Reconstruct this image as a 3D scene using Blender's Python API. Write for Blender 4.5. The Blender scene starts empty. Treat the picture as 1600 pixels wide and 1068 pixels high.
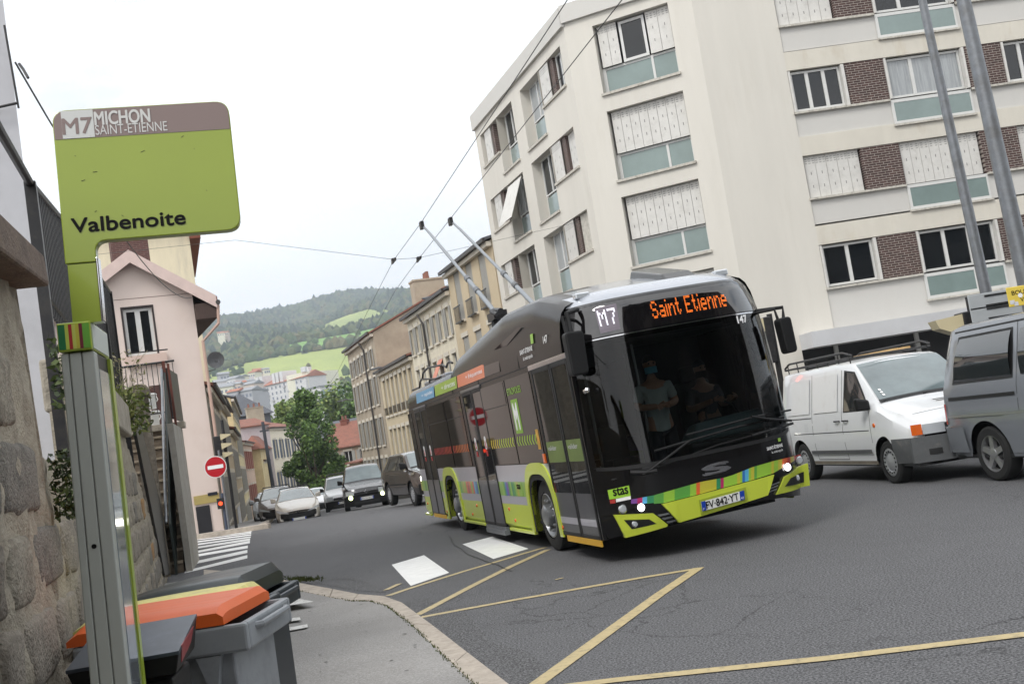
import bpy, bmesh, math, random
import numpy as np
from mathutils import Vector, Matrix
R = math.radians
PI = math.pi
scene = bpy.context.scene
C = scene.collection
# ------------------------------------------------------------ camera
CAM_H = 1.6226
ROLL, PITCH = R(9.0465), R(4.6321)
cd = bpy.data.cameras.new('camera')
cam = bpy.data.objects.new('camera', cd)
C.objects.link(cam)
scene.camera = cam
cd.sensor_width = 36
cd.lens = 1728.8 / 1600 * 36
cd.clip_start = 0.05
cd.clip_end = 20000
_F = Vector((0, math.cos(PITCH), math.sin(PITCH)))
_U0 = Vector((0, -math.sin(PITCH), math.cos(PITCH)))
_R0 = Vector((1, 0, 0))
_R = _R0 * math.cos(ROLL) - _U0 * math.sin(ROLL)
_U = _U0 * math.cos(ROLL) + _R0 * math.sin(ROLL)
m = Matrix((_R, _U, -_F)).transposed().to_4x4()
m.translation = (0, 0, CAM_H)
cam.matrix_world = m
cd.dof.use_dof = False


def ray(px, py):
    return _F * 1728.8 + _R * (px - 800) + _U * (534 - py)


def at(px, py, Y):
    """point at distance Y seen at (px, py) of the 1600 px wide photograph"""
    r = ray(px, py)
    return Vector((0, 0, CAM_H)) + r * (Y / r.y)


def gp(px, py, z=0.0):
    r = ray(px, py)
    return Vector((0, 0, CAM_H)) + r * ((z - CAM_H) / r.z)


# ------------------------------------------------------------ world and sun
SUN_EL, SUN_AZ = R(48), R(215)
w = bpy.data.worlds.new("World")
scene.world = w
w.use_nodes = True
nt = w.node_tree
nt.nodes.clear()
wo = nt.nodes.new('ShaderNodeOutputWorld')
bg = nt.nodes.new('ShaderNodeBackground')
bg.inputs['Strength'].default_value = 0.1
sky = nt.nodes.new('ShaderNodeTexSky')
sky.sky_type = 'NISHITA'
sky.sun_disc = False
sky.sun_elevation = SUN_EL
sky.sun_rotation = SUN_AZ
tc = nt.nodes.new('ShaderNodeTexCoord')
mp = nt.nodes.new('ShaderNodeMapping')
mp.inputs['Scale'].default_value = (1, 1, 2.2)
nz = nt.nodes.new('ShaderNodeTexNoise')
nz.inputs['Scale'].default_value = 2.3
nz.inputs['Detail'].default_value = 6
cr = nt.nodes.new('ShaderNodeValToRGB')
cr.color_ramp.elements[0].position = 0.25
cr.color_ramp.elements[0].color = (9.6, 9.9, 10.4, 1)
cr.color_ramp.elements[1].position = 0.62
cr.color_ramp.elements[1].color = (14.0, 14.0, 14.0, 1)
cr2 = nt.nodes.new('ShaderNodeValToRGB')      # thin gaps of blue between the clouds
cr2.color_ramp.elements[0].position = 0.30
cr2.color_ramp.elements[0].color = (0.45, 0.45, 0.45, 1)
cr2.color_ramp.elements[1].position = 0.42
cr2.color_ramp.elements[1].color = (0.97, 0.97, 0.97, 1)
mx = nt.nodes.new('ShaderNodeMix')
mx.data_type = 'RGBA'
L = nt.links.new
L(tc.outputs['Generated'], mp.inputs['Vector'])
L(mp.outputs['Vector'], nz.inputs['Vector'])
L(nz.outputs['Fac'], cr.inputs['Fac'])
L(nz.outputs['Fac'], cr2.inputs['Fac'])
L(cr2.outputs['Color'], mx.inputs['Factor'])
L(sky.outputs['Color'], mx.inputs['A'])
L(cr.outputs['Color'], mx.inputs['B'])
L(mx.outputs['Result'], bg.inputs['Color'])
L(bg.outputs['Background'], wo.inputs['Surface'])
sd = bpy.data.lights.new('sun', 'SUN')
sd.energy = 1.5
sd.angle = R(18)
sd.color = (1.0, 0.97, 0.92)
so = bpy.data.objects.new('sun', sd)
C.objects.link(so)
# direction the light travels: from the sun at azimuth SUN_AZ (clockwise from +Y)
sdir = Vector((math.sin(SUN_AZ) * math.cos(SUN_EL), math.cos(SUN_AZ) * math.cos(SUN_EL), math.sin(SUN_EL)))
so.rotation_euler = sdir.to_track_quat('Z', 'Y').to_euler()
so.location = sdir * 60
scene.view_settings.view_transform = 'Standard'
scene.view_settings.look = 'None'
scene.view_settings.exposure = 0.32
scene.view_settings.gamma = 1.0
scene.render.engine = 'CYCLES'
scene.cycles.use_denoising = True
scene.cycles.max_bounces = 8
scene.cycles.transparent_max_bounces = 12
scene.cycles.volume_bounces = 0
scene.cycles.caustics_reflective = False
scene.cycles.caustics_refractive = False


# ------------------------------------------------------------ materials
def lin(r, g, b):
    f = lambda c: (c / 12.92 if c <= 0.04045 else ((c + 0.055) / 1.055) ** 2.4)
    return (f(r / 255), f(g / 255), f(b / 255), 1)


MATS = {}


def mat(name, col, rough=0.6, metal=0.0, var=0.0, vscale=3.0, bump=0.0, bscale=40.0, coat=0.0, spec=0.5,
        emit=None, estr=1.0, dirt=None, dscale=1.2, dlo=0.45, dhi=0.7, dfac=0.6, stretch=None, col2=None):
    """principled material; col as sRGB 0-255. var: brightness noise; dirt: second colour on noise patches"""
    if name in MATS:
        return MATS[name]
    m = bpy.data.materials.new(name)
    m.use_nodes = True
    nt = m.node_tree
    p = nt.nodes['Principled BSDF']
    base = lin(*col)
    p.inputs['Base Color'].default_value = base
    p.inputs['Roughness'].default_value = rough
    p.inputs['Metallic'].default_value = metal
    p.inputs['Specular IOR Level'].default_value = spec
    p.inputs['Coat Weight'].default_value = coat
    p.inputs['Coat Roughness'].default_value = 0.06
    if emit:
        p.inputs['Emission Color'].default_value = lin(*emit)
        p.inputs['Emission Strength'].default_value = estr
    N = nt.nodes.new
    K = nt.links.new
    src = None
    if var or dirt or bump:
        tc = N('ShaderNodeTexCoord')
        vec = tc.outputs['Object']
        if stretch:
            mpn = N('ShaderNodeMapping')
            mpn.inputs['Scale'].default_value = stretch
            K(vec, mpn.inputs['Vector'])
            vec = mpn.outputs['Vector']
    if var:
        n = N('ShaderNodeTexNoise')
        n.inputs['Scale'].default_value = vscale
        n.inputs['Detail'].default_value = 8
        n.inputs['Roughness'].default_value = 0.65
        K(vec, n.inputs['Vector'])
        c = N('ShaderNodeValToRGB')
        c2 = lin(*col2) if col2 else tuple(min(1, x * (1 + var)) for x in base[:3]) + (1,)
        c.color_ramp.elements[0].color = tuple(x * (1 - var) for x in base[:3]) + (1,)
        c.color_ramp.elements[0].position = 0.3
        c.color_ramp.elements[1].color = c2
        c.color_ramp.elements[1].position = 0.7
        K(n.outputs['Fac'], c.inputs['Fac'])
        src = c.outputs['Color']
        K(src, p.inputs['Base Color'])
    if dirt:
        n = N('ShaderNodeTexNoise')
        n.inputs['Scale'].default_value = dscale
        n.inputs['Detail'].default_value = 10
        n.inputs['Roughness'].default_value = 0.7
        K(vec, n.inputs['Vector'])
        c = N('ShaderNodeValToRGB')
        c.color_ramp.elements[0].position = dlo
        c.color_ramp.elements[0].color = (0, 0, 0, 1)
        c.color_ramp.elements[1].position = dhi
        c.color_ramp.elements[1].color = (dfac, dfac, dfac, 1)
        K(n.outputs['Fac'], c.inputs['Fac'])
        x = N('ShaderNodeMix')
        x.data_type = 'RGBA'
        K(c.outputs['Color'], x.inputs['Factor'])
        if src:
            K(src, x.inputs['A'])
        else:
            x.inputs['A'].default_value = base
        x.inputs['B'].default_value = lin(*dirt)
        K(x.outputs['Result'], p.inputs['Base Color'])
    if bump:
        n = N('ShaderNodeTexNoise')
        n.inputs['Scale'].default_value = bscale
        n.inputs['Detail'].default_value = 6
        K(vec, n.inputs['Vector'])
        b = N('ShaderNodeBump')
        b.inputs['Strength'].default_value = bump
        b.inputs['Distance'].default_value = 0.02
        K(n.outputs['Fac'], b.inputs['Height'])
        K(b.outputs['Normal'], p.inputs['Normal'])
    MATS[name] = m
    return m


def glass(name, tint, refl=0.05):
    """clear tinted pane: part transparent, part mirror by Fresnel"""
    if name in MATS:
        return MATS[name]
    m = bpy.data.materials.new(name)
    m.use_nodes = True
    nt = m.node_tree
    nt.nodes.clear()
    N = nt.nodes.new
    K = nt.links.new
    o = N('ShaderNodeOutputMaterial')
    t = N('ShaderNodeBsdfTransparent')
    t.inputs['Color'].default_value = lin(*tint)
    g = N('ShaderNodeBsdfGlossy')
    g.inputs['Roughness'].default_value = 0.02
    f = N('ShaderNodeFresnel')
    f.inputs['IOR'].default_value = 1.5
    mx = N('ShaderNodeMixShader')
    K(f.outputs['Fac'], mx.inputs['Fac'])
    K(t.outputs['BSDF'], mx.inputs[1])
    K(g.outputs['BSDF'], mx.inputs[2])
    K(mx.outputs['Shader'], o.inputs['Surface'])
    MATS[name] = m
    return m


def brick_mat(name, c1, c2, mortar, scale=1.0, bw=0.22, bh=0.065, ms=0.012, rough=0.8, bump=0.4, axes='xz', dirt=None, offset=0.5):
    if name in MATS:
        return MATS[name]
    m = bpy.data.materials.new(name)
    m.use_nodes = True
    nt = m.node_tree
    p = nt.nodes['Principled BSDF']
    p.inputs['Roughness'].default_value = rough
    N = nt.nodes.new
    K = nt.links.new
    tc = N('ShaderNodeTexCoord')
    sp = N('ShaderNodeSeparateXYZ')
    cb = N('ShaderNodeCombineXYZ')
    K(tc.outputs['Object'], sp.inputs[0])
    K(sp.outputs['XYZ'.index(axes[0].upper())], cb.inputs[0])
    K(sp.outputs['XYZ'.index(axes[1].upper())], cb.inputs[1])
    b = N('ShaderNodeTexBrick')
    b.inputs['Color1'].default_value = lin(*c1)
    b.inputs['Color2'].default_value = lin(*c2)
    b.inputs['Mortar'].default_value = lin(*mortar)
    b.inputs['Scale'].default_value = scale
    b.inputs['Brick Width'].default_value = bw
    b.inputs['Row Height'].default_value = bh
    b.inputs['Mortar Size'].default_value = ms
    b.inputs['Mortar Smooth'].default_value = 0.2
    b.offset = offset
    K(cb.outputs[0], b.inputs['Vector'])
    n = N('ShaderNodeTexNoise')
    n.inputs['Scale'].default_value = 6
    n.inputs['Detail'].default_value = 8
    K(tc.outputs['Object'], n.inputs['Vector'])
    x = N('ShaderNodeMix')
    x.data_type = 'RGBA'
    x.blend_type = 'OVERLAY'
    x.inputs['Factor'].default_value = 0.6
    K(b.outputs['Color'], x.inputs['A'])
    K(n.outputs['Color'], x.inputs['B'])
    hs = N('ShaderNodeRGBToBW')
    K(n.outputs['Color'], hs.inputs[0])
    K(hs.outputs[0], x.inputs['B'])
    K(x.outputs['Result'], p.inputs['Base Color'])
    bu = N('ShaderNodeBump')
    bu.inputs['Strength'].default_value = bump
    bu.inputs['Distance'].default_value = 0.01
    bu.invert = True
    K(b.outputs['Fac'], bu.inputs['Height'])
    K(bu.outputs['Normal'], p.inputs['Normal'])
    MATS[name] = m
    return m


# ------------------------------------------------------------ mesh builder
class MB:
    def __init__(s):
        s.v = []
        s.f = []
        s.m = []
        s.M = None

    def add(s, vs, fs, mi=0):
        o = len(s.v)
        if s.M is not None:
            vs = [tuple(s.M @ Vector(p)) for p in vs]
        s.v += [tuple(p) for p in vs]
        for f in fs:
            s.f.append(tuple(i + o for i in f))
            s.m.append(mi)
        return s

    def box(s, x0, x1, y0, y1, z0, z1, mi=0):
        x0, x1 = sorted((x0, x1)); y0, y1 = sorted((y0, y1)); z0, z1 = sorted((z0, z1))
        v = [(x0, y0, z0), (x1, y0, z0), (x1, y1, z0), (x0, y1, z0), (x0, y0, z1), (x1, y0, z1), (x1, y1, z1), (x0, y1, z1)]
        return s.add(v, [(3, 2, 1, 0), (4, 5, 6, 7), (0, 1, 5, 4), (1, 2, 6, 5), (2, 3, 7, 6), (3, 0, 4, 7)], mi)

    def hexa(s, b, t, mi=0):
        """box from four bottom and four top corners (counterclockwise from above)"""
        return s.add(list(b) + list(t), [(3, 2, 1, 0), (4, 5, 6, 7), (0, 1, 5, 4), (1, 2, 6, 5), (2, 3, 7, 6), (3, 0, 4, 7)], mi)

    def quad(s, a, b, c, d, mi=0):
        return s.add([a, b, c, d], [(0, 1, 2, 3)], mi)

    def prism(s, poly, ax, a, b, mi=0):
        def P(p, t):
            return {'x': (t, p[0], p[1]), 'y': (p[0], t, p[1]), 'z': (p[0], p[1], t)}[ax]
        n = len(poly)
        v = [P(p, a) for p in poly] + [P(p, b) for p in poly]
        f = [tuple(range(n - 1, -1, -1)), tuple(range(n, 2 * n))]
        f += [(i, (i + 1) % n, n + (i + 1) % n, n + i) for i in range(n)]
        return s.add(v, f, mi)

    def tube(s, pts, r, n=8, mi=0, cap=True):
        pts = [Vector(p) for p in pts]
        k = len(pts)
        rs = r if isinstance(r, (list, tuple)) else [r] * k
        vs = []
        t0 = (pts[1] - pts[0]).normalized()
        up = Vector((0, 0, 1)) if abs(t0.z) < 0.9 else Vector((1, 0, 0))
        u = t0.cross(up).normalized()
        for i in range(k):
            t = (pts[min(i + 1, k - 1)] - pts[max(i - 1, 0)]).normalized()
            u = (u - t * u.dot(t)).normalized()
            w_ = t.cross(u)
            for j in range(n):
                a = 2 * PI * j / n
                vs.append(pts[i] + (u * math.cos(a) + w_ * math.sin(a)) * rs[i])
        fs = [(i * n + j, i * n + (j + 1) % n, (i + 1) * n + (j + 1) % n, (i + 1) * n + j) for i in range(k - 1) for j in range(n)]
        if cap:
            fs += [tuple(range(n - 1, -1, -1)), tuple(range((k - 1) * n, k * n))]
        return s.add(vs, fs, mi)

    def lathe(s, prof, c=(0, 0, 0), axis=(0, 0, 1), n=24, mi=0, cap=True):
        a = Vector(axis).normalized()
        up = Vector((0, 0, 1)) if abs(a.z) < 0.9 else Vector((1, 0, 0))
        u = a.cross(up).normalized()
        w_ = a.cross(u)
        c = Vector(c)
        vs = []
        for r, h in prof:
            for j in range(n):
                t = 2 * PI * j / n
                vs.append(c + a * h + (u * math.cos(t) + w_ * math.sin(t)) * r)
        k = len(prof)
        fs = [(i * n + j, i * n + (j + 1) % n, (i + 1) * n + (j + 1) % n, (i + 1) * n + j) for i in range(k - 1) for j in range(n)]
        if cap:
            fs += [tuple(range(n - 1, -1, -1)), tuple(range((k - 1) * n, k * n))]
        return s.add(vs, fs, mi)

    def grid(s, fn, nu, nv, mi=0, mfn=None):
        o = len(s.v)
        vs = [fn(i / nu, j / nv) for j in range(nv + 1) for i in range(nu + 1)]
        if s.M is not None:
            vs = [tuple(s.M @ Vector(p)) for p in vs]
        s.v += [tuple(p) for p in vs]
        for j in range(nv):
            for i in range(nu):
                a = o + j * (nu + 1) + i
                s.f.append((a, a + 1, a + nu + 2, a + nu + 1))
                s.m.append(mfn(i, j) if mfn else mi)
        return s

    def build(s, name, mats, parent=None, bevel=0, smooth=None, loc=None, rotz=None):
        me = bpy.data.meshes.new(name)
        me.from_pydata(s.v, [], s.f)
        if not isinstance(mats, (list, tuple)):
            mats = [mats]
        for x in mats:
            me.materials.append(x)
        if len(mats) > 1:
            me.polygons.foreach_set('material_index', s.m)
        me.update()
        if smooth is not None:
            me.polygons.foreach_set('use_smooth', [True] * len(me.polygons))
            me.set_sharp_from_angle(angle=R(smooth))
        o = bpy.data.objects.new(name, me)
        C.objects.link(o)
        if parent is not None:
            o.parent = parent
        if loc is not None:
            o.location = loc
        if rotz is not None:
            o.rotation_euler = (0, 0, rotz)
        if bevel:
            b = o.modifiers.new('bevel', 'BEVEL')
            b.width = bevel
            b.segments = 2
            b.limit_method = 'ANGLE'
            b.angle_limit = R(35)
        return o


def B1(name, mats, parent, *boxes, bevel=0):
    mb = MB()
    for b in boxes:
        mb.box(*b)
    return mb.build(name, mats, parent, bevel)


def BN(name, mats, parent, *boxes):
    return [B1(name, mats, parent, b) for b in boxes]


def thing(name, label, cat, loc=(0, 0, 0), rotz=0, group=None):
    o = bpy.data.objects.new(name, None)
    C.objects.link(o)
    o.empty_display_size = 0.3
    o.location = loc
    o.rotation_euler = (0, 0, rotz)
    return tag(o, label, cat, group)


def tag(o, label, cat, group=None):
    o['label'] = label
    o['category'] = cat
    if group:
        o['group'] = group
    return o


def struct(o, kind='structure'):
    o['kind'] = kind
    return o


KIDS = {}


def copy_tree(src, parent=None, top=True):
    c = src.copy()
    C.objects.link(c)
    if parent is not None:
        c.parent = parent
    for ch in [x for x in bpy.data.objects if x.parent is src]:
        copy_tree(ch, c, False)
    return c


def text_mesh(body, name, mats, parent, O, u, v, w_, h, bold=0.0, ext=0.002, shear=0.0, spacing=1.0):
    """text fitted into a w_ x h rectangle with lower-left corner O, along u, up v"""
    cu = bpy.data.curves.new('t', 'FONT')
    cu.body = body
    cu.shear = shear
    cu.space_character = spacing
    cu.resolution_u = 4
    ob = bpy.data.objects.new('t', cu)
    C.objects.link(ob)
    bpy.context.view_layer.update()
    me = bpy.data.meshes.new_from_object(ob.evaluated_get(bpy.context.evaluated_depsgraph_get()))
    bpy.data.objects.remove(ob)
    co = np.zeros(len(me.vertices) * 3)
    me.vertices.foreach_get('co', co)
    co = co.reshape(-1, 3)
    lo, hi = co.min(0), co.max(0)
    u = Vector(u).normalized(); v = Vector(v).normalized(); n = u.cross(v)
    O = Vector(O)
    P = []
    for c in co:
        a = (c[0] - lo[0]) / (hi[0] - lo[0]) * w_
        b = (c[1] - lo[1]) / max(hi[1] - lo[1], 1e-6) * h
        P.append(O + u * a + v * b + n * ext)
    if bold:      # heavier strokes: copies shifted by a fraction of the letter height
        fs_ = [tuple(p.vertices) for p in me.polygons]
        k = bold * h * 1.6
        mb = MB()
        for q, (dx, dz) in enumerate(((-k, 0), (k, 0), (0, k), (0, -k), (k * .7, k * .7), (-k * .7, -k * .7))):
            mb.add([p + u * dx + v * dz + n * (q * .00006) for p in P], fs_)
        bpy.data.meshes.remove(me)
        return mb.build(name, mats, parent)
    me.vertices.foreach_set('co', np.array([tuple(p) for p in P]).ravel())
    me.materials.clear()
    me.materials.append(mats)
    me.name = name
    me.update()
    o = bpy.data.objects.new(name, me)
    C.objects.link(o)
    if parent is not None:
        o.parent = parent
    return o


def interp(t, x):
    if x <= t[0][0]:
        return t[0][1]
    for (a, b), (c, d) in zip(t, t[1:]):
        if x <= c:
            return b + (d - b) * (x - a) / (c - a)
    return t[-1][1]


rnd = random.Random(7)
# ------------------------------------------------------------ shared materials
M_white = mat('white_paint', (222, 222, 218), 0.5, var=0.05, dirt=(150, 145, 135), dscale=2.0, dlo=0.55, dhi=0.8, dfac=0.35)
M_dark = mat('window_glass_dark', (22, 25, 28), 0.04, spec=0.6, var=0.2, vscale=0.7)
M_black = mat('black_plastic', (22, 22, 23), 0.5, spec=.3, bump=0.1, bscale=300)
M_rubber = mat('tyre_rubber', (26, 26, 26), 0.85, bump=0.3, bscale=120)
M_steel = mat('galvanised_steel', (125, 128, 132), 0.42, metal=0.55, var=0.12, vscale=8, dirt=(95, 92, 88), dscale=3)
M_alu = mat('brushed_aluminium', (175, 176, 178), 0.35, metal=0.8, var=0.05)
M_chrome = mat('chrome', (205, 205, 208), 0.12, metal=1.0)
M_iron = mat('black_iron', (24, 24, 27), 0.4, var=0.2, dirt=(60, 55, 50), dscale=9)
M_darkin = mat('dark_interior', (18, 18, 20), 0.8)
M_orange_l = mat('orange_lens', (215, 95, 20), 0.2, coat=0.6)
M_red_l = mat('red_lens', (150, 14, 14), 0.15, coat=0.8)
M_plate = mat('plate_white', (225, 226, 222), 0.35)
M_blue = mat('plate_blue', (20, 60, 160), 0.35)
M_ink = mat('ink_black', (10, 10, 10), 0.7, spec=.2)
M_inkw = mat('ink_white', (235, 235, 235), 0.5)
M_lamp = mat('lit_lamp', (255, 255, 250), 0.3, emit=(255, 252, 235), estr=9)
M_lampoff = mat('lamp_lens', (200, 205, 210), .12, metal=.35, coat=1.0)
# ------------------------------------------------------------ ground, road, pavements, hills
def gz(y):
    t = y - 33.0
    s = (math.log1p(math.exp(min(t, 40) * 1.6)) / 1.6) if t < 40 else t
    return -0.037 * min(s, 107)


def asphalt(name, c_lo, c_hi, crack=0.55, speck=1.0):
    m = bpy.data.materials.new(name)
    m.use_nodes = True
    nt = m.node_tree
    p = nt.nodes['Principled BSDF']
    p.inputs['Roughness'].default_value = 0.82
    p.inputs['Specular IOR Level'].default_value = 0.35
    N = nt.nodes.new
    K = nt.links.new
    tc = N('ShaderNodeTexCoord')

    def noise(sc, det=4, rgh=0.6):
        n = N('ShaderNodeTexNoise')
        n.inputs['Scale'].default_value = sc
        n.inputs['Detail'].default_value = det
        n.inputs['Roughness'].default_value = rgh
        K(tc.outputs['Object'], n.inputs['Vector'])
        return n

    def ramp(src, a, b, ca, cb_):
        c = N('ShaderNodeValToRGB')
        c.color_ramp.elements[0].position = a
        c.color_ramp.elements[0].color = ca
        c.color_ramp.elements[1].position = b
        c.color_ramp.elements[1].color = cb_
        K(src, c.inputs['Fac'])
        return c.outputs['Color']

    def mix(f, a, b, mode='MIX'):
        x = N('ShaderNodeMix')
        x.data_type = 'RGBA'
        x.blend_type = mode
        if isinstance(f, float):
            x.inputs['Factor'].default_value = f
        else:
            K(f, x.inputs['Factor'])
        for s, v in (('A', a), ('B', b)):
            if isinstance(v, tuple):
                x.inputs[s].default_value = v
            else:
                K(v, x.inputs[s])
        return x.outputs['Result']
    big = noise(0.22, 6)
    fine = noise(62, 2, 0.75)
    mid = noise(3.0, 8, 0.7)
    col = ramp(big.outputs['Fac'], 0.35, 0.65, lin(*c_lo), lin(*c_hi))
    col = mix(0.22 * speck, col, ramp(mid.outputs['Fac'], 0.3, 0.7, (0.02, 0.02, 0.02, 1), (0.16, 0.16, 0.165, 1)))
    col = mix(0.6 * speck, col, ramp(fine.outputs['Fac'], 0.40, 0.62, (0.006, 0.006, 0.007, 1), (0.25, 0.25, 0.255, 1)))
    # cracks: voronoi edges, bent by noise and kept only in patches
    wn = noise(1.4, 6)
    ad = N('ShaderNodeVectorMath')
    ad.operation = 'MULTIPLY_ADD'
    K(wn.outputs['Color'], ad.inputs[0])
    ad.inputs[1].default_value = (0.9, 0.9, 0.9)
    K(tc.outputs['Object'], ad.inputs[2])
    vo = N('ShaderNodeTexVoronoi')
    vo.feature = 'DISTANCE_TO_EDGE'
    vo.inputs['Scale'].default_value = 0.9
    K(ad.outputs[0], vo.inputs['Vector'])
    ck = ramp(vo.outputs['Distance'], 0.0, 0.016, (1, 1, 1, 1), (0, 0, 0, 1))
    mk = ramp(noise(0.16, 3).outputs['Fac'], crack - 0.03, crack + 0.05, (0, 0, 0, 1), (0.7, 0.7, 0.7, 1))
    ckm = mix(1.0, ck, mk, 'MULTIPLY')
    col = mix(ckm, col, (0.008, 0.008, 0.008, 1))
    K(col, p.inputs['Base Color'])
    b = N('ShaderNodeBump')
    b.inputs['Strength'].default_value = 0.55
    b.inputs['Distance'].default_value = 0.012
    K(fine.outputs['Fac'], b.inputs['Height'])
    K(b.outputs['Normal'], p.inputs['Normal'])
    return m


M_road = asphalt('asphalt_road', (64, 64, 68), (82, 82, 86), crack=0.52)
M_pave = asphalt('asphalt_pavement', (150, 147, 143), (182, 179, 175), crack=0.60, speck=0.6)
M_patch = asphalt('asphalt_patch', (48, 48, 50), (58, 57, 58), crack=0.8)


def worn(name, col, lo, hi, under):
    m = mat(name, col, 0.6, var=0.08, vscale=5, dirt=under, dscale=14, dlo=lo, dhi=hi, dfac=0.8, bump=0.25, bscale=90)
    return m


M_mark = worn('road_paint_white', (226, 226, 224), 0.62, 0.8, (150, 149, 148))
M_markold = worn('road_paint_white_old', (205, 204, 200), 0.48, 0.66, (120, 118, 116))
M_yel = worn('road_paint_yellow', (180, 163, 122), 0.5, 0.72, (105, 98, 84))
M_kerb = mat('granite_kerb', (168, 158, 146), 0.8, var=0.2, vscale=8, bump=0.3, bscale=60, dirt=(110, 102, 90), dscale=5, dlo=0.5, dhi=0.8)

mb = MB()
ys = [-45, -20, -5, 5, 15, 22, 28, 30, 31, 32, 32.5, 33, 33.5, 34, 34.5, 35, 36, 38, 42, 50, 70, 100, 138, 141, 160, 210]
xs = [-220, -100, -60, -35, -20, -12, -6, 0, 6, 12, 20, 35, 60, 110, 220]
mb.grid(lambda u, v: (xs[round(u * (len(xs) - 1))], ys[round(v * (len(ys) - 1))], gz(ys[round(v * (len(ys) - 1))])), len(xs) - 1, len(ys) - 1)
struct(mb.build('road', M_road, smooth=60))


def flat(name, polys, m, dz=0.004, parent=None):
    """thin painted patches following the road: polys = lists of (x, y)"""
    mb = MB()
    for p in polys:
        # cut long quads so that they follow the crest
        if len(p) == 4:
            (a, b, c, d) = p
            n = max(1, int(abs(b[1] - a[1]) / 1.0))
            mb.grid(lambda u, v: tuple(
                [(a[k] * (1 - v) + b[k] * v) * (1 - u) + (d[k] * (1 - v) + c[k] * v) * u for k in (0, 1)] +
                [gz((a[1] * (1 - v) + b[1] * v) * (1 - u) + (d[1] * (1 - v) + c[1] * v) * u) + dz]), 4, n)
        else:
            mb.add([(x, y, gz(y) + dz) for x, y in p], [tuple(range(len(p)))])
    o = mb.build(name, m, parent)
    return o


def g2(px, py):
    v = gp(px, py, 0.0)
    return (v.x, v.y)


# crossing of the side street: one marking per bar
bars = [((115, 830, 800), (660, 700, 662)), ((115, 752, 718), (660, 636, 600)), ((112, 672, 645), (665, 580, 548)),
        ((112, 625, 600), (690, 520, 490)), ((113, 578, 555), (692, 487, 462)), ((115, 537, 520), (700, 455, 438)),
        ((115, 503, 490), (705, 428, 414)), ((115, 475, 464), (706, 405, 395)), ((115, 452, 442), (707, 390, 381)),
        ((115, 430, 413), (710, 378, 358))]
for (xl, l1, l2), (xr, r1, r2) in bars:
    s = 180 / 1373
    q = [g2(300 + x * s, 780 + y * s) for x, y in ((xl, l1), (xl, l2), (xr, r2), (xr, r1))]
    # lengthen to the left, behind the stairs
    q[0] = tuple(np.array(q[0]) + (np.array(q[0]) - np.array(q[3])) * 0.35)
    q[1] = tuple(np.array(q[1]) + (np.array(q[1]) - np.array(q[2])) * 0.35)
    struct(flat('crossing_bar', [q], M_mark))
for pts in ([(612, 882), (642, 915), (702, 894.5), (662.5, 867)], [(722.5, 850), (771, 873), (826, 857), (769, 838)]):
    struct(flat('crossing_block', [[g2(*p) for p in pts]], M_mark))
# more blocks of the same crossing, under and beyond the bus
for k in (1, 2):
    a = [np.array(g2(*p)) for p in [(612, 882), (642, 915), (702, 894.5), (662.5, 867)]]
    b = [np.array(g2(*p)) for p in [(722.5, 850), (771, 873), (826, 857), (769, 838)]]
    struct(flat('crossing_block', [[tuple(y + (y - x) * k) for x, y in zip(a, b)]], M_mark))


def stripe(pts, w_, name='yellow_line', m=None):
    P = [Vector(g2(*p)) for p in pts]
    mb = MB()
    n = len(P)
    L_, R_ = [], []
    for i in range(n):
        t = (P[min(i + 1, n - 1)] - P[max(i - 1, 0)]).normalized()
        k = Vector((-t.y, t.x)) * w_ / 2
        L_.append(P[i] + k)
        R_.append(P[i] - k)
    for i in range(n - 1):
        for a, b, c, d in ((L_[i], L_[i + 1], R_[i + 1], R_[i]),):
            mb.add([(q.x, q.y, gz(q.y) + STZ[0]) for q in (d, c, b, a)], [(0, 1, 2, 3)])
    STZ[0] += 0.0006
    return struct(mb.build(name, m or M_yel))


STZ = [0.0045]
stripe([(606, 930.5), (634, 921), (662, 912), (726, 892), (775, 877.6), (820, 864), (852, 855)], 0.10)
stripe([(651, 961), (740, 914), (800, 884), (856, 858.5)], 0.10)
stripe([(659, 964), (800, 938), (1000, 903), (1092, 888)], 0.11)
stripe([(1092, 887), (1030, 929), (940, 995), (836, 1071)], 0.12)
stripe([(880, 1073), (960, 1063), (1300, 1028), (1640, 987)], 0.12)
stripe([(603, 922), (624, 912)], 0.08)
stripe([(868, 906), (880, 903)], 0.05)
M_seam = mat('tar_seam', (34, 34, 35), 0.7, var=0.3, vscale=20)
for pts in ([(395, 880), (430, 866), (470, 853), (505, 845)],
            [(612, 950), (640, 976), (700, 1030), (745, 1072)],
            [(700, 838), (712, 852), (730, 866), (770, 880), (800, 893)],
            [(560, 908), (545, 905), (520, 905), (492, 913), (470, 908)]):
    pts2 = []
    for (a, b), (c, d) in zip(pts, pts[1:]):
        for k in range(4):
            pts2.append((a + (c - a) * k / 4 + rnd.uniform(-2, 2), b + (d - b) * k / 4 + rnd.uniform(-.8, .8)))
    pts2.append(pts[-1])
    stripe(pts2, 0.013, 'road_crack', M_seam)

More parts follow.
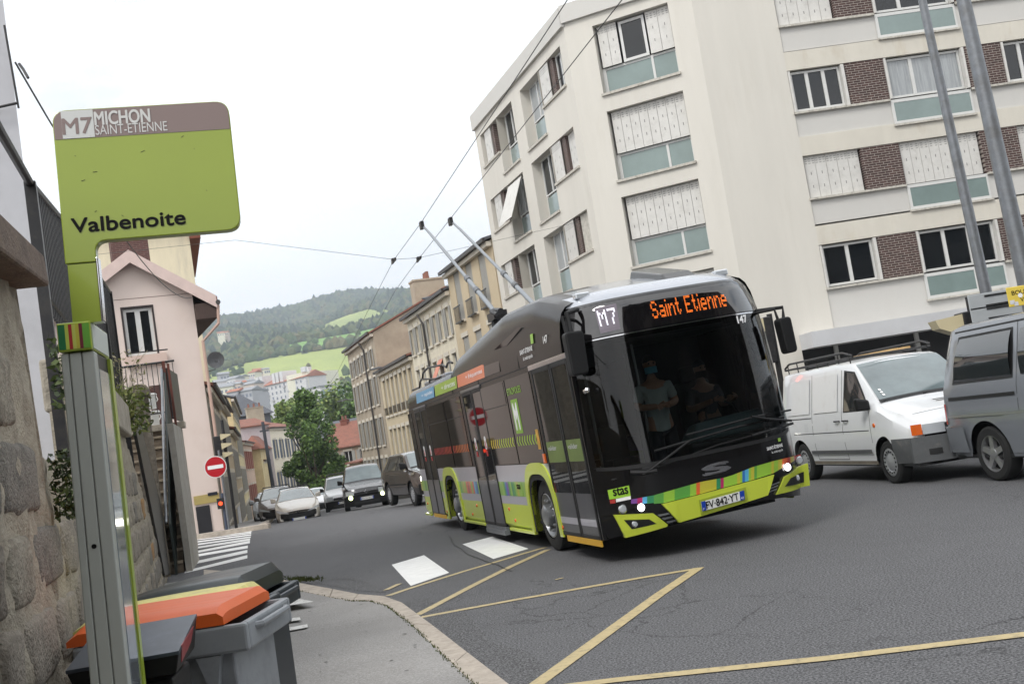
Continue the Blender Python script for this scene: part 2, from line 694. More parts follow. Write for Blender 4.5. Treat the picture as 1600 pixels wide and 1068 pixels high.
# near pavement with its granite kerb
KO = [gp(797, 1068, .11), gp(730, 1017, .11), gp(677, 976, .10), gp(628, 940, .08), gp(600, 930, .05), gp(560, 927, .04), gp(520, 919, .05),
      gp(464, 909, .08), gp(440, 904, .09), gp(380, 893, .10), gp(318, 889, .10)]
d0 = (KO[0] - KO[1])
KO = [KO[0] + d0 * 12] + KO
KI = [gp(741, 1068, .11), gp(707, 1036, .11), gp(640, 972, .10), gp(603, 945, .08), gp(578, 938, .05), gp(550, 938, .04), gp(515, 932, .05),
      gp(464, 921, .08), gp(440, 916, .09), gp(380, 905, .10), gp(318, 901, .10)]
KI = [KI[0] + (KI[0] - KI[1]) * 12] + KI


def resample(P, step):
    out = [P[0]]
    for a, b in zip(P, P[1:]):
        n = max(1, round((b - a).length / step))
        out += [a.lerp(b, (i + 1) / n) for i in range(n)]
    return out


def pair(A, Bn, step):
    oa, ob = [A[0]], [Bn[0]]
    for i in range(len(A) - 1):
        n = max(1, round((A[i + 1] - A[i]).length / step))
        for k in range(n):
            oa.append(A[i].lerp(A[i + 1], (k + 1) / n))
            ob.append(Bn[i].lerp(Bn[i + 1], (k + 1) / n))
    return oa, ob


oa, ob = pair(KO, KI, 0.95)
mb = MB()
for i in range(len(oa) - 1):
    a, b, c, d = oa[i].lerp(oa[i + 1], .006), oa[i].lerp(oa[i + 1], .994), ob[i].lerp(ob[i + 1], .994), ob[i].lerp(ob[i + 1], .006)
    lo = lambda p: (p.x, p.y, -0.05)
    hi = lambda p: (p.x, p.y, p.z)
    mb.hexa([lo(d), lo(a), lo(b), lo(c)], [hi(d), hi(a), hi(b), hi(c)])
struct(mb.build('kerb', M_kerb, bevel=0.008))
wallx = lambda y: -0.64 - 0.3057 * y
mb = MB()
for i in range(len(ob) - 1):
    a, b = ob[i], ob[i + 1]
    if b.y < a.y - 0.001:
        continue
    if a.y > 20.5:
        break
    mb.add([(a.x, a.y, a.z - .003), (b.x, b.y, b.z - .003), (min(wallx(b.y) - .3, b.x - .02), b.y, b.z - .003), (min(wallx(a.y) - .3, a.x - .02), a.y, a.z - .003)], [(0, 1, 2, 3)])
struct(mb.build('pavement', M_pave))


def gm(px, py, z=.105):
    v = gp(px, py, z)
    return (v.x, v.y, z)


for pts in ([(434, 928), (490, 939), (434, 948)], [(434, 968), (468, 963), (470, 967.5), (434, 972.5)], [(434, 983), (480, 974), (481, 979), (434, 988)]):
    struct(MB().add([gm(*p) for p in pts], [tuple(range(len(pts)))]).build('pavement_marking', M_markold))
# grass growing in the kerb joint
M_moss = mat('moss', (70, 78, 34), 0.95, var=0.5, vscale=30)
M_grass = mat('dry_grass', (112, 116, 62), 0.9, var=0.4, vscale=14)
mb = MB()
for i in range(2600):
    k = rnd.random() * (len(ob) - 3)
    i0 = int(k)
    p = ob[i0].lerp(ob[i0 + 1], k - i0)
    if p.y < 6 or p.y > 18.5 or (p.y > 12.8 and rnd.random() < .6):
        continue
    h = rnd.uniform(.004, .016) * (1.6 if p.y > 15 else 1)
    dx, dy = rnd.gauss(0, .010), rnd.gauss(0, .01)
    a = rnd.uniform(0, PI)
    ca, sa = math.cos(a) * .006, math.sin(a) * .006
    mb.add([(p.x + dx - ca, p.y + dy - sa, p.z - .004), (p.x + dx + ca, p.y + dy + sa, p.z - .004), (p.x + dx * 1.3, p.y + dy, p.z + h)], [(0, 1, 2)])
for i in range(520):      # green tuft at the foot of the corner kerb
    v = gp(470 + rnd.gauss(0, 14), 905 + rnd.gauss(0, 1.6), 0.0)
    h = rnd.uniform(.01, .05)
    a = rnd.uniform(0, PI)
    ca, sa = math.cos(a) * .012, math.sin(a) * .012
    mb.add([(v.x - ca, v.y - sa, 0), (v.x + ca, v.y + sa, 0), (v.x + rnd.gauss(0, .02), v.y, h)], [(0, 1, 2)])
o = mb.build('kerb_grass', M_moss)
tag(o, 'moss and low grass growing along the kerb joint', 'grass')['kind'] = 'stuff'
# dark asphalt patch before the dropped kerb
kp = [KO[i].lerp(KO[i + 1], t_) for i in range(0, 5) for t_ in (0, .5)]
mb = MB()
for i in range(len(kp) - 1):
    a, b = kp[i], kp[i + 1]
    n_ = Vector((b.y - a.y, a.x - b.x, 0)).normalized() * -1
    n_ = n_ if n_.x > 0 else -n_
    wa, wb = (.40 + .08 * math.sin(i * 2.1)), (.40 + .08 * math.sin(i * 2.1 + 2.1))
    mb.add([(a.x - .02, a.y, .0032), (a.x + n_.x * wa, a.y + n_.y * wa, .0032), (b.x + n_.x * wb, b.y + n_.y * wb, .0032), (b.x - .02, b.y, .0032)], [(0, 1, 2, 3)])
struct(mb.build('gutter_strip', M_patch))
struct(MB().add([gm(*p, .0035) for p in [(470, 913), (505, 902), (545, 899), (590, 915), (606, 925), (560, 922), (520, 915), (490, 909)]], [tuple(range(8))]).build('road_patch', M_patch))

# far left pavement along the old houses, and the one before the white building
LD = Vector((-0.2316, 0.9728, 0))
LP0 = Vector((-11.84, 42, 0))
mb = MB()
sp = [(-7.9, 32.9, -10.3, 33.0), (-8.3, 34, -11.0, 35), (-9.2, 38, -11.6, 38), (-10.1, 42, -11.9, 42), (-14.2, 60, -16.2, 60), (-23.5, 100, -25.8, 100), (-28, 122, -30.8, 122)]
for (a, b, c, d), (e, f, g_, h_) in zip(sp, sp[1:]):
    Z = lambda y: gz(y) + .12
    kx = .22
    mb.add([(a - kx, b, Z(b)), (e - kx, f, Z(f)), (g_ - .5, h_, Z(h_)), (c - .5, d, Z(d))], [(0, 1, 2, 3)])
struct(mb.build('pavement', M_pave))
mb = MB()
for (a, b, c, d), (e, f, g_, h_) in zip(sp, sp[1:]):
    mb.hexa([(a - .22, b, gz(b) - .1), (a, b, gz(b) - .1), (e, f, gz(f) - .1), (e - .22, f, gz(f) - .1)],
            [(a - .22, b, gz(b) + .12), (a, b, gz(b) + .12), (e, f, gz(f) + .12), (e - .22, f, gz(f) + .12)])
mb.hexa([(-12, 32.7, -.1), (-7.9, 32.65, -.1), (-7.9, 33.0, -.1), (-12, 33.1, -.1)], [(-12, 32.7, .125), (-7.9, 32.65, .125), (-7.9, 33.0, .125), (-12, 33.1, .125)])
struct(mb.build('kerb', M_kerb))
mb = MB()
mb.add([(3.0, 32.6, .1), (6.9, 31.6, .1), (30, 31.0, .1), (30, 38, .1), (5, 38, .1), (0.2, 46, -.25), (-2.5, 46, -.25)], [(0, 1, 2, 3, 4, 5, 6)])
struct(mb.build('pavement', M_pave))
mb = MB()
for (a, b), (c, d) in zip([(-2.72, 46), (3.0, 32.4), (6.9, 31.4), (30, 30.8)], [(3.0, 32.4), (6.9, 31.4), (30, 30.8)]):
    mb.hexa([(a, b, -.4), (c, d, -.4), (c, d + .2, -.4), (a, b + .2, -.4)], [(a, b, .12 if b < 40 else -.2), (c, d, .12), (c, d + .2, .12), (a, b + .2, .12 if b < 40 else -.2)])
struct(mb.build('kerb', M_kerb))

# ------------------------------------------------------------ hills
EL = [(125, -0.045), (300, -0.006), (480, 0.018), (600, 0.042), (800, 0.074), (950, 0.100), (1060, 0.112), (1200, 0.121), (1500, 0.133), (1900, 0.142), (2300, 0.1455), (2700, 0.143), (3400, 0.12)]
hr = random.Random(3)
ph = [(hr.uniform(2, 14), hr.uniform(0.0008, .006), hr.uniform(0, 6), hr.uniform(0, 6)) for _ in range(9)]


def hill_z(x, y):
    t = x / y
    e = interp(EL, y)
    k = min(1, max(0, (y - 500) / 900))
    e += k * (0.006 * math.sin(t * 14 + 1.0 + y * .0012) + 0.003 * math.sin(t * 37 + y * .003)) - k * .011 * min(1, max(0, (t + .29) / .1))
    z = e * y + CAM_H
    for a, f, p1, p2 in ph:
        z += k * a * .45 * math.sin(x * f * 2.2 + p1) * math.sin(y * f * 1.7 + p2)
    return z - (4.4 if y < 130 else 0) * 0


def inpoly(x, y, poly):
    c = False
    n = len(poly)
    for i in range(n):
        x1, y1 = poly[i]
        x2, y2 = poly[(i + 1) % n]
        if (y1 > y) != (y2 > y) and x < (x2 - x1) * (y - y1) / (y2 - y1) + x1:
            c = not c
    return c


# open land as areas on the map: (x / y, y)
FIELDS = [  # 1 yellowish pasture, 2 bright green
    (1, [(-.42, 750), (-.05, 730), (-.02, 955), (-.13, 968), (-.18, 966), (-.24, 945), (-.30, 895), (-.42, 870)]),
    (2, [(-.215, 976), (-.10, 978), (-.02, 985), (-.02, 1150), (-.10, 1120), (-.16, 1090), (-.22, 1020)]),
    (2, [(-.42, 880), (-.30, 900), (-.245, 985), (-.27, 1080), (-.42, 1080)]),
    (1, [(-.20, 1130), (-.16, 1170), (-.135, 1300), (-.11, 1430), (-.12, 1600), (-.155, 1640), (-.185, 1480), (-.20, 1300), (-.23, 1170)]),
    (2, [(-.13, 1170), (-.04, 1170), (-.03, 1260), (-.09, 1290), (-.13, 1240)]),
]


def cover(x, y):
    t = x / y + .006 * math.sin(y * .02) + .004 * math.sin(x * .05)
    yy = y + 14 * math.sin(x * .03)
    for k, p in FIELDS:
        if inpoly(t, yy, p):
            return k
    return 0


M_wood = mat('forest_floor', (48, 62, 40), 0.95, var=0.35, vscale=.02)
M_f1 = mat('pasture', (144, 160, 92), 0.95, var=0.16, vscale=.012, col2=(172, 182, 104))
M_f2 = mat('meadow_green', (118, 158, 78), 0.95, var=0.14, vscale=.01)
NU, NV = 260, 230
ty = [125 * (3400 / 125) ** (j / NV) for j in range(NV + 1)]
tt = [-.75 + 1.5 * i / NU for i in range(NU + 1)]
cell = {}


def hv(u, v):
    i, j = round(u * NU), round(v * NV)
    return (tt[i] * ty[j], ty[j], hill_z(tt[i] * ty[j], ty[j]))


mb = MB()
mb.grid(hv, NU, NV, mfn=lambda i, j: cover(tt[i] * ty[j] * 1.005, ty[j] * 1.005))
struct(mb.build('hills', [M_wood, M_f1, M_f2], smooth=80))


# leafy crown blob used for far woods: one jittered low sphere
def blob_template(seed, n=2):
    bm = bmesh.new()
    bmesh.ops.create_icosphere(bm, subdivisions=n, radius=1)
    r = random.Random(seed)
    vs = [v.co * r.uniform(.72, 1.18) for v in bm.verts]
    vs = [(v.x, v.y, v.z * (.9 if v.z > 0 else .75)) for v in vs]
    fs = [tuple(v.index for v in f.verts) for f in bm.faces]
    bm.free()
    return vs, fs


blobs = [blob_template(i) for i in range(5)]
small = [blob_template(i + 9, 1) for i in range(6)]
greens = [mat('wood_green_a', (46, 66, 38), 0.9), mat('wood_green_b', (66, 84, 46), 0.9), mat('wood_green_c', (84, 92, 52), 0.9), mat('wood_green_d', (36, 52, 40), 0.9),
          mat('wood_green_e', (98, 92, 58), 0.9)]
mb = MB()
fr = random.Random(11)
cnt = 0
while cnt < 42000:
    u = fr.random()
    y = 620 * (2700 / 620) ** (u ** .9)
    t = fr.uniform(-.36, .02) if fr.random() < .85 else fr.uniform(-.6, .5)
    x = t * y
    c = cover(x, y)
    dens = math.sin(x * .011 + 1) * math.sin(y * .008 + x * .003) 
    if c and fr.random() > .003:
        continue
    if not c and y < 1700 and dens < -.45 and fr.random() < .6:
        continue
    if y > 2420 and fr.random() < .5:
        continue
    r_ = fr.uniform(2.4, 5.2) * (1 + y / 4500)
    if c:
        r_ = fr.uniform(2.5, 5)
    z = hill_z(x, y)
    vs, fs = fr.choice(small)
    a = fr.uniform(0, 6.28)
    ca, sa = math.cos(a), math.sin(a)
    kz = fr.uniform(.9, 1.5)
    conif = fr.random() < .12 and y > 1000
    pts = []
    for p in vs:
        k = (1 - .45 * max(0, p[2])) if conif else 1
        pts.append((x + (p[0] * ca - p[1] * sa) * r_ * k, y + (p[0] * sa + p[1] * ca) * r_ * k, z + r_ * .5 + p[2] * r_ * (kz * 1.5 if conif else kz)))
    mb.add(pts, fs, 3 if conif else fr.choice((0, 0, 1, 1, 2, 3, 4) if dens > 0 else (0, 1, 1, 2, 2, 4)))
    cnt += 1
# hedges between the fields
for poly in [f[1] for f in FIELDS]:
    for (a, b), (c, d) in zip(poly, poly[1:] + poly[:1]):
        n = int(math.hypot((c - a) * 1000, d - b) / 11)
        for k in range(n):
            if fr.random() < .45:
                continue
            t, y = a + (c - a) * k / n, b + (d - b) * k / n
            x = t * y + fr.uniform(-3, 3)
            vs, fs = fr.choice(small)
            r_ = fr.uniform(2, 5.0)
            z = hill_z(x, y)
            mb.add([(x + p[0] * r_ * 1.3, y + p[1] * r_, z + r_ * .4 + p[2] * r_) for p in vs], fs, fr.choice((0, 0, 3)))
o = mb.build('hill_woods', greens)
tag(o, 'hazy woods and hedges covering the hillside behind the town', 'woods')['kind'] = 'stuff'
# gum spots, a repair patch and a cover on the near pavement
M_gum = mat('gum_spot', (96, 94, 92), .9)
gr_ = random.Random(8)
mb = MB()
for i in range(46):
    y = gr_.uniform(6.2, 17)
    xk = interp([(KI[k].y, KI[k].x) for k in range(1, 6)], y)
    x = xk - gr_.uniform(.1, 1.9)
    a = gr_.uniform(.008, .022)
    mb.add([(x + a * math.cos(t) * (1 + .2 * math.sin(3 * t)), y + a * math.sin(t), .1085) for t in [2 * PI * q / 9 for q in range(9)]], [tuple(range(9))])
struct(mb.build('pavement_spots', M_gum))
# ------------------------------------------------------------ buildings
def shutter_mat():
    m = mat('white_metal_shutter', (205, 203, 198), 0.55, var=0.05, dirt=(150, 146, 138), dscale=4, dlo=.5, dhi=.8, dfac=.5)
    return m


M_shut = shutter_mat()
M_perf = mat('shutter_slots', (120, 119, 116), 0.7)
M_frame = mat('window_frame_white', (205, 205, 202), 0.45, var=.04)
M_curt = mat('net_curtain', (150, 154, 156), 0.3, coat=.6, var=.25, vscale=3, stretch=(8, 1, .4))
M_sage = mat('sage_glass_panel', (122, 138, 135), 0.2, coat=0.5, var=.1, vscale=1.2)
M_cream = mat('cream_render', (207, 203, 194), .85, var=0.05, vscale=.6, bump=.08, bscale=30, dirt=(182, 175, 160), dscale=1.1, dlo=.55, dhi=.85, dfac=.4, stretch=(1.6, 1.6, .22))
M_band = mat('stained_cream_band', (204, 199, 187), 0.85, var=0.06, vscale=1.5, dirt=(176, 162, 138), dscale=1.3, dlo=.55, dhi=.8, dfac=.7, stretch=(1, 1, .35))
M_greyp = mat('light_grey_panel', (198, 196, 191), 0.8, var=0.05, vscale=.8, dirt=(182, 178, 172), dscale=.8, dlo=.5, dhi=.8)
M_sill = mat('weathered_sill', (190, 186, 176), 0.8, var=.15, vscale=6, dirt=(96, 88, 76), dscale=9, dlo=.5, dhi=.7)
M_brick = brick_mat('brown_brick', (72, 48, 44), (58, 38, 36), (150, 142, 134), bw=.24, bh=.075, ms=.009)
M_zinc = mat('zinc_sheet', (150, 152, 156), 0.5, metal=.4, var=.1)


def wall_cells(mb, w_, z0, z1, holes, y=0.0, depth=.16, mi=0, rmi=None, u0=0.0):
    """front wall in the plane y with holes (a, b, za, zb) and their reveals"""
    rmi = mi if rmi is None else rmi
    us = sorted({u0, w_} | {h[0] for h in holes} | {h[1] for h in holes})
    zs = sorted({z0, z1} | {h[2] for h in holes} | {h[3] for h in holes})
    for a, b in zip(us, us[1:]):
        for c, d in zip(zs, zs[1:]):
            m_, n_ = (a + b) / 2, (c + d) / 2
            if any(h[0] < m_ < h[1] and h[2] < n_ < h[3] for h in holes):
                continue
            mb.quad((a, y, c), (b, y, c), (b, y, d), (a, y, d), mi)
    for a, b, c, d in holes:
        e = y + depth
        mb.quad((a, y, c), (a, e, c), (a, e, d), (a, y, d), rmi)
        mb.quad((b, y, d), (b, e, d), (b, e, c), (b, y, c), rmi)
        mb.quad((a, y, c), (b, y, c), (b, e, c), (a, e, c), rmi)
        mb.quad((a, e, d), (b, e, d), (b, y, d), (a, y, d), rmi)


def facade_root(name, label, cat, A, B_, z=0.0, group=None):
    A = Vector((A[0], A[1], 0)); B_ = Vector((B_[0], B_[1], 0))
    d = (B_ - A)
    return thing(name, label, cat, (A.x, A.y, z), math.atan2(d.y, d.x), group), d.length


def window(par, u0, u1, z0, z1, y, bars=1, fw=.05, pane=None, fm=None, name='window', cross=None):
    """casement: frame bars as the part, its pane as a sub-part"""
    mb = MB()
    mb.box(u0, u0 + fw, y - .03, y + .03, z0, z1)
    mb.box(u1 - fw, u1, y - .03, y + .03, z0, z1)
    mb.box(u0 + fw, u1 - fw, y - .03, y + .03, z1 - fw, z1)
    mb.box(u0 + fw, u1 - fw, y - .03, y + .03, z0, z0 + fw)
    for k in range(bars):
        c = u0 + (u1 - u0) * (k + 1) / (bars + 1)
        mb.box(c - fw * .8, c + fw * .8, y - .033, y + .03, z0 + fw, z1 - fw)
    if cross:
        mb.box(u0 + fw, u1 - fw, y - .026, y + .024, cross - fw * .5, cross + fw * .5)
    f = mb.build(name, fm or M_frame, par)
    MB().quad((u0 + .01, y + .012, z0 + .01), (u1 - .01, y + .012, z0 + .01), (u1 - .01, y + .012, z1 - .01), (u0 + .01, y + .012, z1 - .01)).build('pane', pane or M_dark, f)
    return f


def shutter(par, u0, u1, z0, z1, y, leaves=3, m=None, slots=True):
    mb = MB()
    w_ = (u1 - u0) / leaves
    for k in range(leaves):
        a = u0 + k * w_
        mb.box(a + .006, a + w_ - .006, y, y + .025, z0, z1, 0)
        if slots:
            for rr in range(3):      # ventilation slots
                zz = z1 - .10 - rr * .07
                n = max(2, int(w_ / .11))
                for q in range(n):
                    c = a + (q + .5) * w_ / n
                    mb.box(c - .035, c + .035, y - .003, y, zz, zz + .018, 1)
            for rr in range(2):
                zz = z1 - .55 - rr * .42
                if zz > z0 + .1:
                    mb.box(a + w_ * .5 - .012, a + w_ * .5 + .012, y - .003, y, zz - .05, zz + .04, 1)
    return mb.build('shutter', [m or M_shut, M_perf], par)


# ---- white apartment block: three faces, built on one footprint
Ce = Vector((3.33, 35.8, 0))                    # corner between street face and middle face
Le = Vector((-0.16, 46.55, 0))                  # far end of the street face
Be = Vector((7.28, 34.0, 0))                    # bend to the long face
Re = Be + Vector((math.cos(R(4.1)), math.sin(R(4.1)), 0)) * 24
blk = thing('apartment_building', 'white four storey apartment block with brown brick piers and sage green window panels', 'building', (Ce.x, Ce.y, 0))


def sub(A, B_):
    """an origin on the block for one of its faces"""
    d = (B_ - A)
    return Matrix.Translation(Vector((A.x - Ce.x, A.y - Ce.y, 0))) @ Matrix.Rotation(math.atan2(d.y, d.x), 4, 'Z'), d.length


def put(o, M_):
    if o.parent is blk:
        o.matrix_local = M_
    return o


TOPZ = 15.25
FL = [12.93, 10.11, 7.35, 4.5]
ML, wl_ = sub(Le, Ce)
MM, wm_ = sub(Ce, Be)
MR, wr_ = sub(Be, Re)


class Face:
    def __init__(s, M_):
        s.M = M_
        s.k = []

    def add(s, o):
        for q in (o if isinstance(o, list) else [o]):
            put(q, s.M)
        return o


# street face (u from the far end to the corner; total wl_)
F = Face(ML)
holes = []
for i, S in enumerate([12.83, 10.03, 7.2, 4.4]):
    T = S + 1.36
    holes += [(.62, 3.0, S, T), (3.0, 5.1, S - .92, T), (6.2, 8.3, S - .92, T), (8.3, wl_ - .6, S, T)]
mb = MB()
wall_cells(mb, wl_, -1.2, 14.6, holes, depth=.40, mi=0)
mb.box(-.02, wl_ + .04, -.12, .5, 14.6, TOPZ, 1)
F.add(mb.build('street_front_wall', [M_cream, M_greyp], blk))
for i, S in enumerate([12.83, 10.03, 7.2, 4.4]):
    T = S + 1.36
    for a, b, near in ((.62, 5.1, False), (6.2, wl_ - .6, True)):
        wide = (3.0, 5.1) if not near else (6.2, 8.3)
        sm = (.62, 3.0) if not near else (8.3, wl_ - .6)
        # back plane of the recess
        F.add(BN('recess_panel', M_greyp, blk, (wide[0], wide[1], .38, .42, S - .92, T), (sm[0], sm[1], .36, .41, S, T)))
        F.add(window(blk, wide[0] + .25, wide[1] - .25, S - .02, T, .32, bars=1, pane=M_curt if (i + near) % 2 else M_dark))
        gp_ = BN('glazed_panel', M_sage, blk, (wide[0] + .3, wide[1] - .25, .31, .34, S - .85, S - .08))
        F.add(gp_)
        F.add(BN('sill', M_sill, blk, (wide[0] - .05, wide[1] + .05, -.07, .3, S - 1.0, S - .92), (sm[0] - (.05 if not near else -.06), sm[1] + (.05 if near else -.06), -.07, .3, S - .07, S + .012)))
        if near:
            F.add(B1('brick_pier', M_brick, blk, (9.28, 9.62, .10, .35, S + .015, T)))
            F.add(shutter(blk, 8.34, 9.24, S + .02, T - .02, .04, 2, m=M_shut if i in (0, 1) else M_greyp))
            if i == 1:
                F.add(shutter(blk, 9.70, wl_ - .66, S + .02, T - .02, .18, 3))
            elif i == 0:
                F.add(window(blk, 9.70, wl_ - .66, S + .02, T - .02, .22, bars=1))
            else:
                F.add(shutter(blk, 9.70, wl_ - .66, S + .02, T - .02, .14, 2, m=M_sill, slots=False))
        else:
            F.add(B1('brick_pier', M_brick, blk, (1.9, 2.2, .10, .35, S + .015, T)))
            F.add(shutter(blk, 1.0, 1.86, S + .02, T - .02, .06, 2))
            F.add(window(blk, 2.25, 2.95, S + .02, T - .02, .3, bars=0))
# one raised shutter pushed outwards on the third floor
mb = MB()
mb.hexa([(3.1, -.62, 9.75), (4.8, -.62, 9.75), (4.8, -.6, 9.78), (3.1, -.6, 9.78)], [(3.1, .02, 11.3), (4.8, .02, 11.3), (4.8, .05, 11.32), (3.1, .05, 11.32)])
F.add(mb.build('shutter', M_shut, blk))

# middle face
F = Face(MM)
holes = [(.98, 3.57, S - .9, S + 1.4) for S in [12.93, 10.03, 7.17, 4.32]]
mb = MB()
wall_cells(mb, wm_, -.1, 14.7, holes, depth=.4, mi=0)
mb.box(-.03, wm_ + .04, -.12, .5, 14.7, TOPZ + .05, 1)
F.add(mb.build('corner_wall', [M_cream, M_greyp], blk))
for i, S in enumerate([12.93, 10.03, 7.17, 4.32]):
    T = S + 1.4
    if i == 0:
        F.add(shutter(blk, 1.05, 1.72, S, T - .02, .2, 2))
        F.add(shutter(blk, 2.72, 3.52, S, T - .02, .2, 2))
        F.add(window(blk, 1.78, 2.66, S, T - .05, .26, bars=0, fw=.09))
    else:
        F.add(shutter(blk, 1.05, 3.52, S, T - .02, .2, 8))
    F.add(B1('panel_frame', M_frame, blk, (.98, 3.57, .3, .36, S - .9, S - .82), (.98, 3.57, .3, .36, S - .08, S - .004), (.98, 1.1, .3, .36, S - .82, S - .08), (2.66, 2.74, .3, .36, S - .82, S - .08), (3.48, 3.57, .3, .36, S - .82, S - .08)))
    F.add(BN('glazed_panel', M_sage, blk, (1.1, 2.66, .32, .34, S - .82, S - .08), (2.74, 3.48, .32, .34, S - .82, S - .08)))
    F.add(BN('sill', M_sill, blk, (.93, 3.62, -.08, .3, S - .98, S - .9)))

# long face
F = Face(MR)
mb = MB()
mb.quad((0, 0, 3.2), (2.62, 0, 3.2), (2.62, 0, 14.7), (0, 0, 14.7), 0)
mb.quad((0, 0, -.1), (1.5, 0, -.1), (1.5, 0, 3.2), (0, 0, 3.2), 0)
for i, S in enumerate(FL + [15.7]):
    T = S + 1.36
    # cream band between floors, from the head of the window below to the grey panel
    zb0 = (FL[i - 1] if i else 0)
for S in FL:
    T = S + 1.37
    mb.box(2.62, wr_, 0, .3, T, min(T + .60, 14.7), 1)          # stained band above the windows
    mb.quad((2.62, .05, S - .82), (wr_, .05, S - .82), (wr_, .05, S - .05), (2.62, .05, S - .05), 2)
mb.quad((2.62, .05, 3.2), (wr_, .05, 3.2), (wr_, .05, 3.679), (2.62, .05, 3.679), 2)
mb.quad((2.62, .4, 3.2), (wr_, .4, 3.2), (wr_, .4, 14.7), (2.62, .4, 14.7), 2)
mb.quad((2.62, 0, 3.2), (2.62, .4, 3.2), (2.62, .4, 14.7), (2.62, 0, 14.7), 0)
mb.box(-.03, wr_, -.12, .5, 14.7, TOPZ + .05, 2)
F.add(mb.build('long_front_wall', [M_cream, M_band, M_greyp], blk))
u = 2.62
states = {0: ('sh', 'w'), 1: ('w', 'c'), 2: ('sh', 'sh'), 3: ('w', 'w')}
for i, S in enumerate(FL):
    T = S + 1.36
    st = states[i]
    u = 2.62
    k = 0
    while u < wr_ - 6:
        # narrow window, brick, wide window over the glazed panel, brick
        a, b, c, d = u, u + 1.87, u + 3.13, u + 5.78
        if st[0] == 'sh':
            F.add(shutter(blk, a + .05, b - .05, S + .02, T, .12, 5))
        else:
            F.add(window(blk, a + .1, b - .15, S + .05, T - .03, .16, bars=2 if i == 1 else 1, fw=.07, pane=M_dark))
            F.add(BN('folded_shutter', M_shut, blk, (a + .01, a + .08, -.02, .14, S + .02, T - .02), (b - .14, b - .04, -.02, .14, S + .02, T - .02)))
        F.add(B1('brick_pier', M_brick, blk, (b, c, .02, .3, S + .012, T + .001)))
        if st[1] == 'sh':
            F.add(shutter(blk, c + .05, d - .05, S + .02, T, .12, 8))
        else:
            F.add(window(blk, c + .1, d - .1, S + .05, T - .03, .16, bars=2, fw=.07, pane=M_curt if st[1] == 'c' else M_dark))
            F.add(BN('folded_shutter', M_shut, blk, (c + .01, c + .08, -.02, .14, S + .02, T - .02), (d - .09, d - .01, -.06, .14, S + .02, T - .02)))
        F.add(B1('brick_pier', M_brick, blk, (d, d + 1.25, .02, .3, S + .012, T + .001)))
        F.add(BN('glazed_panel', M_sage, blk, (c + .09, c + 1.62, .012, .03, S - .72, S - .12), (c + 1.70, d - .06, .012, .03, S - .72, S - .12)))
        F.add(B1('panel_frame', M_frame, blk, (c, d, 0, .045, S - .82, S - .72), (c, d, 0, .045, S - .12, S - .02), (c, c + .09, 0, .045, S - .72, S - .12), (c + 1.62, c + 1.70, 0, .045, S - .72, S - .12), (d - .06, d, 0, .045, S - .72, S - .12)))
        F.add(BN('sill', M_sill, blk, (a - .02, c - .02, -.07, .12, S - .055, S + .01), (c - .03, d + .03, -.08, .04, S - .88, S - .822), (d + .02, d + 1.25, -.07, .12, S - .055, S + .01)))
        u = d + 1.25
        k += 1
        if k > 1:
            break
# white fascia above the shops, dark shop fronts, posts
M_shop = mat('shop_front_dark', (46, 46, 48), 0.35, var=.3, vscale=1.5)
M_rust = mat('rusty_edge', (150, 92, 66), 0.7, var=.2)
F.add(B1('fascia', mat('white_fascia', (196, 197, 199), .5, var=.04, dirt=(176, 176, 178), dscale=1.5), blk, (1.5, wr_, -1.1, .35, 2.72, 3.19)))
F.add(B1('fascia_edge', M_rust, blk, (5.2, wr_, -1.12, -1.1, 2.72, 2.79)))
F.add(B1('shop_front', M_shop, blk, (1.5, wr_, .32, .4, -.1, 2.72)))
for uu in (2.6, 5.2, 8.4, 11.5):
    F.add(B1('shop_post', M_frame, blk, (uu, uu + .12, .2, .31, 0, 2.72)))
# body behind the faces: sides, back and roof
mb = MB()
foot = [Le, Ce, Be, Re, Re + Vector((0, 11, 0)), Le + Vector((11, 4, 0))]
ft = [(p.x - Ce.x, p.y - Ce.y) for p in foot]
mb.add([(x, y, -1.2) for x, y in ft[3:] + ft[:1]] + [(x, y, TOPZ - .1) for x, y in ft[3:] + ft[:1]], [(0, 1, 5, 4), (1, 2, 6, 5), (2, 3, 7, 6)])
mb.add([(x, y, TOPZ - .1) for x, y in ft], [tuple(range(6))])
mb.build('rear_walls_and_roof', M_greyp, blk)


# ---- old town houses
M_tile = mat('red_roof_tiles', (136, 90, 76), .85, var=.25, vscale=5, bump=.5, bscale=12, dirt=(96, 72, 60), dscale=1.2)
M_slate = mat('slate_roof', (84, 86, 92), .6, var=.15, vscale=3)
M_gutter = mat('gutter_metal', (70, 66, 64), .5, metal=.3)
M_shutG = mat('faded_grey_shutters', (150, 148, 142), .7, var=.08)
M_shutR = mat('faded_red_shutters', (158, 96, 84), .7, var=.1)
M_shutB = mat('slate_blue_shutters', (88, 100, 118), .7, var=.1)
M_stone = mat('pale_stone_trim', (205, 198, 184), .8, var=.1, vscale=4)


def chimney(par, x, y, z0, w_, d_, h, m, pots=2):
    mb = MB()
    mb.box(x, x + w_, y, y + d_, z0, z0 + h)
    mb.box(x - .06, x + w_ + .06, y - .06, y + d_ + .06, z0 + h, z0 + h + .12)
    for k in range(pots):
        c = x + w_ * (k + .5) / pots
        mb.lathe([(.13, 0), (.15, .05), (.11, .45), (.14, .5)], (c, y + d_ / 2, z0 + h + .12), n=8, mi=1)
    return mb.build('chimney', [m, M_tile], par)


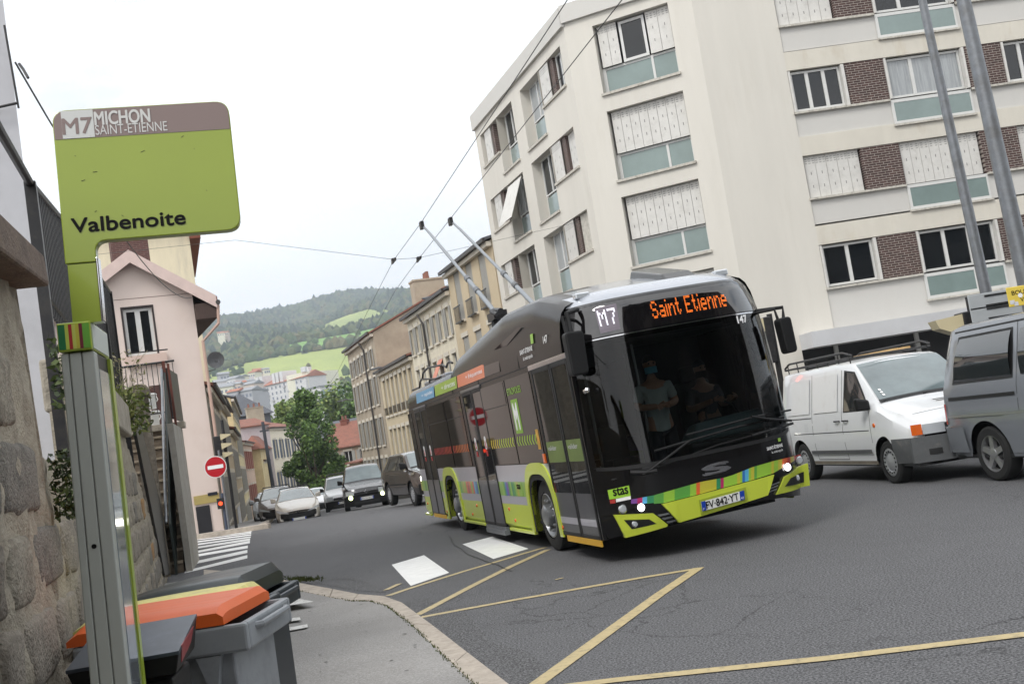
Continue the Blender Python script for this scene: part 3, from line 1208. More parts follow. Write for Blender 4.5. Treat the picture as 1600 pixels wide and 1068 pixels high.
def house(label, A, B_, z0, z1, depth, wm, rows, roof=('gable', M_tile, 1.6), shut=None, trim=True, group=None, name='town_house', gut=True, ground=None):
    """rows: (sill z, height, count, width, u0, u1, shutters kind)"""
    r, W_ = facade_root(name, label, 'house', A, B_, 0, group)
    holes = []
    wins = []
    for (zs, h, n, ww, u0, u1, kind) in rows:
        for k in range(n):
            c = u0 + (u1 - u0) * ((k + .5) / n)
            holes.append((c - ww / 2, c + ww / 2, zs, zs + h))
            wins.append((c, ww, zs, h, kind))
    mb = MB()
    wall_cells(mb, W_, z0, z1, holes, depth=.2)
    mb.quad((W_, 0, z0), (W_, depth, z0), (W_, depth, z1), (W_, 0, z1))
    mb.quad((0, depth, z0), (0, 0, z0), (0, 0, z1), (0, depth, z1))
    mb.quad((W_, depth, z0), (0, depth, z0), (0, depth, z1), (W_, depth, z1))
    if roof[0] == 'gable':
        h = roof[2]
        mb.add([(0, 0, z1), (0, depth / 2, z1 + h), (0, depth, z1)], [(0, 1, 2)])
        mb.add([(W_, 0, z1), (W_, depth, z1), (W_, depth / 2, z1 + h)], [(0, 1, 2)])
    wobj = mb.build('wall', wm, r)
    if roof[0] == 'gable':
        h = roof[2]
        e = .35
        s = h / (depth / 2)
        mb = MB()
        t = .12
        for sgn in (0, 1):
            ya, yb = (-e, depth / 2) if sgn == 0 else (depth + e, depth / 2)
            za, zb = z1 - e * s + .05, z1 + h + .05
            mb.hexa([(-.1, ya, za), (W_ + .1, ya, za), (W_ + .1, yb, zb), (-.1, yb, zb)] if sgn == 0 else [(W_ + .1, ya, za), (-.1, ya, za), (-.1, yb, zb), (W_ + .1, yb, zb)],
                    [(-.1, ya, za + t), (W_ + .1, ya, za + t), (W_ + .1, yb, zb + t), (-.1, yb, zb + t)] if sgn == 0 else [(W_ + .1, ya, za + t), (-.1, ya, za + t), (-.1, yb, zb + t), (W_ + .1, yb, zb + t)])
        rf = mb.build('roof', roof[1], r)
    elif roof[0] == 'hip':
        h = roof[2]
        e = .5
        a, b, c, d = (-e, -e, z1), (W_ + e, -e, z1), (W_ + e, depth + e, z1), (-e, depth + e, z1)
        k = min(W_, depth) / 2
        if W_ > depth:
            p, q_ = (k, depth / 2, z1 + h), (W_ - k, depth / 2, z1 + h)
            rf = MB().add([a, b, c, d, p, q_], [(0, 1, 5, 4), (1, 2, 5), (2, 3, 4, 5), (3, 0, 4), (3, 2, 1, 0)]).build('roof', roof[1], r)
        else:
            p, q_ = (W_ / 2, k, z1 + h), (W_ / 2, depth - k, z1 + h)
            rf = MB().add([a, b, c, d, p, q_], [(0, 1, 4), (1, 2, 5, 4), (2, 3, 5), (3, 0, 4, 5), (3, 2, 1, 0)]).build('roof', roof[1], r)
    else:
        rf = MB().box(-.2, W_ + .2, -.25, depth + .1, z1, z1 + .2).build('roof', roof[1], r)
    if gut:
        MB().box(-.1, W_ + .1, -.42, -.30, z1 - .08, z1 + .08).box(-.05, W_ + .05, -.24, -.02, z1 - .28, z1 - .08, 1).build('cornice', [M_gutter, M_stone], r)
    for (c, ww, zs, h, kind) in wins:
        f = window(r, c - ww / 2, c + ww / 2, zs, zs + h, .15, bars=1, fw=.05, pane=M_dark)
        if kind in ('s', 'sr', 'sb', 'closed'):
            sm = {'s': M_shutG, 'sr': M_shutR, 'sb': M_shutB, 'closed': M_shutG}[kind]
            if kind == 'closed':
                MB().box(c - ww / 2 + .02, c + ww / 2 - .02, .03, .07, zs + .02, zs + h - .02).build('shutter', sm, r)
            else:
                MB().box(c - ww / 2 - ww * .42, c - ww / 2 - .01, -.06, -.02, zs, zs + h).build('shutter', sm, r)
                MB().box(c + ww / 2 + .01, c + ww / 2 + ww * .42, -.06, -.02, zs, zs + h).build('shutter', sm, r)
        if trim:
            MB().box(c - ww / 2 - .12, c + ww / 2 + .12, -.10, .1, zs - .12, zs - .001).build('sill', M_stone, r)
            MB().box(c - ww / 2 - .1, c + ww / 2 + .1, -.045, -.003, zs + h + .002, zs + h + .22).build('lintel', M_stone, r)
    if ground:
        for (u0, u1, zt, gm_) in ground:
            MB().box(u0, u1, -.04, -.003, z0, zt).build('shop_front', gm_, r)
    return r, W_, rf


def on_line(P, d, Y):
    t = (Y - P[1]) / d[1]
    return (P[0] + d[0] * t, Y)


RD = (-.3085, .9512)       # the street line on the right
RP = (3.33, 35.8)
rl = lambda Y, off=0.0: (RP[0] + RD[0] * (Y - RP[1]) / RD[1] + off, Y)
M_w1 = mat('grey_beige_render', (186, 178, 160), .85, var=.08, vscale=.8, dirt=(150, 140, 124), dscale=.7)
M_w1t = mat('peach_render', (194, 178, 150), .85, var=.07, vscale=.8)
M_w2 = mat('pale_cream_render', (218, 210, 190), .85, var=.08, vscale=.8, dirt=(180, 168, 146), dscale=1.1)
M_w3 = mat('beige_stone_front', (200, 186, 158), .85, var=.1, vscale=1.2, dirt=(160, 146, 122), dscale=1.2)
M_w4 = mat('brown_grey_render', (168, 156, 138), .9, var=.12, vscale=.7, dirt=(122, 110, 98), dscale=.5, dlo=.45, dhi=.75)
# house with tall grey shutters next to the white block
zb = -1.5
r1, W1, _ = house('grey and peach house with tall narrow windows right beside the white block', rl(54.3), rl(46.75), zb, 9.9, 9, M_w1t,
                  [(7.3, 2.35, 3, 1.05, .5, 7.3, 'closed'), (4.0, 2.5, 3, 1.05, .5, 7.3, 'closed'), (.6, 2.3, 3, 1.05, .5, 7.3, 'n')], roof=('gable', M_slate, 1.0))
chimney(r1, 6.6, 1.2, 10.0, .8, 1.4, 2.0, mat('grey_chimney_brick', (150, 138, 128), .9, var=.2), 3)
for uu in (.9, 3.2, 5.5):
    for zz in (7.0, 3.7):
        mb = MB()
        mb.box(uu + .1, uu + 1.3, -.22, -.18, zz + .95, zz + 1.0).box(uu + .1, uu + 1.3, -.22, -.02, zz + .2, zz + .25)
        for k in range(8):
            mb.box(uu + .14 + k * .15, uu + .16 + k * .15, -.21, -.19, zz + .25, zz + .95)
        mb.build('balcony_rail', M_iron, r1)
# cream house, two rows of small and tall windows
r2, W2, _ = house('cream three storey house with a slate roof and one raised red awning', rl(64.2), rl(54.35), zb, 9.1, 9, M_w2,
                  [(6.9, 1.45, 7, .72, .2, 10.2, 's'), (3.85, 2.15, 7, .8, .2, 10.2, 'n'), (.9, 2.1, 7, .8, .2, 10.2, 'n')], roof=('gable', M_slate, 1.3))
mb = MB().hexa([(6.2, -.75, 4.6), (7.1, -.75, 4.6), (7.1, -.72, 4.62), (6.2, -.72, 4.62)], [(6.2, -.03, 6.0), (7.1, -.03, 6.0), (7.1, 0, 6.0), (6.2, 0, 6.0)])
mb.build('awning', mat('salmon_awning', (206, 138, 118), .8, var=.1), r2)
for (uu, ww) in ((1.0, 1.0), (4.2, .8), (8.4, .9)):
    chimney(r2, uu, 3.8, 9.8, ww, .6, 1.0, M_w4, 2)
MB().tube([(4.35, -.12, -1.4), (4.35, -.12, 8.2), (4.1, -.3, 8.8)], .06).build('downpipe', M_gutter, r2)
# lower beige house with tall windows
r3, W3, _ = house('lower beige stone house with tall grouped windows and shops below', rl(74.4), rl(64.25), zb - .5, 7.0, 9, M_w3,
                  [(4.0, 2.35, 7, .82, .5, 10.2, 'n'), (.9, 2.2, 7, .82, .5, 10.2, 'n')], roof=('gable', M_tile, 1.0),
                  ground=[(0.2, 5, .3, M_shop), (5.2, 10.2, .25, mat('white_shop_front', (205, 208, 212), .5, var=.1))])
MB().hexa([(.5, -1.3, -.35), (5.2, -1.3, -.35), (5.2, 0, .3), (.5, 0, .3)], [(.5, -1.3, -.28), (5.2, -1.3, -.28), (5.2, 0, .37), (.5, 0, .37)]).build('awning', mat('grey_white_awning', (196, 198, 200), .7, var=.1), r3)
for k, uu in enumerate((1.3, 2.7, 4.1, 5.5, 6.9, 8.3, 9.6)):
    mb = MB().box(uu - .55, uu + .4, -.13, -.1, 4.5, 4.53)
    for q in range(7):
        mb.box(uu - .53 + q * .15, uu - .51 + q * .15, -.125, -.105, 4.05, 4.5)
    mb.build('balcony_rail', M_iron, r3)
# tall grey-brown house with the blind gable
r4, W4, rf4 = house('tall brown grey house with a stained blind gable and a big chimney', rl(85.4), rl(74.5), zb - 1.5, 9.8, 11, M_w4,
                    [(7.6, 1.2, 6, .75, .3, 10.8, 's'), (5.0, 1.9, 6, .8, .3, 10.8, 's'), (2.2, 1.9, 6, .8, .3, 10.8, 's'), (-.6, 1.9, 6, .8, .3, 10.8, 's')], roof=('gable', M_tile, 2.4))
chimney(r4, W4 - 1.6, 3.4, 10.6, 1.2, 2.2, 2.4, M_w4, 3)
MB().tube([(7.5, -.35, 9.6), (7.7, -.12, 9.0), (7.7, -.12, -2.5)], .07).build('downpipe', M_gutter, r4)
# cream shop front at the end of that row
house('small cream house end with a sloped canopy beyond the tall brown house', rl(92), rl(85.5), zb - 2, 1.2, 8, M_w2, [(-2.1, 1.4, 2, .9, .3, 5.8, 'n')], roof=('gable', M_tile, .5), gut=False)
# small red roofed house closing the street
rr_a, rr_b = at(512, 735, 122), at(575, 735, 130)
r5, W5, _ = house('brick coloured house with red tiled roof closing the end of the street', (at(508, 735, 124).x, 124), (at(592, 735, 123).x, 122.6), -5.4, 3.1, 8,
                  mat('pinkish_stone_front', (168, 148, 128), .9, var=.15, vscale=2),
                  [(1.0, 1.5, 3, .9, .2, 5.8, 's'), (-1.9, 1.6, 3, .9, .2, 5.8, 's')], roof=('gable', M_tile, 2.6), gut=False)
MB().box(.2, 5.9, -.5, -.02, -3.6, -3.0).build('shop_sign', mat('yellow_shop_sign', (214, 160, 40), .5), r5)
MB().box(.2, 5.9, -1.0, -.02, -2.98, -2.75).build('canopy', M_white, r5)
chimney(r5, 4.4, 2.2, 4.2, 1.1, .9, 2.4, mat('red_brick_chimney', (122, 74, 62), .9, var=.2), 3)
chimney(r5, 1.2, 3.4, 4.2, .8, .8, 1.8, mat('red_brick_chimney', (122, 74, 62), .9, var=.2), 2)
r5b, _, _ = house('grey roofed house with a roof light behind the brick coloured house', (at(490, 735, 141).x, 141), (at(562, 735, 140).x, 140), -5, 4.4, 9, M_w2,
                  [(1.5, 1.4, 3, .8, .4, 6, 'n')], roof=('gable', M_slate, 2.2), gut=False)

# left row
M_l1 = mat('grey_stone_front', (150, 142, 130), .9, var=.15, vscale=1.5, dirt=(112, 104, 94), dscale=.8)
M_l2 = mat('sand_render', (186, 170, 142), .9, var=.12, vscale=1.0, dirt=(140, 126, 104), dscale=1)
M_l3 = mat('yellow_render', (212, 196, 152), .85, var=.08, vscale=1, dirt=(176, 160, 122), dscale=.7)
M_l4 = mat('pink_render', (206, 180, 160), .85, var=.1, vscale=1)
M_l6 = mat('mauve_grey_render', (188, 180, 182), .85, var=.06)
M_l7 = mat('light_cream_render', (232, 224, 204), .85, var=.04)
ll = lambda Y: (LP0.x + LD.x * (Y - 42) / LD.y, Y)
house('grey stone house with dark eaves just behind the pink house', ll(43), ll(55), -1.5, 5.3, 8, M_l1, [(2.6, 1.9, 5, .9, .4, 12, 's'), (-.2, 1.9, 5, .9, .4, 12, 's')], roof=('gable', M_tile, 1.2))
house('narrow grey and sand house with a white ground floor', ll(55.2), ll(68), -2, 5.6, 8, M_l2, [(3.0, 1.8, 6, .9, .4, 12, 's'), (0.1, 1.8, 6, .9, .4, 12, 's')], roof=('gable', M_slate, 1.2),
      ground=[(7, 12.6, .0, mat('white_ground_floor', (200, 202, 206), .7, var=.05))])
house('yellow house with three rows of shuttered windows in the left row', ll(84), ll(108), -3.5, 7.6, 9, M_l3,
      [(6.2, 1.0, 8, 1.0, .5, 24, 's'), (3.4, 1.9, 8, 1.1, .5, 24, 's'), (.3, 1.9, 8, 1.1, .5, 24, 's'), (-2.6, 1.9, 8, 1.1, .5, 24, 's')], roof=('gable', M_slate, 1.4))
house('low sand coloured house before the yellow house', ll(68.2), ll(83.8), -2.5, 4.6, 8, M_l2, [(1.6, 1.8, 6, .9, .4, 15, 's'), (-1.2, 1.8, 6, .9, .4, 15, 's')], roof=('gable', M_tile, 1.0))
house('low pink house with red tiles after the yellow house', ll(108.5), (at(398, 735, 119).x, 119), -4.5, 4.9, 8, M_l4, [(2.2, 1.8, 4, 1, .4, 10, 'sr'), (-1.2, 1.8, 4, 1, .4, 10, 'sr')], roof=('gable', M_tile, 1.2))
A_ = at(388, 735, 119.5); Bq = at(412, 735, 120)
r6, W6, _ = house('small cream gable house with red tiled edge in the left row', (A_.x, 119.5), (Bq.x, 119.7), -4.5, 4.2, 10, M_l3, [], roof=('hip', M_tile, 1.6), gut=False)
A_ = at(411, 735, 121.5); Bq = at(420, 735, 128)
house('narrow house with red shutters in the left row', (A_.x, 121.5), (Bq.x, 128), -4.6, 2.9, 8, M_l6, [(.6, 1.7, 2, 1.2, .3, 6, 'sr'), (-2.4, 1.7, 2, 1.2, .3, 6, 'sr')], roof=('gable', M_tile, .9))
A_ = at(428, 735, 128); Bq = at(479, 735, 141)
r7, W7, _ = house('tall cream house with slate blue shutters and red tiled roof beside the big tree', (A_.x, 128), (Bq.x, 141), -4.8, 6.6, 10, M_l7,
                  [(3.0, 2.2, 5, .9, .6, 12.5, 'sb'), (-.9, 2.3, 5, .9, .6, 12.5, 'sb'), (-4.0, 2.0, 4, 1.1, .6, 12.5, 'n')], roof=('hip', M_tile, 1.7),
                  ground=[(.1, 13.3, -1.4, M_l3)])
mb = MB().box(5, 11.5, -.9, -.02, -1.25, -1.1)
for k in range(40):
    mb.box(5.05 + k * .16, 5.08 + k * .16, -.9, -.87, -1.1, -.1)
mb.box(5, 11.5, -.91, -.86, -.1, -.04)
mb.build('balcony', M_iron, r7)
A_ = at(384, 735, 126); Bq = at(427, 735, 127)
house('mauve grey blind house wall left of the tall cream house', (A_.x, 126), (Bq.x, 127.9), -4.8, 7.0, 9, M_l6, [], roof=('gable', M_tile, 1.0), gut=False)
A_ = at(362, 735, 150); Bq = at(432, 735, 152)
r8, W8, _ = house('dark hipped slate roof building rising behind the left row', (A_.x, 150), (Bq.x, 153), -5, 9.6, 12, M_slate, [], roof=('hip', M_slate, 3.4), gut=False)
chimney(r8, 1.6, -6, 7, 2.2, .8, 3.2, M_w4, 3)

# pink house
M_pink = mat('pink_render', (232, 208, 196), .85, var=.03, vscale=.7, dirt=(205, 182, 168), dscale=.9, dlo=.5, dhi=.8, dfac=.4)
M_pinkh = mat('pale_pink_render', (222, 206, 197), .85, var=.03, vscale=.7, dirt=(200, 178, 164), dscale=.8, dlo=.5, dhi=.8, dfac=.45, bump=.05)
Pr = Vector((-10.0, 35.5, 0))                       # right corner
pd = Vector((math.sin(R(66)), math.cos(R(66)), 0))
Pl = Pr - pd * 5.6
pk, WP = facade_root('pink_house', 'pale pink rendered house with a gable roof behind the stairs', 'house', (Pl.x, Pl.y), (Pr.x, Pr.y))


def on_face(px, py, A, ang):
    """height and run of a photographed point on an upright face"""
    n = Vector((-math.sin(ang), math.cos(ang), 0))
    r = ray(px, py)
    t = (Vector((A[0], A[1], 0)) - Vector((0, 0, CAM_H))).dot(n) / r.dot(n)
    p = Vector((0, 0, CAM_H)) + r * t
    d = Vector((math.cos(ang), math.sin(ang), 0))
    return (p - Vector((A[0], A[1], 0))).dot(d), p.z


pa = math.atan2(pd.y, pd.x)
fp = lambda x, y: on_face(x, y, (Pl.x, Pl.y), pa)
ap = fp(200, 404)
el = fp(160, 432)
er = fp(299, 455)
wt, wb = fp(191, 483), fp(246, 552)
dr, drb = fp(232, 603), fp(258, 660)
slope = (ap[1] - er[1]) / (er[0] - ap[0])
zE = er[1]
zl = ap[1] - slope * (ap[0] - 0)
mb = MB()
wh = (wt[0], wb[0], wb[1], wt[1])
gt = lambda x: ap[1] - slope * abs(x - ap[0])
wall_cells(mb, WP, -.3, wh[3], [wh, (-1, 0, -9, -8)] if False else [wh], depth=.18)
for xa, xb in ((0, ap[0]), (ap[0], WP)):
    mb.add([(xa, 0, wh[3]), (xb, 0, wh[3]), (xb, 0, max(wh[3], gt(xb))), (xa, 0, max(wh[3], gt(xa)))], [(0, 1, 2, 3)])
mb.quad((WP, 0, -.3), (WP, 7, -.3), (WP, 7, zE), (WP, 0, zE))
mb.quad((0, 7, -.3), (0, 0, -.3), (0, 0, zl), (0, 7, zl))
mb.build('wall', M_pinkh, pk)
mb = MB()
ov = .35
for (x0, z0_, x1, z1_) in ((ap[0], ap[1], WP + .72, ap[1] - slope * (WP + .72 - ap[0])), (-.5, ap[1] - slope * (ap[0] + .5), ap[0], ap[1])):
    mb.hexa([(x0, -ov, z0_ + .06), (x1, -ov, z1_ + .06), (x1, 7.2, z1_ + .06), (x0, 7.2, z0_ + .06)], [(x0, -ov, z0_ + .2), (x1, -ov, z1_ + .2), (x1, 7.2, z1_ + .2), (x0, 7.2, z0_ + .2)])
rf = mb.build('roof', M_tile, pk)
mb = MB()
for (x0, z0_, x1, z1_) in ((ap[0], ap[1], WP + .68, ap[1] - slope * (WP + .68 - ap[0])), (-.4, ap[1] - slope * (ap[0] + .4), ap[0], ap[1])):
    mb.hexa([(x0, -ov - .03, z0_ - .2), (x1, -ov - .03, z1_ - .2), (x1, -ov, z1_ - .2), (x0, -ov, z0_ - .2)], [(x0, -ov - .03, z0_ + .21), (x1, -ov - .03, z1_ + .21), (x1, -ov, z1_ + .21), (x0, -ov, z0_ + .21)])
mb.build('barge_board', mat('pink_board', (214, 192, 184), .7, var=.08), pk)
ze = ap[1] - slope * (WP + .68 - ap[0])
B1('eave_shade', mat('eave_shade_brown', (74, 58, 52), .8, var=.2), pk, (WP + .01, WP + .66, -.3, 6.9, ze - .5, ze + .0))  # dark brown box put in for the shade under the eave
MB().tube([(WP + .72, -.4, ze - .02), (WP + .72, 7.2, ze - .02)], .08).build('gutter', M_gutter, pk)
MB().tube([(WP + .72, -.3, ze - .1), (WP + .66, -.3, ze - .7), (WP + .12, -.12, ze - 1.2), (WP + .12, -.12, 0)], .05).build('downpipe', mat('pink_pipe', (190, 160, 146), .6), pk)
f = window(pk, wh[0], wh[1], wh[2], wh[3], .12, bars=1, fw=.1)
B1('window_surround', mat('dark_reveal', (48, 40, 40), .7), pk, (wh[0] - .06, wh[0], -.012, .1, wh[2], wh[3] + .06), (wh[1], wh[1] + .06, -.012, .1, wh[2], wh[3] + .06), (wh[0], wh[1], -.012, .1, wh[3], wh[3] + .06))
B1('sill', mat('pink_sill', (208, 184, 172), .8), pk, (wh[0] - .1, wh[1] + .25, -.22, -.002, wh[2] - .32, wh[2] - .02))
B1('sill_rail', M_iron, pk, (wh[0] - .05, wh[1] + .3, -.24, -.2, wh[2] + .05, wh[2] + .09))
zz = fp(250, 463)[1]
B1('render_joint', mat('render_joint_dark', (150, 130, 122), .9), pk, (0, WP, -.004, -.001, zz, zz + .025))
B1('door', mat('dark_red_door', (74, 44, 38), .5, var=.2), pk, (dr[0], drb[0], -.02, -.002, drb[1] - .6, dr[1]))
bd = fp(316, 795)
MB().box(WP - .78, WP - .35, -.03, -.002, -.1, fp(316, 790)[1]).build('street_door', mat('dark_doorway', (40, 40, 44), .5), pk)
B1('yellow_sign', mat('dull_yellow_sign', (176, 158, 98), .6, var=.1), pk, (WP - .80, WP - .02, -.04, -.003, fp(316, 787)[1], fp(316, 773)[1]))
B1('street_name_plate', mat('dark_plate', (40, 42, 52), .4), pk, (WP - .36, WP - .06, -.06, -.041, fp(316, 776)[1], fp(316, 771)[1]))
# tall cream building behind the pink house
ca = at(318, 372, 46)
tb, WT = facade_root('apartment_building', 'tall cream rendered building with a brown chimney rising behind the pink house', 'building', (ca.x - 12.9, 42.2), (ca.x - .65, 46.2))
z_t = at(300, 380, 46).z
mb = MB().box(0, WT, 0, 10, 0, z_t + 1.1)
mb.build('wall', mat('yellowish_cream_render', (226, 216, 188), .85, var=.05, dirt=(168, 164, 152), dscale=.5, dlo=.5, dhi=.75, dfac=.6, stretch=(2, 2, .4)), tb)
mb = MB().hexa([(-.4, -.5, z_t + 1.1), (WT + .5, -.5, z_t + 1.1), (WT + .5, 10.4, z_t + 1.1), (-.4, 10.4, z_t + 1.1)], [(2, 2, z_t + 2.2), (WT - 2, 2, z_t + 2.2), (WT - 2, 8, z_t + 2.2), (2, 8, z_t + 2.2)])
mb.build('roof', M_slate, tb)
B1('eave_boards', mat('red_brown_boards', (120, 66, 48), .8), tb, (WT + .01, WT + .45, -.3, 9, z_t + .2, z_t + 1.08))
cz = at(225, 385, 44)
B1('brown_chimney', brick_mat('dark_red_brick', (96, 62, 56), (84, 54, 50), (110, 90, 84)), pk, (ap[0] - .3, ap[0] + .9, 2.0, 2.8, ap[1] - .6, ap[1] + 1.15))

# far white apartment slab on the rise
M_far = mat('far_white_render', (214, 212, 212), .9, var=.05, vscale=.2)
M_farg = mat('far_window', (120, 126, 138), .3)
M_fart = mat('far_red_tiles', (168, 112, 92), .9, var=.1, vscale=.3)
Aa, Ab = at(408, 735, 575), at(498, 735, 545)
sl, WS = facade_root('apartment_building', 'long white apartment slab with red roof strips far below the hillside', 'building', (Aa.x, 575), (Ab.x, 545))
mb = MB().box(0, WS, 0, 13, 5, 45.0)
mb.build('wall', M_far, sl)
mb = MB().prism([(-.8, 45), (13.8, 45), (6.5, 48.2)], 'x', -.5, WS + .5)
mb.build('roof', M_fart, sl)
mb = MB()
for uu in (-2.5,):
    mb.box(uu, uu + 2.4, -.3, 4, 30, 52)
for uu in (6.5, 9.5, 20, 23, 26.5):
    mb.box(uu, uu + 2.2, -.2, 9, 45, 50.5)
mb.build('stair_heads', M_far, sl)
for fl in range(6):
    mb = MB()
    for k in range(13):
        u = 1.0 + k * (WS - 2) / 13
        if (k + fl) % 5 == 3:
            mb.box(u - .2, u + 1.6, -.9, -.1, 27.8 + fl * 2.85, 28.8 + fl * 2.85, 1)
            mb.box(u, u + 1.3, -.06, -.03, 28.8 + fl * 2.85, 30.1 + fl * 2.85, 0)
        else:
            mb.box(u, u + 1.1, -.06, -.03, 28.2 + fl * 2.85, 29.6 + fl * 2.85, 0)
    mb.build('window_row', [M_farg, mat('far_balcony', (196, 194, 196), .9)], sl)
Ac, Ad = at(501, 735, 545), at(548, 735, 560)
s2, WS2 = facade_root('apartment_building', 'cream gable end building at the right of the long white slab', 'building', (Ac.x, 546), (Ad.x, 566))
MB().box(0, WS2, 0, 14, 5, 47.5).build('wall', mat('far_cream', (228, 224, 204), .9), s2)
MB().box(3.5, 6, 2, 5, 47.5, 50).box(-1, 0.5, 0, 3, 47.5, 50).build('roof_boxes', M_far, s2)
Ae, Af = at(519, 735, 430), at(560, 735, 440)
s3, WS3 = facade_root('apartment_building', 'pale office building with green glazed rows before the hillside', 'building', (Ae.x, 430), (Af.x, 440))
mb = MB().box(0, WS3, 0, 10, 3, 31)
mb.build('wall', M_far, s3)
for fl in range(5):
    mb = MB()
    for k in range(5):
        mb.box(.8 + k * WS3 / 5.2, .8 + k * WS3 / 5.2 + 1.6, -.06, -.02, 10.5 + fl * 4.1, 13.4 + fl * 4.1)
    mb.build('window_row', mat('far_green_glass', (128, 148, 146), .2), s3)
MB().box(-.4, WS3 + .4, -.5, 10.4, 31, 31.5).build('roof', M_zinc, s3)
vr = random.Random(5)
vill = [(352, 604, 430), (366, 600, 450), (378, 597, 470), (345, 596, 480), (360, 592, 500), (388, 600, 440), (372, 588, 520), (350, 584, 540), (392, 594, 500), (362, 612, 400), (398, 611, 420), (384, 610, 400),
        (392, 582, 620), (404, 578, 640), (416, 576, 640), (345, 520, 1150), (352, 519, 1160), (560, 612, 330), (575, 615, 320)]
wallsv = [mat('far_cream', (228, 224, 204), .9), M_far, mat('far_grey', (176, 176, 180), .9), mat('far_pink', (210, 196, 186), .9)]
looks = ['cream', 'white', 'grey', 'pale pink']
ORD = ['first', 'second', 'third', 'fourth', 'fifth', 'sixth', 'seventh', 'eighth', 'ninth', 'tenth', 'eleventh', 'twelfth', 'thirteenth', 'fourteenth', 'fifteenth', 'sixteenth', 'seventeenth', 'eighteenth', 'nineteenth']
vill.sort()
for i, (px, py, Y) in enumerate(vill):
    c = at(px, py, Y)
    wv = vr.uniform(3.2, 5.5) * (1 if Y < 700 else 1.6)
    k = i % 4
    r_ = thing('distant_house', 'small %s house, the %s from the left below the wooded hillside' % (looks[k], ORD[i]), 'house', (c.x, c.y, 0), vr.uniform(-.5, .5), 'houses at the foot of the hill')
    MB().box(-wv / 2, wv / 2, 0, 7, -3, c.z).build('wall', wallsv[k], r_)
    MB().prism([(-.5, c.z), (7.5, c.z), (3.5, c.z + wv * .28)], 'x', -wv / 2 - .4, wv / 2 + .4).build('roof', M_fart if i % 3 == 0 else M_zinc, r_)
    mb = MB()
    for q in range(3):
        mb.box(-wv / 2 + .7 + q * wv / 3.2, -wv / 2 + 1.6 + q * wv / 3.2, -.05, -.02, c.z - 2.4, c.z - 1.2)
    mb.build('window_row', M_farg, r_)

# pale building corner at the far left, beyond the garden wall
pa0 = at(18, 0, 12); pa1 = at(42, 365, 12)
pb = thing('pale_building', 'pale grey rendered building corner standing above the stone wall', 'building', ((pa0.x + pa1.x) / 2 - .02, 12, 0), R(24))
mb = MB().box(-5, 0, 0, 6, -.1, 9.5)
mb.build('wall', mat('pale_grey_render', (196, 196, 200), .85, var=.06, vscale=1.2, dirt=(150, 150, 150), dscale=1, dlo=.5, dhi=.8, dfac=.5), pb)
MB().tube([(-.5, -.02, 5.98), (.02, -.12, 6.06)], .016).tube([(.02, -.12, 6.0), (-.02, -.12, 6.95)], .012).build('cable_bracket', M_iron, pb)
# ------------------------------------------------------------ garden wall, rails, stairs
def on_plane(px, py, M_, y=0.0):
    Mi = M_.inverted()
    o = Mi @ Vector((0, 0, CAM_H))
    d = Mi.to_3x3() @ ray(px, py)
    t = (y - o.y) / d.y
    p = o + d * t
    return (p.x, p.z)


WD = R(90 + 17)                                   # local x runs away along the wall
gw = thing('stone_wall', 'old rubble stone retaining wall with a brown stone coping along the pavement', 'wall', (wallx(0), 0, 0), WD)
sy = 1 / math.cos(R(17))                          # distance along the wall per metre of world y
tY = lambda y: y * sy
Mg = Matrix.Translation(Vector((wallx(0), 0, 0))) @ Matrix.Rotation(WD, 4, 'Z')
ct0, ct1 = on_plane(0, 325, Mg, -.12), on_plane(75, 400, Mg, -.12)
cb0, cb1 = on_plane(0, 390, Mg, -.12), on_plane(75, 445, Mg, -.12)
ctop = lambda x: ct0[1] + (ct1[1] - ct0[1]) * (x - ct0[0]) / (ct1[0] - ct0[0])
cbot = lambda x: cb0[1] + (cb1[1] - cb0[1]) * (x - cb0[0]) / (cb1[0] - cb0[0])
XE = (ct1[0] + cb1[0]) / 2
k0, k1 = on_plane(207, 682, Mg, -.06), on_plane(207, 641, Mg, -.06)
XK, ZK0, ZK1 = k0[0], k0[1], k1[1]
XB = on_plane(150, 660, Mg, -.06)[0]
top_prof = [(tY(-4), cbot(tY(-4))), (XE, cbot(XE)), (XE + .01, ZK0 - .4), (XB - .01, ZK0 - .4), (XB, ZK0), (XK, ZK0), (XK + .01, ZK0 - .05), (tY(20.3), .1)]
wtop = lambda x: interp(top_prof, x)
M_mortar = mat('lime_mortar', (162, 154, 138), .95, var=.2, vscale=9, bump=.7, bscale=60, dirt=(112, 100, 86), dscale=3.4, dlo=.5, dhi=.75, dfac=.7)
st_m = [mat('rubble_a', (146, 138, 126), .92, var=.25, vscale=22, bump=1.0, bscale=60, dirt=(66, 60, 56), dscale=5, dlo=.5, dhi=.75, dfac=.8),
        mat('rubble_b', (150, 143, 129), .92, var=.25, vscale=18, bump=1.0, bscale=50, dirt=(82, 70, 58), dscale=5, dlo=.48, dhi=.72, dfac=.8),
        mat('rubble_c', (130, 125, 117), .92, var=.3, vscale=26, bump=1.0, bscale=70, dirt=(54, 50, 48), dscale=6, dlo=.5, dhi=.75, dfac=.8),
        mat('rubble_d', (164, 128, 84), .92, var=.3, vscale=20, bump=.9, bscale=50, dirt=(100, 80, 60), dscale=5)]
poly = [(tY(-4), -.1)] + [(a, b) for a, b in top_prof] + [(tY(20.3), -.1)]
mb = MB()
n = 200


def wsurf(u, v):
    x = tY(-4) + (tY(20.3) - tY(-4)) * u
    z = -.1 + (wtop(x) + .1) * v
    y = .012 + .006 * math.sin(x * 9 + z * 5) + .007 * math.sin(x * 23 + 3 * math.sin(z * 13)) + .005 * math.sin(z * 31 + x * 7)
    return (x, y, z)


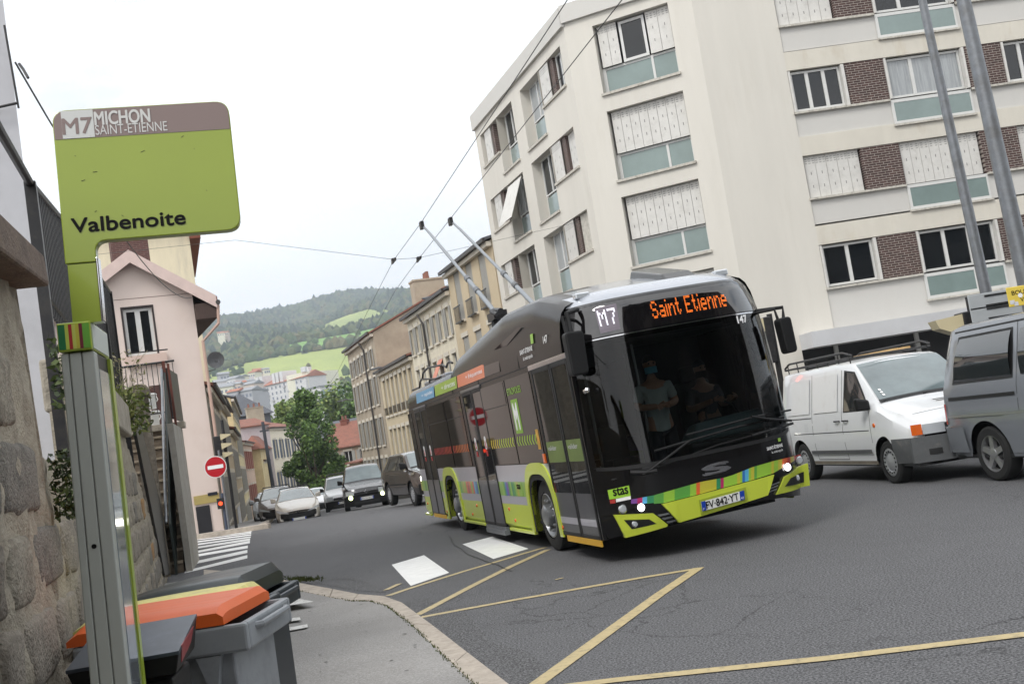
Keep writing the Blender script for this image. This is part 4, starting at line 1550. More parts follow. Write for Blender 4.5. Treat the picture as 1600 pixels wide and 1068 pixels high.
mb.grid(wsurf, 320, 60)
mb.prism([(a, b) for a, b in poly], 'y', .1, .22)
mb.build('mortar', M_mortar, gw, smooth=70)
wr = random.Random(21)
mb = MB()
z = -.05
row = 0
while z < 2.75:
    h = wr.uniform(.27, .42)
    x = tY(-1) + wr.uniform(0, .3)
    while x < tY(19.8):
        w_ = wr.uniform(.42, .95)
        hh = h * wr.uniform(.84, .98)
        zc = z + (h - hh) * wr.random()
        if max(zc + hh, 0) < min(wtop(x), wtop(x + w_)) - .02:
            N_ = 7
            KU = (0, .035, .10, .33, .66, .90, .965, 1)
            ph_ = wr.uniform(0, 9)
            bulge = wr.uniform(.012, .022)
            sk = wr.uniform(-.05, .05)
            tilt = wr.uniform(-.02, .02)
            jx = [wr.uniform(-.014, .014) for _ in range(8)]

            def stone(u, v, x=x, w_=w_, zc=zc, hh=hh, ph_=ph_, bulge=bulge, sk=sk, tilt=tilt, jx=jx):
                iu, iv = round(u * 7), round(v * 7)
                u, v = KU[iu], KU[iv]
                a = (0, .75, 1, 1, 1, 1, .75, 0)[iu]
                b = (0, .75, 1, 1, 1, 1, .75, 0)[iv]
                e = a * b
                # corners pulled in
                cx = (u - .5) * (1 - .10 * abs(2 * v - 1) ** 3)
                cz = (v - .5) * (1 - .12 * abs(2 * u - 1) ** 3)
                return (x + w_ * (.5 + cx) + sk * (v - .5) + jx[iv],
                        .030 - (bulge * .6 + .024) * e - .005 * e * math.sin(u * 9 + ph_) * math.sin(v * 8 + ph_ * 2) + tilt * .5 * (u - .5) - .003 * math.sin(u * 31 + v * 17 + ph_),
                        zc + hh * (.5 + cz) + jx[(iu + 3) % 8] * .7)
            mi = 3 if wr.random() < .05 else wr.choice((0, 0, 1, 2))
            mb.grid(stone, N_, N_, mi)
        x += w_ + wr.uniform(.045, .09)
    z += h + wr.uniform(.012, .03)
    row += 1
mb.build('rubble_stones', st_m, gw, smooth=50)
M_cop = mat('brown_coping', (112, 96, 84), .9, var=.3, vscale=30, bump=.6, bscale=60, dirt=(70, 60, 54), dscale=6)
M_cap = mat('grey_cap', (164, 156, 142), .9, var=.2, vscale=14, bump=.5, bscale=50, dirt=(104, 98, 88), dscale=4)
mb = MB()
x = tY(-4)
while x < XE - .05:
    x2 = min(x + 1.9, XE)
    lo, hi = [(x + .006, cbot(x)), (x2 - .006, cbot(x2))], [(x + .006, ctop(x)), (x2 - .006, ctop(x2))]
    mb.hexa([(lo[0][0], -.12, lo[0][1]), (lo[1][0], -.12, lo[1][1]), (lo[1][0], .62, lo[1][1]), (lo[0][0], .62, lo[0][1])],
            [(hi[0][0], -.11, hi[0][1]), (hi[1][0], -.11, hi[1][1]), (hi[1][0], .62, hi[1][1]), (hi[0][0], .62, hi[0][1])])
    x = x2
mb.build('coping', M_cop, gw, bevel=.015)
mb = MB()
x = XB
while x < XK - .05:
    x2 = min(x + 1.45, XK)
    mb.hexa([(x + .006, -.06, ZK0), (x2 - .006, -.06, ZK0), (x2 - .006, .25, ZK0), (x + .006, .25, ZK0)], [(x + .006, -.06, ZK1), (x2 - .006, -.06, ZK1), (x2 - .006, .25, ZK1), (x + .006, .25, ZK1)])
    x = x2
mb.build('coping', M_cap, gw, bevel=.02)
# earth and ivy shadow behind the first coping end


def plant(name, label, cat, P, n, spread, leaf, mats_, drop=.0, up=1.0, group=None, stem=None):
    """loose tuft of small leaves about the point P"""
    r_ = thing(name, label, cat, P)
    pr = random.Random(int(P[0] * 97 + P[1] * 31))
    mb = MB()
    for i in range(n):
        a = pr.uniform(0, 2 * PI)
        q = pr.random() ** .6
        c = Vector((math.cos(a) * spread[0] * q, math.sin(a) * spread[1] * q, pr.uniform(-drop, up) * spread[2]))
        d1 = Vector((pr.gauss(0, 1), pr.gauss(0, 1), pr.gauss(0, 1))).normalized() * leaf * pr.uniform(.5, 1.2)
        d2 = Vector((pr.gauss(0, 1), pr.gauss(0, 1), pr.gauss(0, 1))).normalized() * leaf * .45
        mb.add([c - d1, c + d2, c + d1, c - d2], [(0, 1, 2, 3)], pr.randrange(len(mats_)))
    mb.build('leaves', mats_, r_)
    if stem:
        mb = MB()
        for i in range(stem):
            a = pr.uniform(0, 2 * PI)
            e = Vector((math.cos(a) * spread[0], math.sin(a) * spread[1], spread[2] * pr.uniform(.4, 1.1)))
            mb.tube([(0, 0, -.02), e * .5 + Vector((0, 0, spread[2] * .25)), e], .0025, 4)
        mb.build('stems', mats_[0], r_)
    return r_


M_lf = [mat('leaf_olive', (70, 84, 36), .7, var=.3), mat('leaf_dark', (42, 56, 26), .7, var=.3), mat('leaf_light', (104, 116, 52), .7)]
pp = Mg @ Vector((tY(5.05), -.07, 1.70))
plant('wall_plant', 'small dark green weed growing out of a wall joint', 'plant', pp, 420, (.055, .10, .17), .022, M_lf[:2], drop=.9)
pp = Mg @ Vector((tY(4.35), -.08, .42))
plant('wall_moss', 'olive moss tuft low on the wall behind the waste bins', 'plant', pp, 260, (.03, .12, .12), .014, M_lf, drop=.9)
pp = Mg @ Vector((tY(12.6), .1, 2.42))
plant('dry_weeds', 'dry yellow green weeds leaning over the lower wall cap', 'plant', pp, 900, (.28, .9, .42), .05, [M_grass, M_lf[2], M_lf[0]], drop=.25, stem=26)
pp = Mg @ Vector((tY(13.6), .05, 2.5))
plant('dry_weeds', 'tall thin dry grass stalks rising before the pink house window', 'plant', pp, 260, (.35, .5, .85), .035, [mat('straw', (188, 178, 146), .8), M_grass], drop=.1, stem=34)
pp = Mg @ Vector((tY(6.9), .0, 2.55))
plant('ivy', 'dark ivy hanging at the end of the high wall behind the bus stop column', 'plant', pp, 320, (.10, .25, .3), .035, [M_lf[1], M_lf[0]], drop=1.2, up=.3)

# railing on the wall
rail = thing('railing', 'black iron railing of dense upright bars on top of the stone wall', 'railing', (wallx(0), 0, 0), WD)
RY = .12
rq = [on_plane(px_, py_, Mg, RY) for px_, py_ in ((0, 205), (47, 287), (97, 345), (160, 440), (171, 457))]
hr_ = [(rq[0][0] - 2, rq[0][1] - .02)] + rq
rz = lambda x: interp(hr_, x)
MB().tube([(x, RY, z) for x, z in hr_], .028, 8).build('handrail', M_iron, rail)
bq = on_plane(84, 498, Mg, RY)
mb = MB()
x = rq[1][0] + .1
while x < rq[4][0]:
    mb.box(x - .009, x + .009, RY - .01, RY + .01, min(bq[1], rz(x) - .5), rz(x) - .02)
    x += .11
mb.build('bars', M_iron, rail)
x = rq[1][0]
for k in range(5):
    xx = rq[1][0] + (rq[4][0] - rq[1][0]) * k / 4
    B1('post', M_iron, rail, (xx - .03, xx + .03, RY - .035, RY + .035, 1.9, rz(xx) + .01))
MB().tube([(rq[1][0], RY, bq[1] + .1), (rq[4][0], RY, bq[1] + .1)], .018, 6).build('lower_rail', M_iron, rail)
# sloping black rail beside the ramp going down
rp = thing('ramp_railing', 'black sheet metal railing sloping down beside the wall end', 'railing', (wallx(0), 0, 0), WD)
pq = [on_plane(px_, py_, Mg, -.03) for px_, py_ in ((206, 640), (218, 655), (277, 893), (258, 898))]
MB().prism(pq, 'y', -.03, .01).build('sheet', M_iron, rp)
MB().tube([(pq[1][0], -.01, pq[1][1]), (pq[2][0], -.01, pq[2][1])], .022).build('handrail', M_iron, rp)

# stone pillar, stairs, landing
P0 = at(236, 700, 20.6)
M_pill = mat('mossy_grey_stone', (122, 114, 102), .92, var=.3, vscale=9, bump=.8, bscale=40, dirt=(72, 68, 58), dscale=3)
pl = thing('stone_pillar', 'weathered stone pillar with a rounded cap at the foot of the stairs', 'pillar', (P0.x - .05, 20.6, 0), R(17))
zt = at(225, 618, 20.6).z
mb = MB()
mb.grid(lambda u, v: (-.20 + .30 * u + .02 * math.sin(v * 21) * u, -.02 * math.sin(u * 7 + v * 19), v * zt), 10, 40)
mb.box(-.20, .10, .02, .5, 0, zt)
mb.build('shaft', M_pill, pl, smooth=60)
MB().prism([(-.26, 0), (.14, 0), (.16, .10), (.10, .20), (-.04, .23), (-.2, .19), (-.28, .10)], 'y', -.08, .55).build('cap', M_pill, pl, bevel=.02)
for o in bpy.data.objects:
    if o.parent is pl and o.name.startswith('cap'):
        o.location = (0, 0, zt)
S0 = gp(290, 893, 0)
stt = thing('outdoor_stairs', 'steep stone stairs with worn treads climbing beside the pink house', 'stairs', (S0.x - .02, S0.y, 0), R(14))
M_step = mat('stair_stone', (150, 138, 120), .9, var=.25, vscale=10, bump=.6, bscale=40, dirt=(88, 78, 66), dscale=4)
M_riser = mat('stair_riser', (112, 100, 86), .92, var=.3, vscale=8, bump=.6, bscale=30, dirt=(60, 54, 46), dscale=3)
NS = 13
zl_ = at(300, 657, S0.y + 2.4).z
mb = MB()
for k in range(NS):
    a, b = zl_ * k / NS, zl_ * (k + 1) / NS
    mb.box(-1.6, 0, .2 * k, .2 * k + .5 if k < NS - 1 else 4.6, max(0, a - .05), b - .05, 1)
    mb.box(-1.6, .03 if k % 2 else .0, .2 * k - .035, .2 * k + .24, b - .05, b, 0)
mb.build('steps', [M_step, M_riser], stt, bevel=.008)
mb = MB().box(.035, .15, -.05, 2.7, 0, zl_ - .12)
mb.build('side_wall', mat('grey_render_rough', (158, 154, 146), .9, var=.12, vscale=3, bump=.4, bscale=30, dirt=(116, 110, 100), dscale=1.6), stt)
mb = MB().box(-1.7, .24, 2.3, 2.75, zl_ - .115, zl_ + .02).box(-1.7, .0, 2.75, 4.6, zl_ - .115, zl_ + .02)
mb.build('landing_slab', M_cap, stt, bevel=.01)
sr = thing('stair_railing', 'dark green sheet railing with a light steel handrail rising up the stairs', 'railing', (S0.x - .02, S0.y, 0), R(14))
M_dkgreen = mat('dark_green_paint', (42, 50, 48), .5, var=.2)
M_rustred = mat('rust_red_post', (92, 46, 34), .7, var=.2)
mb = MB().hexa([(-.15, -.25, 0), (-.05, 2.4, zl_ - .25), (-.01, 2.4, zl_ - .25), (-.11, -.25, 0)][::-1], [(-.15, -.25, .95), (-.05, 2.4, zl_ + 1.15), (-.01, 2.4, zl_ + 1.15), (-.11, -.25, .95)][::-1])
mb.build('sheet', M_dkgreen, sr)
MB().tube([(-.19, -.3, .98), (-.08, 2.4, zl_ + 1.2)], .03).build('handrail', M_steel, sr)
MB().box(-.06, .0, 2.36, 2.42, zl_, zl_ + 1.35).box(.05, .10, 2.1, 2.16, zl_ - .3, zl_ + 1.25).build('post', M_rustred, sr)
mb = MB()
mb.hexa([(.0, 2.4, zl_ + .1), (.1, 4.2, zl_ + .1), (.13, 4.2, zl_ + .1), (.03, 2.4, zl_ + .1)], [(.0, 2.4, zl_ + 1.2), (.1, 4.2, zl_ + 1.2), (.13, 4.2, zl_ + 1.2), (.03, 2.4, zl_ + 1.2)])
mb.build('side_sheet', M_iron, sr)
lr = thing('landing_railing', 'thin barred iron railing across the top landing of the stairs', 'railing', (S0.x - .02, S0.y, 0), R(14))
Ml = Matrix.Translation(Vector((S0.x - .02, S0.y, 0))) @ Matrix.Rotation(R(14), 4, 'Z')
la = on_plane(200, 579, Ml, 4.3)
lb = on_plane(272, 563, Ml, 4.3)
ztop = lb[1]
MB().tube([(la[0] - .4, 4.3, ztop), (lb[0], 4.3, ztop)], .025).build('handrail', M_iron, lr)
MB().tube([(la[0] - .4, 4.3, ztop - 1.15), (lb[0], 4.3, ztop - 1.15)], .018).build('lower_rail', M_iron, lr)
mb = MB()
x = la[0] - .4
while x < lb[0]:
    mb.box(x - .008, x + .008, 4.29, 4.31, ztop - 1.15, ztop)
    x += .115
mb.build('bars', M_iron, lr)
for k, (px_, py_, lab) in enumerate(((228, 630, 'white round plastic tub seen behind the landing bars, the upper one'), (233, 657, 'white round plastic tub seen behind the landing bars, the lower one'))):
    q = on_plane(px_, py_, Ml, 4.8)
    t_ = thing('plastic_tub', lab, 'tub', Ml @ Vector((q[0], 4.8, q[1] - .15)))
    MB().lathe([(.0, 0), (.22, .0), (.24, .3), (.27, .32), (.25, .36), (0, .36)], (0, 0, 0), (0, 0, 1), 20, cap=False).build('body', M_white, t_, smooth=40)
    MB().tube([(.25, 0, .3), (.3, -.05, .2), (.25, -.1, .1)], .012).build('handle', M_white, t_)
# low grey plinth carrying the tubs
q = on_plane(240, 668, Ml, 4.9)
stp = B1('terrace_wall', M_cap, None, (-2.2, -.1, 5.65, 7.6, 0, q[1]))
stp.matrix_world = Ml
tag(stp, 'low stone terrace wall behind the landing carrying white tubs', 'wall')

# satellite dish and cables at the pink house corner
dc = at(337, 562, 36.2)
ds = thing('satellite_dish', 'grey satellite dish sticking out from the pink house corner', 'dish', (dc.x, dc.y, dc.z), R(20))
mb = MB().lathe([(0.0, .05), (.10, .045), (.2, .02), (.27, -.02), (.275, -.02), (.2, .0), (.1, .03)], (0, 0, 0), (.1, 1, .15), 24, cap=False)
mb.build('dish', M_steel, ds, smooth=50)
MB().tube([(0, 0, -.02), (.05, -.3, -.1)], .012).tube([(.05, -.3, -.12), (.05, -.3, -.04)], .03).tube([(0, .05, 0), (-.05, .12, -.3), (-.35, .12, -.34)], .02).build('arm', M_steel, ds)
# no entry sign on its post, with signals seen from the side
sp = at(337, 729, 33.6)
ne = thing('no_entry_sign', 'round red no entry sign with a white bar on a grey post', 'sign', (sp.x + .15, 33.6, 0), R(12))
MB().tube([(0, .06, 0), (0, .06, 2.5)], .035).build('post', M_steel, ne)
MB().lathe([(0, 0), (.325, 0), (.33, .02), (0, .02)], (-.15, .0, sp.z), (0, -1, 0), 40, cap=False).build('rim', M_white, ne)
MB().lathe([(0, .0), (.305, .0), (.305, .004), (0, .004)], (-.15, -.021, sp.z), (0, -1, 0), 40, cap=False).build('disc', mat('sign_red', (178, 22, 36), .35), ne)
B1('bar', M_inkw, ne, (-.38, .08, -.030, -.0265, sp.z - .055, sp.z + .055))
ts = at(340, 694, 33.9)
tl = thing('traffic_signal', 'traffic signal seen from the side above the no entry sign', 'traffic light', (ts.x + .12, 33.9, 0), R(10))
MB().tube([(.1, 0, 0), (.1, 0, 3.4)], .05).build('post', M_iron, tl)
B1('housing', M_iron, tl, (-.22, .0, -.12, .12, ts.z - .35, ts.z + .25), bevel=.02)
M_vis = mat('beige_visor', (196, 184, 150), .5, var=.05)
for k in range(3):
    zc = ts.z + .2 - k * .28
    MB().prism([(0, zc - .09), (0, zc + .1), (.3, zc + .06), (.3, zc + .02)], 'y', -.12, .12).build('visor', M_vis, tl)
    tl_l = [x for x in bpy.data.objects if x.parent is tl][-1]
rd = at(345, 786, 33.8)
pl2 = thing('pedestrian_signal', 'small pedestrian signal showing red low beside the house corner', 'traffic light', (rd.x, 33.8, 0), 0)
MB().tube([(0.05, .1, 0), (.05, .1, rd.z + .3)], .05).build('post', mat('blue_grey_post', (66, 74, 92), .5), pl2)
B1('housing', M_iron, pl2, (-.1, .12, -.05, .05, rd.z - .16, rd.z + .16))
MB().lathe([(0, 0), (.06, 0), (.06, .01)], (0.01, -.055, rd.z), (0, -1, 0), 16).build('light', mat('red_light', (255, 60, 30), .4, emit=(255, 70, 35), estr=2.2), pl2)
# poles among the left houses
pz = at(438, 690, 112)
po = thing('utility_pole', 'tall dark utility pole leaning before the narrow house with red shutters', 'pole', (at(424, 735, 112).x, 112, gz(112)), 0)
MB().tube([(0, 0, 0), (-.2, 0, 9.6)], [.22, .16]).build('shaft', mat('dark_grey_pole', (62, 66, 74), .6), po)
MB().box(-.6, .3, -.1, .1, 8.6, 8.75).build('crossarm', mat('dark_grey_pole', (62, 66, 74), .6), po)


# street lamps on the facades
def facade_lamp(px, py, Y, lab, ln=1.6):
    p = at(px, py, Y)
    l_ = thing('street_lamp', lab, 'street lamp', (p.x, p.y, p.z), R(20), 'lamps bracketed on the right hand facades')
    MB().tube([(0, 0, 0), (ln * .5, .1, -.1), (ln + .4, .2, -.28)], .035).build('bracket', M_steel, l_)
    MB().prism([(-.75, -.02), (-.1, .07), (.1, .05), (.1, -.05), (-.6, -.11)], 'y', -.13, .13).build('lamp_head', M_steel, l_, bevel=.02)
    return l_


facade_lamp(679, 463, 60, 'street lamp bracket on the cream house near its roof edge', 1.8)
facade_lamp(594, 574, 72, 'street lamp bracket at the eave of the lower beige house', 1.6)
facade_lamp(541, 624, 88, 'smallest street lamp bracket, in front of the far trees', 2.0)

# ------------------------------------------------------------ overhead wires
M_wire = mat('wire', (48, 48, 50), .5)


def wire(pts, r, label, cat='wire', sag=0.0, name='overhead_wire', group=None):
    pts = [Vector(p) for p in pts]
    if len(pts) == 2 and sag:
        a, b = pts
        pts = [a.lerp(b, k / 16) - Vector((0, 0, sag * 4 * (k / 16) * (1 - k / 16))) for k in range(17)]
    o = MB().tube(pts, r, 6).build(name, M_wire)
    return tag(o, label, cat, group)


wA = lambda y: (1.12 - .246 * (y - 11.37), y, 6.0)
wB = lambda y: (1.74 - .252 * (y - 11.54), y, 6.0)
wire([wA(-6), wA(2), wA(11.4), wA(21.66), (-2.42, 25.46, 6), (-3.41, 29.98, 6.0), (-8.0, 50, 5.6), (-20, 95, 4)], .006, 'left contact wire touched by the left trolley pole', group='contact wires over the street')
wire([wB(-6), wB(2), wB(11.54), wB(21.73), (-1.86, 25.79, 6), (-3.0, 30.5, 6.0), (-7.3, 50, 5.6), (-19.4, 95, 4)], .006, 'right contact wire touched by the right trolley pole', group='contact wires over the street')
an = at(908, 346, 35.4)
lft = at(368, 375, 27)
wire([(an.x, an.y, an.z), (-1.86, 25.79, 6.02), (-2.42, 25.46, 6.02), (lft.x, lft.y, lft.z), (lft.x - 9, lft.y + 1, lft.z + .7)], .005, 'thin span wire crossing the street from the white block', group='span wires')
for p, lb_ in (((-2.42, 25.46, 5.98), 'black clamp on the left contact wire at the span wire'), ((-1.86, 25.79, 5.98), 'black clamp on the right contact wire at the span wire')):
    tag(MB().box(-.02, .02, -.3, .3, -.02, .03).box(-.05, .05, -.07, .07, -.0, .06).build('wire_clamp', M_iron, loc=p, rotz=R(14)), lb_, 'clamp', 'wire clamps')
k1, k2 = at(24, 98, 11.9), at(299, 465, 35.2)
wire([k1, k2], .011, 'thick black cable sagging from the pale building to the pink house', 'cable', sag=.75, name='sagging_cable')
wire([at(44, 122, 11.8), at(36, 108, 11.85), at(30, 100, 11.9)], .016, 'knotted black cable end hanging at the pale building bracket', 'cable', name='cable_end')

# ------------------------------------------------------------ bus stop column
LA, LL = R(12), R(1.9)
base = at(121, 811, 3.32)
up = Vector((math.sin(LL) * math.cos(LA), math.sin(LL) * math.sin(LA), math.cos(LL)))
base = base - up * (base.z / up.z)
tt_ = thing('bus_stop_sign', 'lime green bus stop flag with a brown header on a grey aluminium column', 'bus stop sign', base)
tt_.rotation_euler = (0, LL, LA)
MT = Matrix.Translation(base) @ Matrix.Rotation(LA, 4, 'Z') @ Matrix.Rotation(LL, 4, 'Y')
M_lime = mat('lime_enamel', (143, 160, 48), .28, coat=.3, var=.03, dirt=(128, 132, 66), dscale=16, dlo=.66, dhi=.74, dfac=.7)
M_lime2 = mat('lime_edge', (164, 184, 58), .3, coat=.4)
M_taupe = mat('taupe_header', (128, 110, 106), .35, coat=.2)
M_col = mat('column_grey', (176, 180, 175), .4, metal=.2, var=.03, vscale=2)
M_glass_s = mat('poster_glass', (176, 184, 192), .16, metal=.5, coat=1.0, var=.2, vscale=6, stretch=(1, 1, .3))
op = lambda x, y, yy=0.0: on_plane(x, y, MT, yy)


def rounded(corners, r, seg=6):
    """polygon of corner points, each rounded with its own radius"""
    out = []
    n = len(corners)
    for i in range(n):
        p = Vector(corners[i]); a = Vector(corners[i - 1]); b = Vector(corners[(i + 1) % n])
        rr = r[i] if isinstance(r, (list, tuple)) else r
        if rr <= 0:
            out.append(tuple(p))
            continue
        da, db = (a - p).normalized(), (b - p).normalized()
        s, e = p + da * rr, p + db * rr
        for k in range(seg + 1):
            t = k / seg
            out.append(tuple((s * (1 - t) ** 2 + p * 2 * t * (1 - t) + e * t * t)))
    return out


zb0 = op(97, 413)[1]
x0, x1 = op(82, 179)[0], op(376, 345)[0]
ztop_ = (op(110, 172)[1] + op(345, 157)[1]) / 2
zbot = op(250, 368)[1]
xn0, xn1 = op(104, 413)[0], op(151, 409)[0]
x0 = min(x0, xn0 - .004)
flag = rounded([(x0, ztop_), (x1, ztop_), (x1, zbot), (xn1 + .0, zbot), (xn1, zb0), (xn0, zb0), (x0, zb0)][::-1], [0, 0, 0, .035, .045, .045, .045][::1])
mb = MB().prism(flag, 'y', 0, .045)
mb.build('flag', M_lime, tt_, bevel=.003)
B1('neck', M_lime, tt_, (xn0 + .002, xn1 - .002, .002, .05, op(112, 506)[1], zb0 - .003))
B1('neck_edge', M_chrome, tt_, (xn1 - .003, xn1 + .005, -.001, .05, op(112, 506)[1], zbot - .05), bevel=.003)
# header
hz0 = (op(94, 220)[1] + op(352, 200)[1]) / 2
hd_ = rounded([(x0 + .003, ztop_ - .003), (x1 - .003, ztop_ - .003), (x1 - .003, hz0), (x0 + .003, hz0)][::-1], [0, 0, .042, .042])
MB().prism(hd_, 'y', -.0012, 0.0005).build('header', M_taupe, tt_)
ma, mb_ = op(97, 200), op(147, 197)
B1('route_box', mat('pale_grey_box', (202, 204, 202), .4), tt_, (ma[0], mb_[0], -.0022, -.001, hz0 + .001, ztop_ - .004))
T = lambda body, xa, xb, za, zb_, m_, bold=0, **k: text_mesh(body, 'lettering', m_, tt_, (xa, 0, za), (1, 0, 0), (0, 0, 1), xb - xa, zb_ - za, bold, **k)


def tbox(l, r, yb, yt, yy=-.003):
    """left/right pixel points on the text base line and a top point"""
    a, b = op(l[0], l[1], yy), op(r[0], r[1], yy)
    c = op(*yt, yy)
    return a[0], b[0], (a[1] + b[1]) / 2, c[1]


a = op(99, 213); b = op(145, 206); zt_ = op(120, 185)[1]
T('M7', a[0], b[0], (a[1] + b[1]) / 2, zt_, M_taupe, .014, ext=.003)
a = op(149, 197); b = op(235, 190); zt_ = op(190, 173)[1]
M_lt = mat('header_lettering', (206, 206, 204), .4)
T('MICHON', a[0], b[0], (a[1] + b[1]) / 2, zt_, M_lt, .02, ext=.003)
a = op(150, 212); b = op(262, 204); zt_ = op(205, 193)[1]
T('SAINT-ETIENNE', a[0], b[0], (a[1] + b[1]) / 2, zt_, M_lt, .0, ext=.003)
a = op(113, 366); b = op(290, 348); zt_ = op(202, 335)[1]
T('Valbenoite', a[0], b[0], (a[1] + b[1]) / 2, zt_, M_ink, .02, ext=.002)
# scratches on the enamel
mb = MB()
for (px_, py_, dx, dy) in ((127, 283, 6, -2), (145, 269, 7, -1), (220, 238, 6, -3), (190, 336, 3, 2), (148, 331, 3, -2), (117, 243, 1, 1), (322, 297, 1.5, 1), (283, 215, 4, -3), (303, 232, 1, 1)):
    a = op(px_, py_); b = op(px_ + dx, py_ + dy)
    mb.tube([(a[0], -.0006, a[1]), (b[0], -.0006, b[1])], .0008, 4)
mb.build('scratches', mat('scratch_dark', (74, 80, 40), .8), tt_)
# striped cap box
ca_, cb_ = op(89, 507), op(141, 501)
cc_ = op(93, 551)
zc0, zc1 = cc_[1], (ca_[1] + cb_[1]) / 2
cx0, cx1 = ca_[0], cb_[0]
DEP = .30
B1('cap_box', M_lime2, tt_, (cx0, cx1, -.012, DEP + .01, zc0, zc1), bevel=.003)
cols = [(20, 110, 60), (20, 110, 60), (186, 200, 80), (168, 30, 36), (190, 196, 90), (186, 180, 60), (110, 20, 40), (96, 160, 50), (96, 160, 50)]
for k, c_ in enumerate(cols):
    B1('stripe', mat('stripe_%d' % k, c_, .35), tt_, (cx0 + .003 + (cx1 - cx0 - .006) * k / 9, cx0 + .003 + (cx1 - cx0 - .006) * (k + 1) / 9, -.0145, -.0125, zc0 + .006, zc1 - .006))
B1('side_plate', mat('pale_side_plate', (206, 212, 206), .4), tt_, (cx1 + .0005, cx1 + .003, .005, DEP - .01, zc0 + .006, zc1 - .006))
# column, slightly wider towards the ground
ta, tb_ = op(95, 557), op(147, 552)
ba, bb = op(141, 1068), op(200, 1062)
mb = MB()
zt2, zb2 = zc0 - .004, 0.0
k = (zt2 - zb2) / (zt2 - ba[1])
lx0, lx1 = ta[0], tb_[0]
bx0, bx1 = ta[0] + (ba[0] - ta[0]) * k, tb_[0] + (bb[0] - tb_[0]) * k
W0, W1_ = lx1 - lx0, bx1 - bx0
gr = [0, .22, .26, .60, .64, 1.0]
for a, b in ((0, .235), (.25, .615), (.63, 1)):
    mb.hexa([(bx0 + W1_ * a, 0, zb2), (bx0 + W1_ * b, 0, zb2), (bx0 + W1_ * b, .06, zb2), (bx0 + W1_ * a, .06, zb2)], [(lx0 + W0 * a, 0, zt2), (lx0 + W0 * b, 0, zt2), (lx0 + W0 * b, .06, zt2), (lx0 + W0 * a, .06, zt2)])
mb.build('column', M_col, tt_, bevel=.004)
mb = MB().hexa([(bx0 + .004, .012, 0), (bx1 - .004, .012, 0), (bx1 - .004, DEP, 0), (bx0 + .004, DEP, 0)], [(lx0 + .004, .012, zt2), (lx1 - .004, .012, zt2), (lx1 - .004, DEP, zt2), (lx0 + .004, DEP, zt2)])
mb.build('core', M_iron, tt_)
mb = MB().hexa([(bx1 - .003, .07, .05), (bx1 + .001, .07, .05), (bx1 + .001, DEP - .04, .05), (bx1 - .003, DEP - .04, .05)], [(lx1 - .003, .07, zt2 - .05), (lx1 + .001, .07, zt2 - .05), (lx1 + .001, DEP - .04, zt2 - .05), (lx1 - .003, DEP - .04, zt2 - .05)])
mb.build('poster_glass', M_glass_s, tt_)
mb = MB().hexa([(bx1 - .01, DEP - .035, 0), (bx1 + .006, DEP - .035, 0), (bx1 + .006, DEP + .01, 0), (bx1 - .01, DEP + .01, 0)], [(lx1 - .01, DEP - .035, zt2), (lx1 + .006, DEP - .035, zt2), (lx1 + .006, DEP + .01, zt2), (lx1 - .01, DEP + .01, zt2)])
mb.build('green_edge', M_lime2, tt_)
h_ = op(147, 853)
MB().lathe([(0, 0), (.0075, 0), (.0075, .002)], (h_[0], -.0002, h_[1]), (0, -1, 0), 14).build('bolt_hole', M_ink, tt_)


# ------------------------------------------------------------ waste bins
def wheelie(label, P, rot, L_, W_, H, body, lid, dome=.10, rim=None, group='wheeled bins along the wall', sag=.3):
    """local x towards the hinge side (right), y away"""
    t = thing('wheeled_bin', label, 'waste bin', P, rot, group)
    mb = MB()
    k = .13
    mb.hexa([(k * .6, k * .5, .06), (L_ - k * .4, k * .5, .06), (L_ - k * .4, W_ - k * .5, .06), (k * .6, W_ - k * .5, .06)], [(.02, .03, H - .1), (L_ - .06, .03, H - .1), (L_ - .06, W_ - .03, H - .1), (.02, W_ - .03, H - .1)])
    for xx in (.25, .55):
        mb.box(L_ * xx, L_ * xx + .02, -.0, .05, H - .45, H - .1)
    mb.build('body', body, t, bevel=.02)
    MB().box(-.01, L_ + .02, -.015, .02, H - .11, H - .0).box(-.01, L_ + .02, W_ - .02, W_ + .015, H - .11, H).box(-.01, .02, .02, W_ - .02, H - .11, H).box(L_ - .02, L_ + .02, .02, W_ - .02, H - .11, H).build('rim', rim or body, t, bevel=.012)
    # gusset under the rim
    MB().prism([(L_ - .2, H - .112), (L_ - .1, H - .112), (L_ - .14, H - .3)], 'y', -.008, .03).build('gusset', rim or body, t)

    def lidf(u, v):
        x = -.03 + (L_ - .04) * u
        y = -.01 + (W_ + .02) * v
        e = min(1, min(v, 1 - v) * 9) ** .5
        ends = min(1, (1 - u) * 16 + .55) * min(1, u * 9 + .35)
        z = H + .012 + (dome * (1 - sag * (1 - u) ** 2.4) + .015) * (.62 + .38 * e) * ends
        z += .004 * math.sin(v * 40) * (1 if .15 < v < .85 and .1 < u < .9 else 0)
        return (x, y, z)
    mb = MB().grid(lidf, 26, 16)
    # skirt of the lid
    def skirt(side):
        def f(u, v):
            if side == 0:
                p = lidf(u, 0)
            elif side == 1:
                p = lidf(1 - u, 1)
            elif side == 2:
                p = lidf(0, 1 - u)
            else:
                p = lidf(1, u)
            return (p[0], p[1], p[2] * (1 - v) + (H + .004) * v)
        return f
    for s_ in range(4):
        mb.grid(skirt(s_), 26, 1)
    mb.build('lid', lid, t, smooth=40)
    MB().tube([(L_ + .005, .10, H - .03), (L_ + .04, .12, H - .03), (L_ + .04, W_ - .12, H - .03), (L_ + .005, W_ - .10, H - .03)], .014).build('handle', rim or body, t)
    for yy in (.02, W_ - .07):
        f = MB().lathe([(0, 0), (.1, 0), (.1, .05), (0, .05)], (L_ - .06, yy, .1), (0, 1, 0), 20, cap=False).build('wheel', M_rubber, t)
    return t


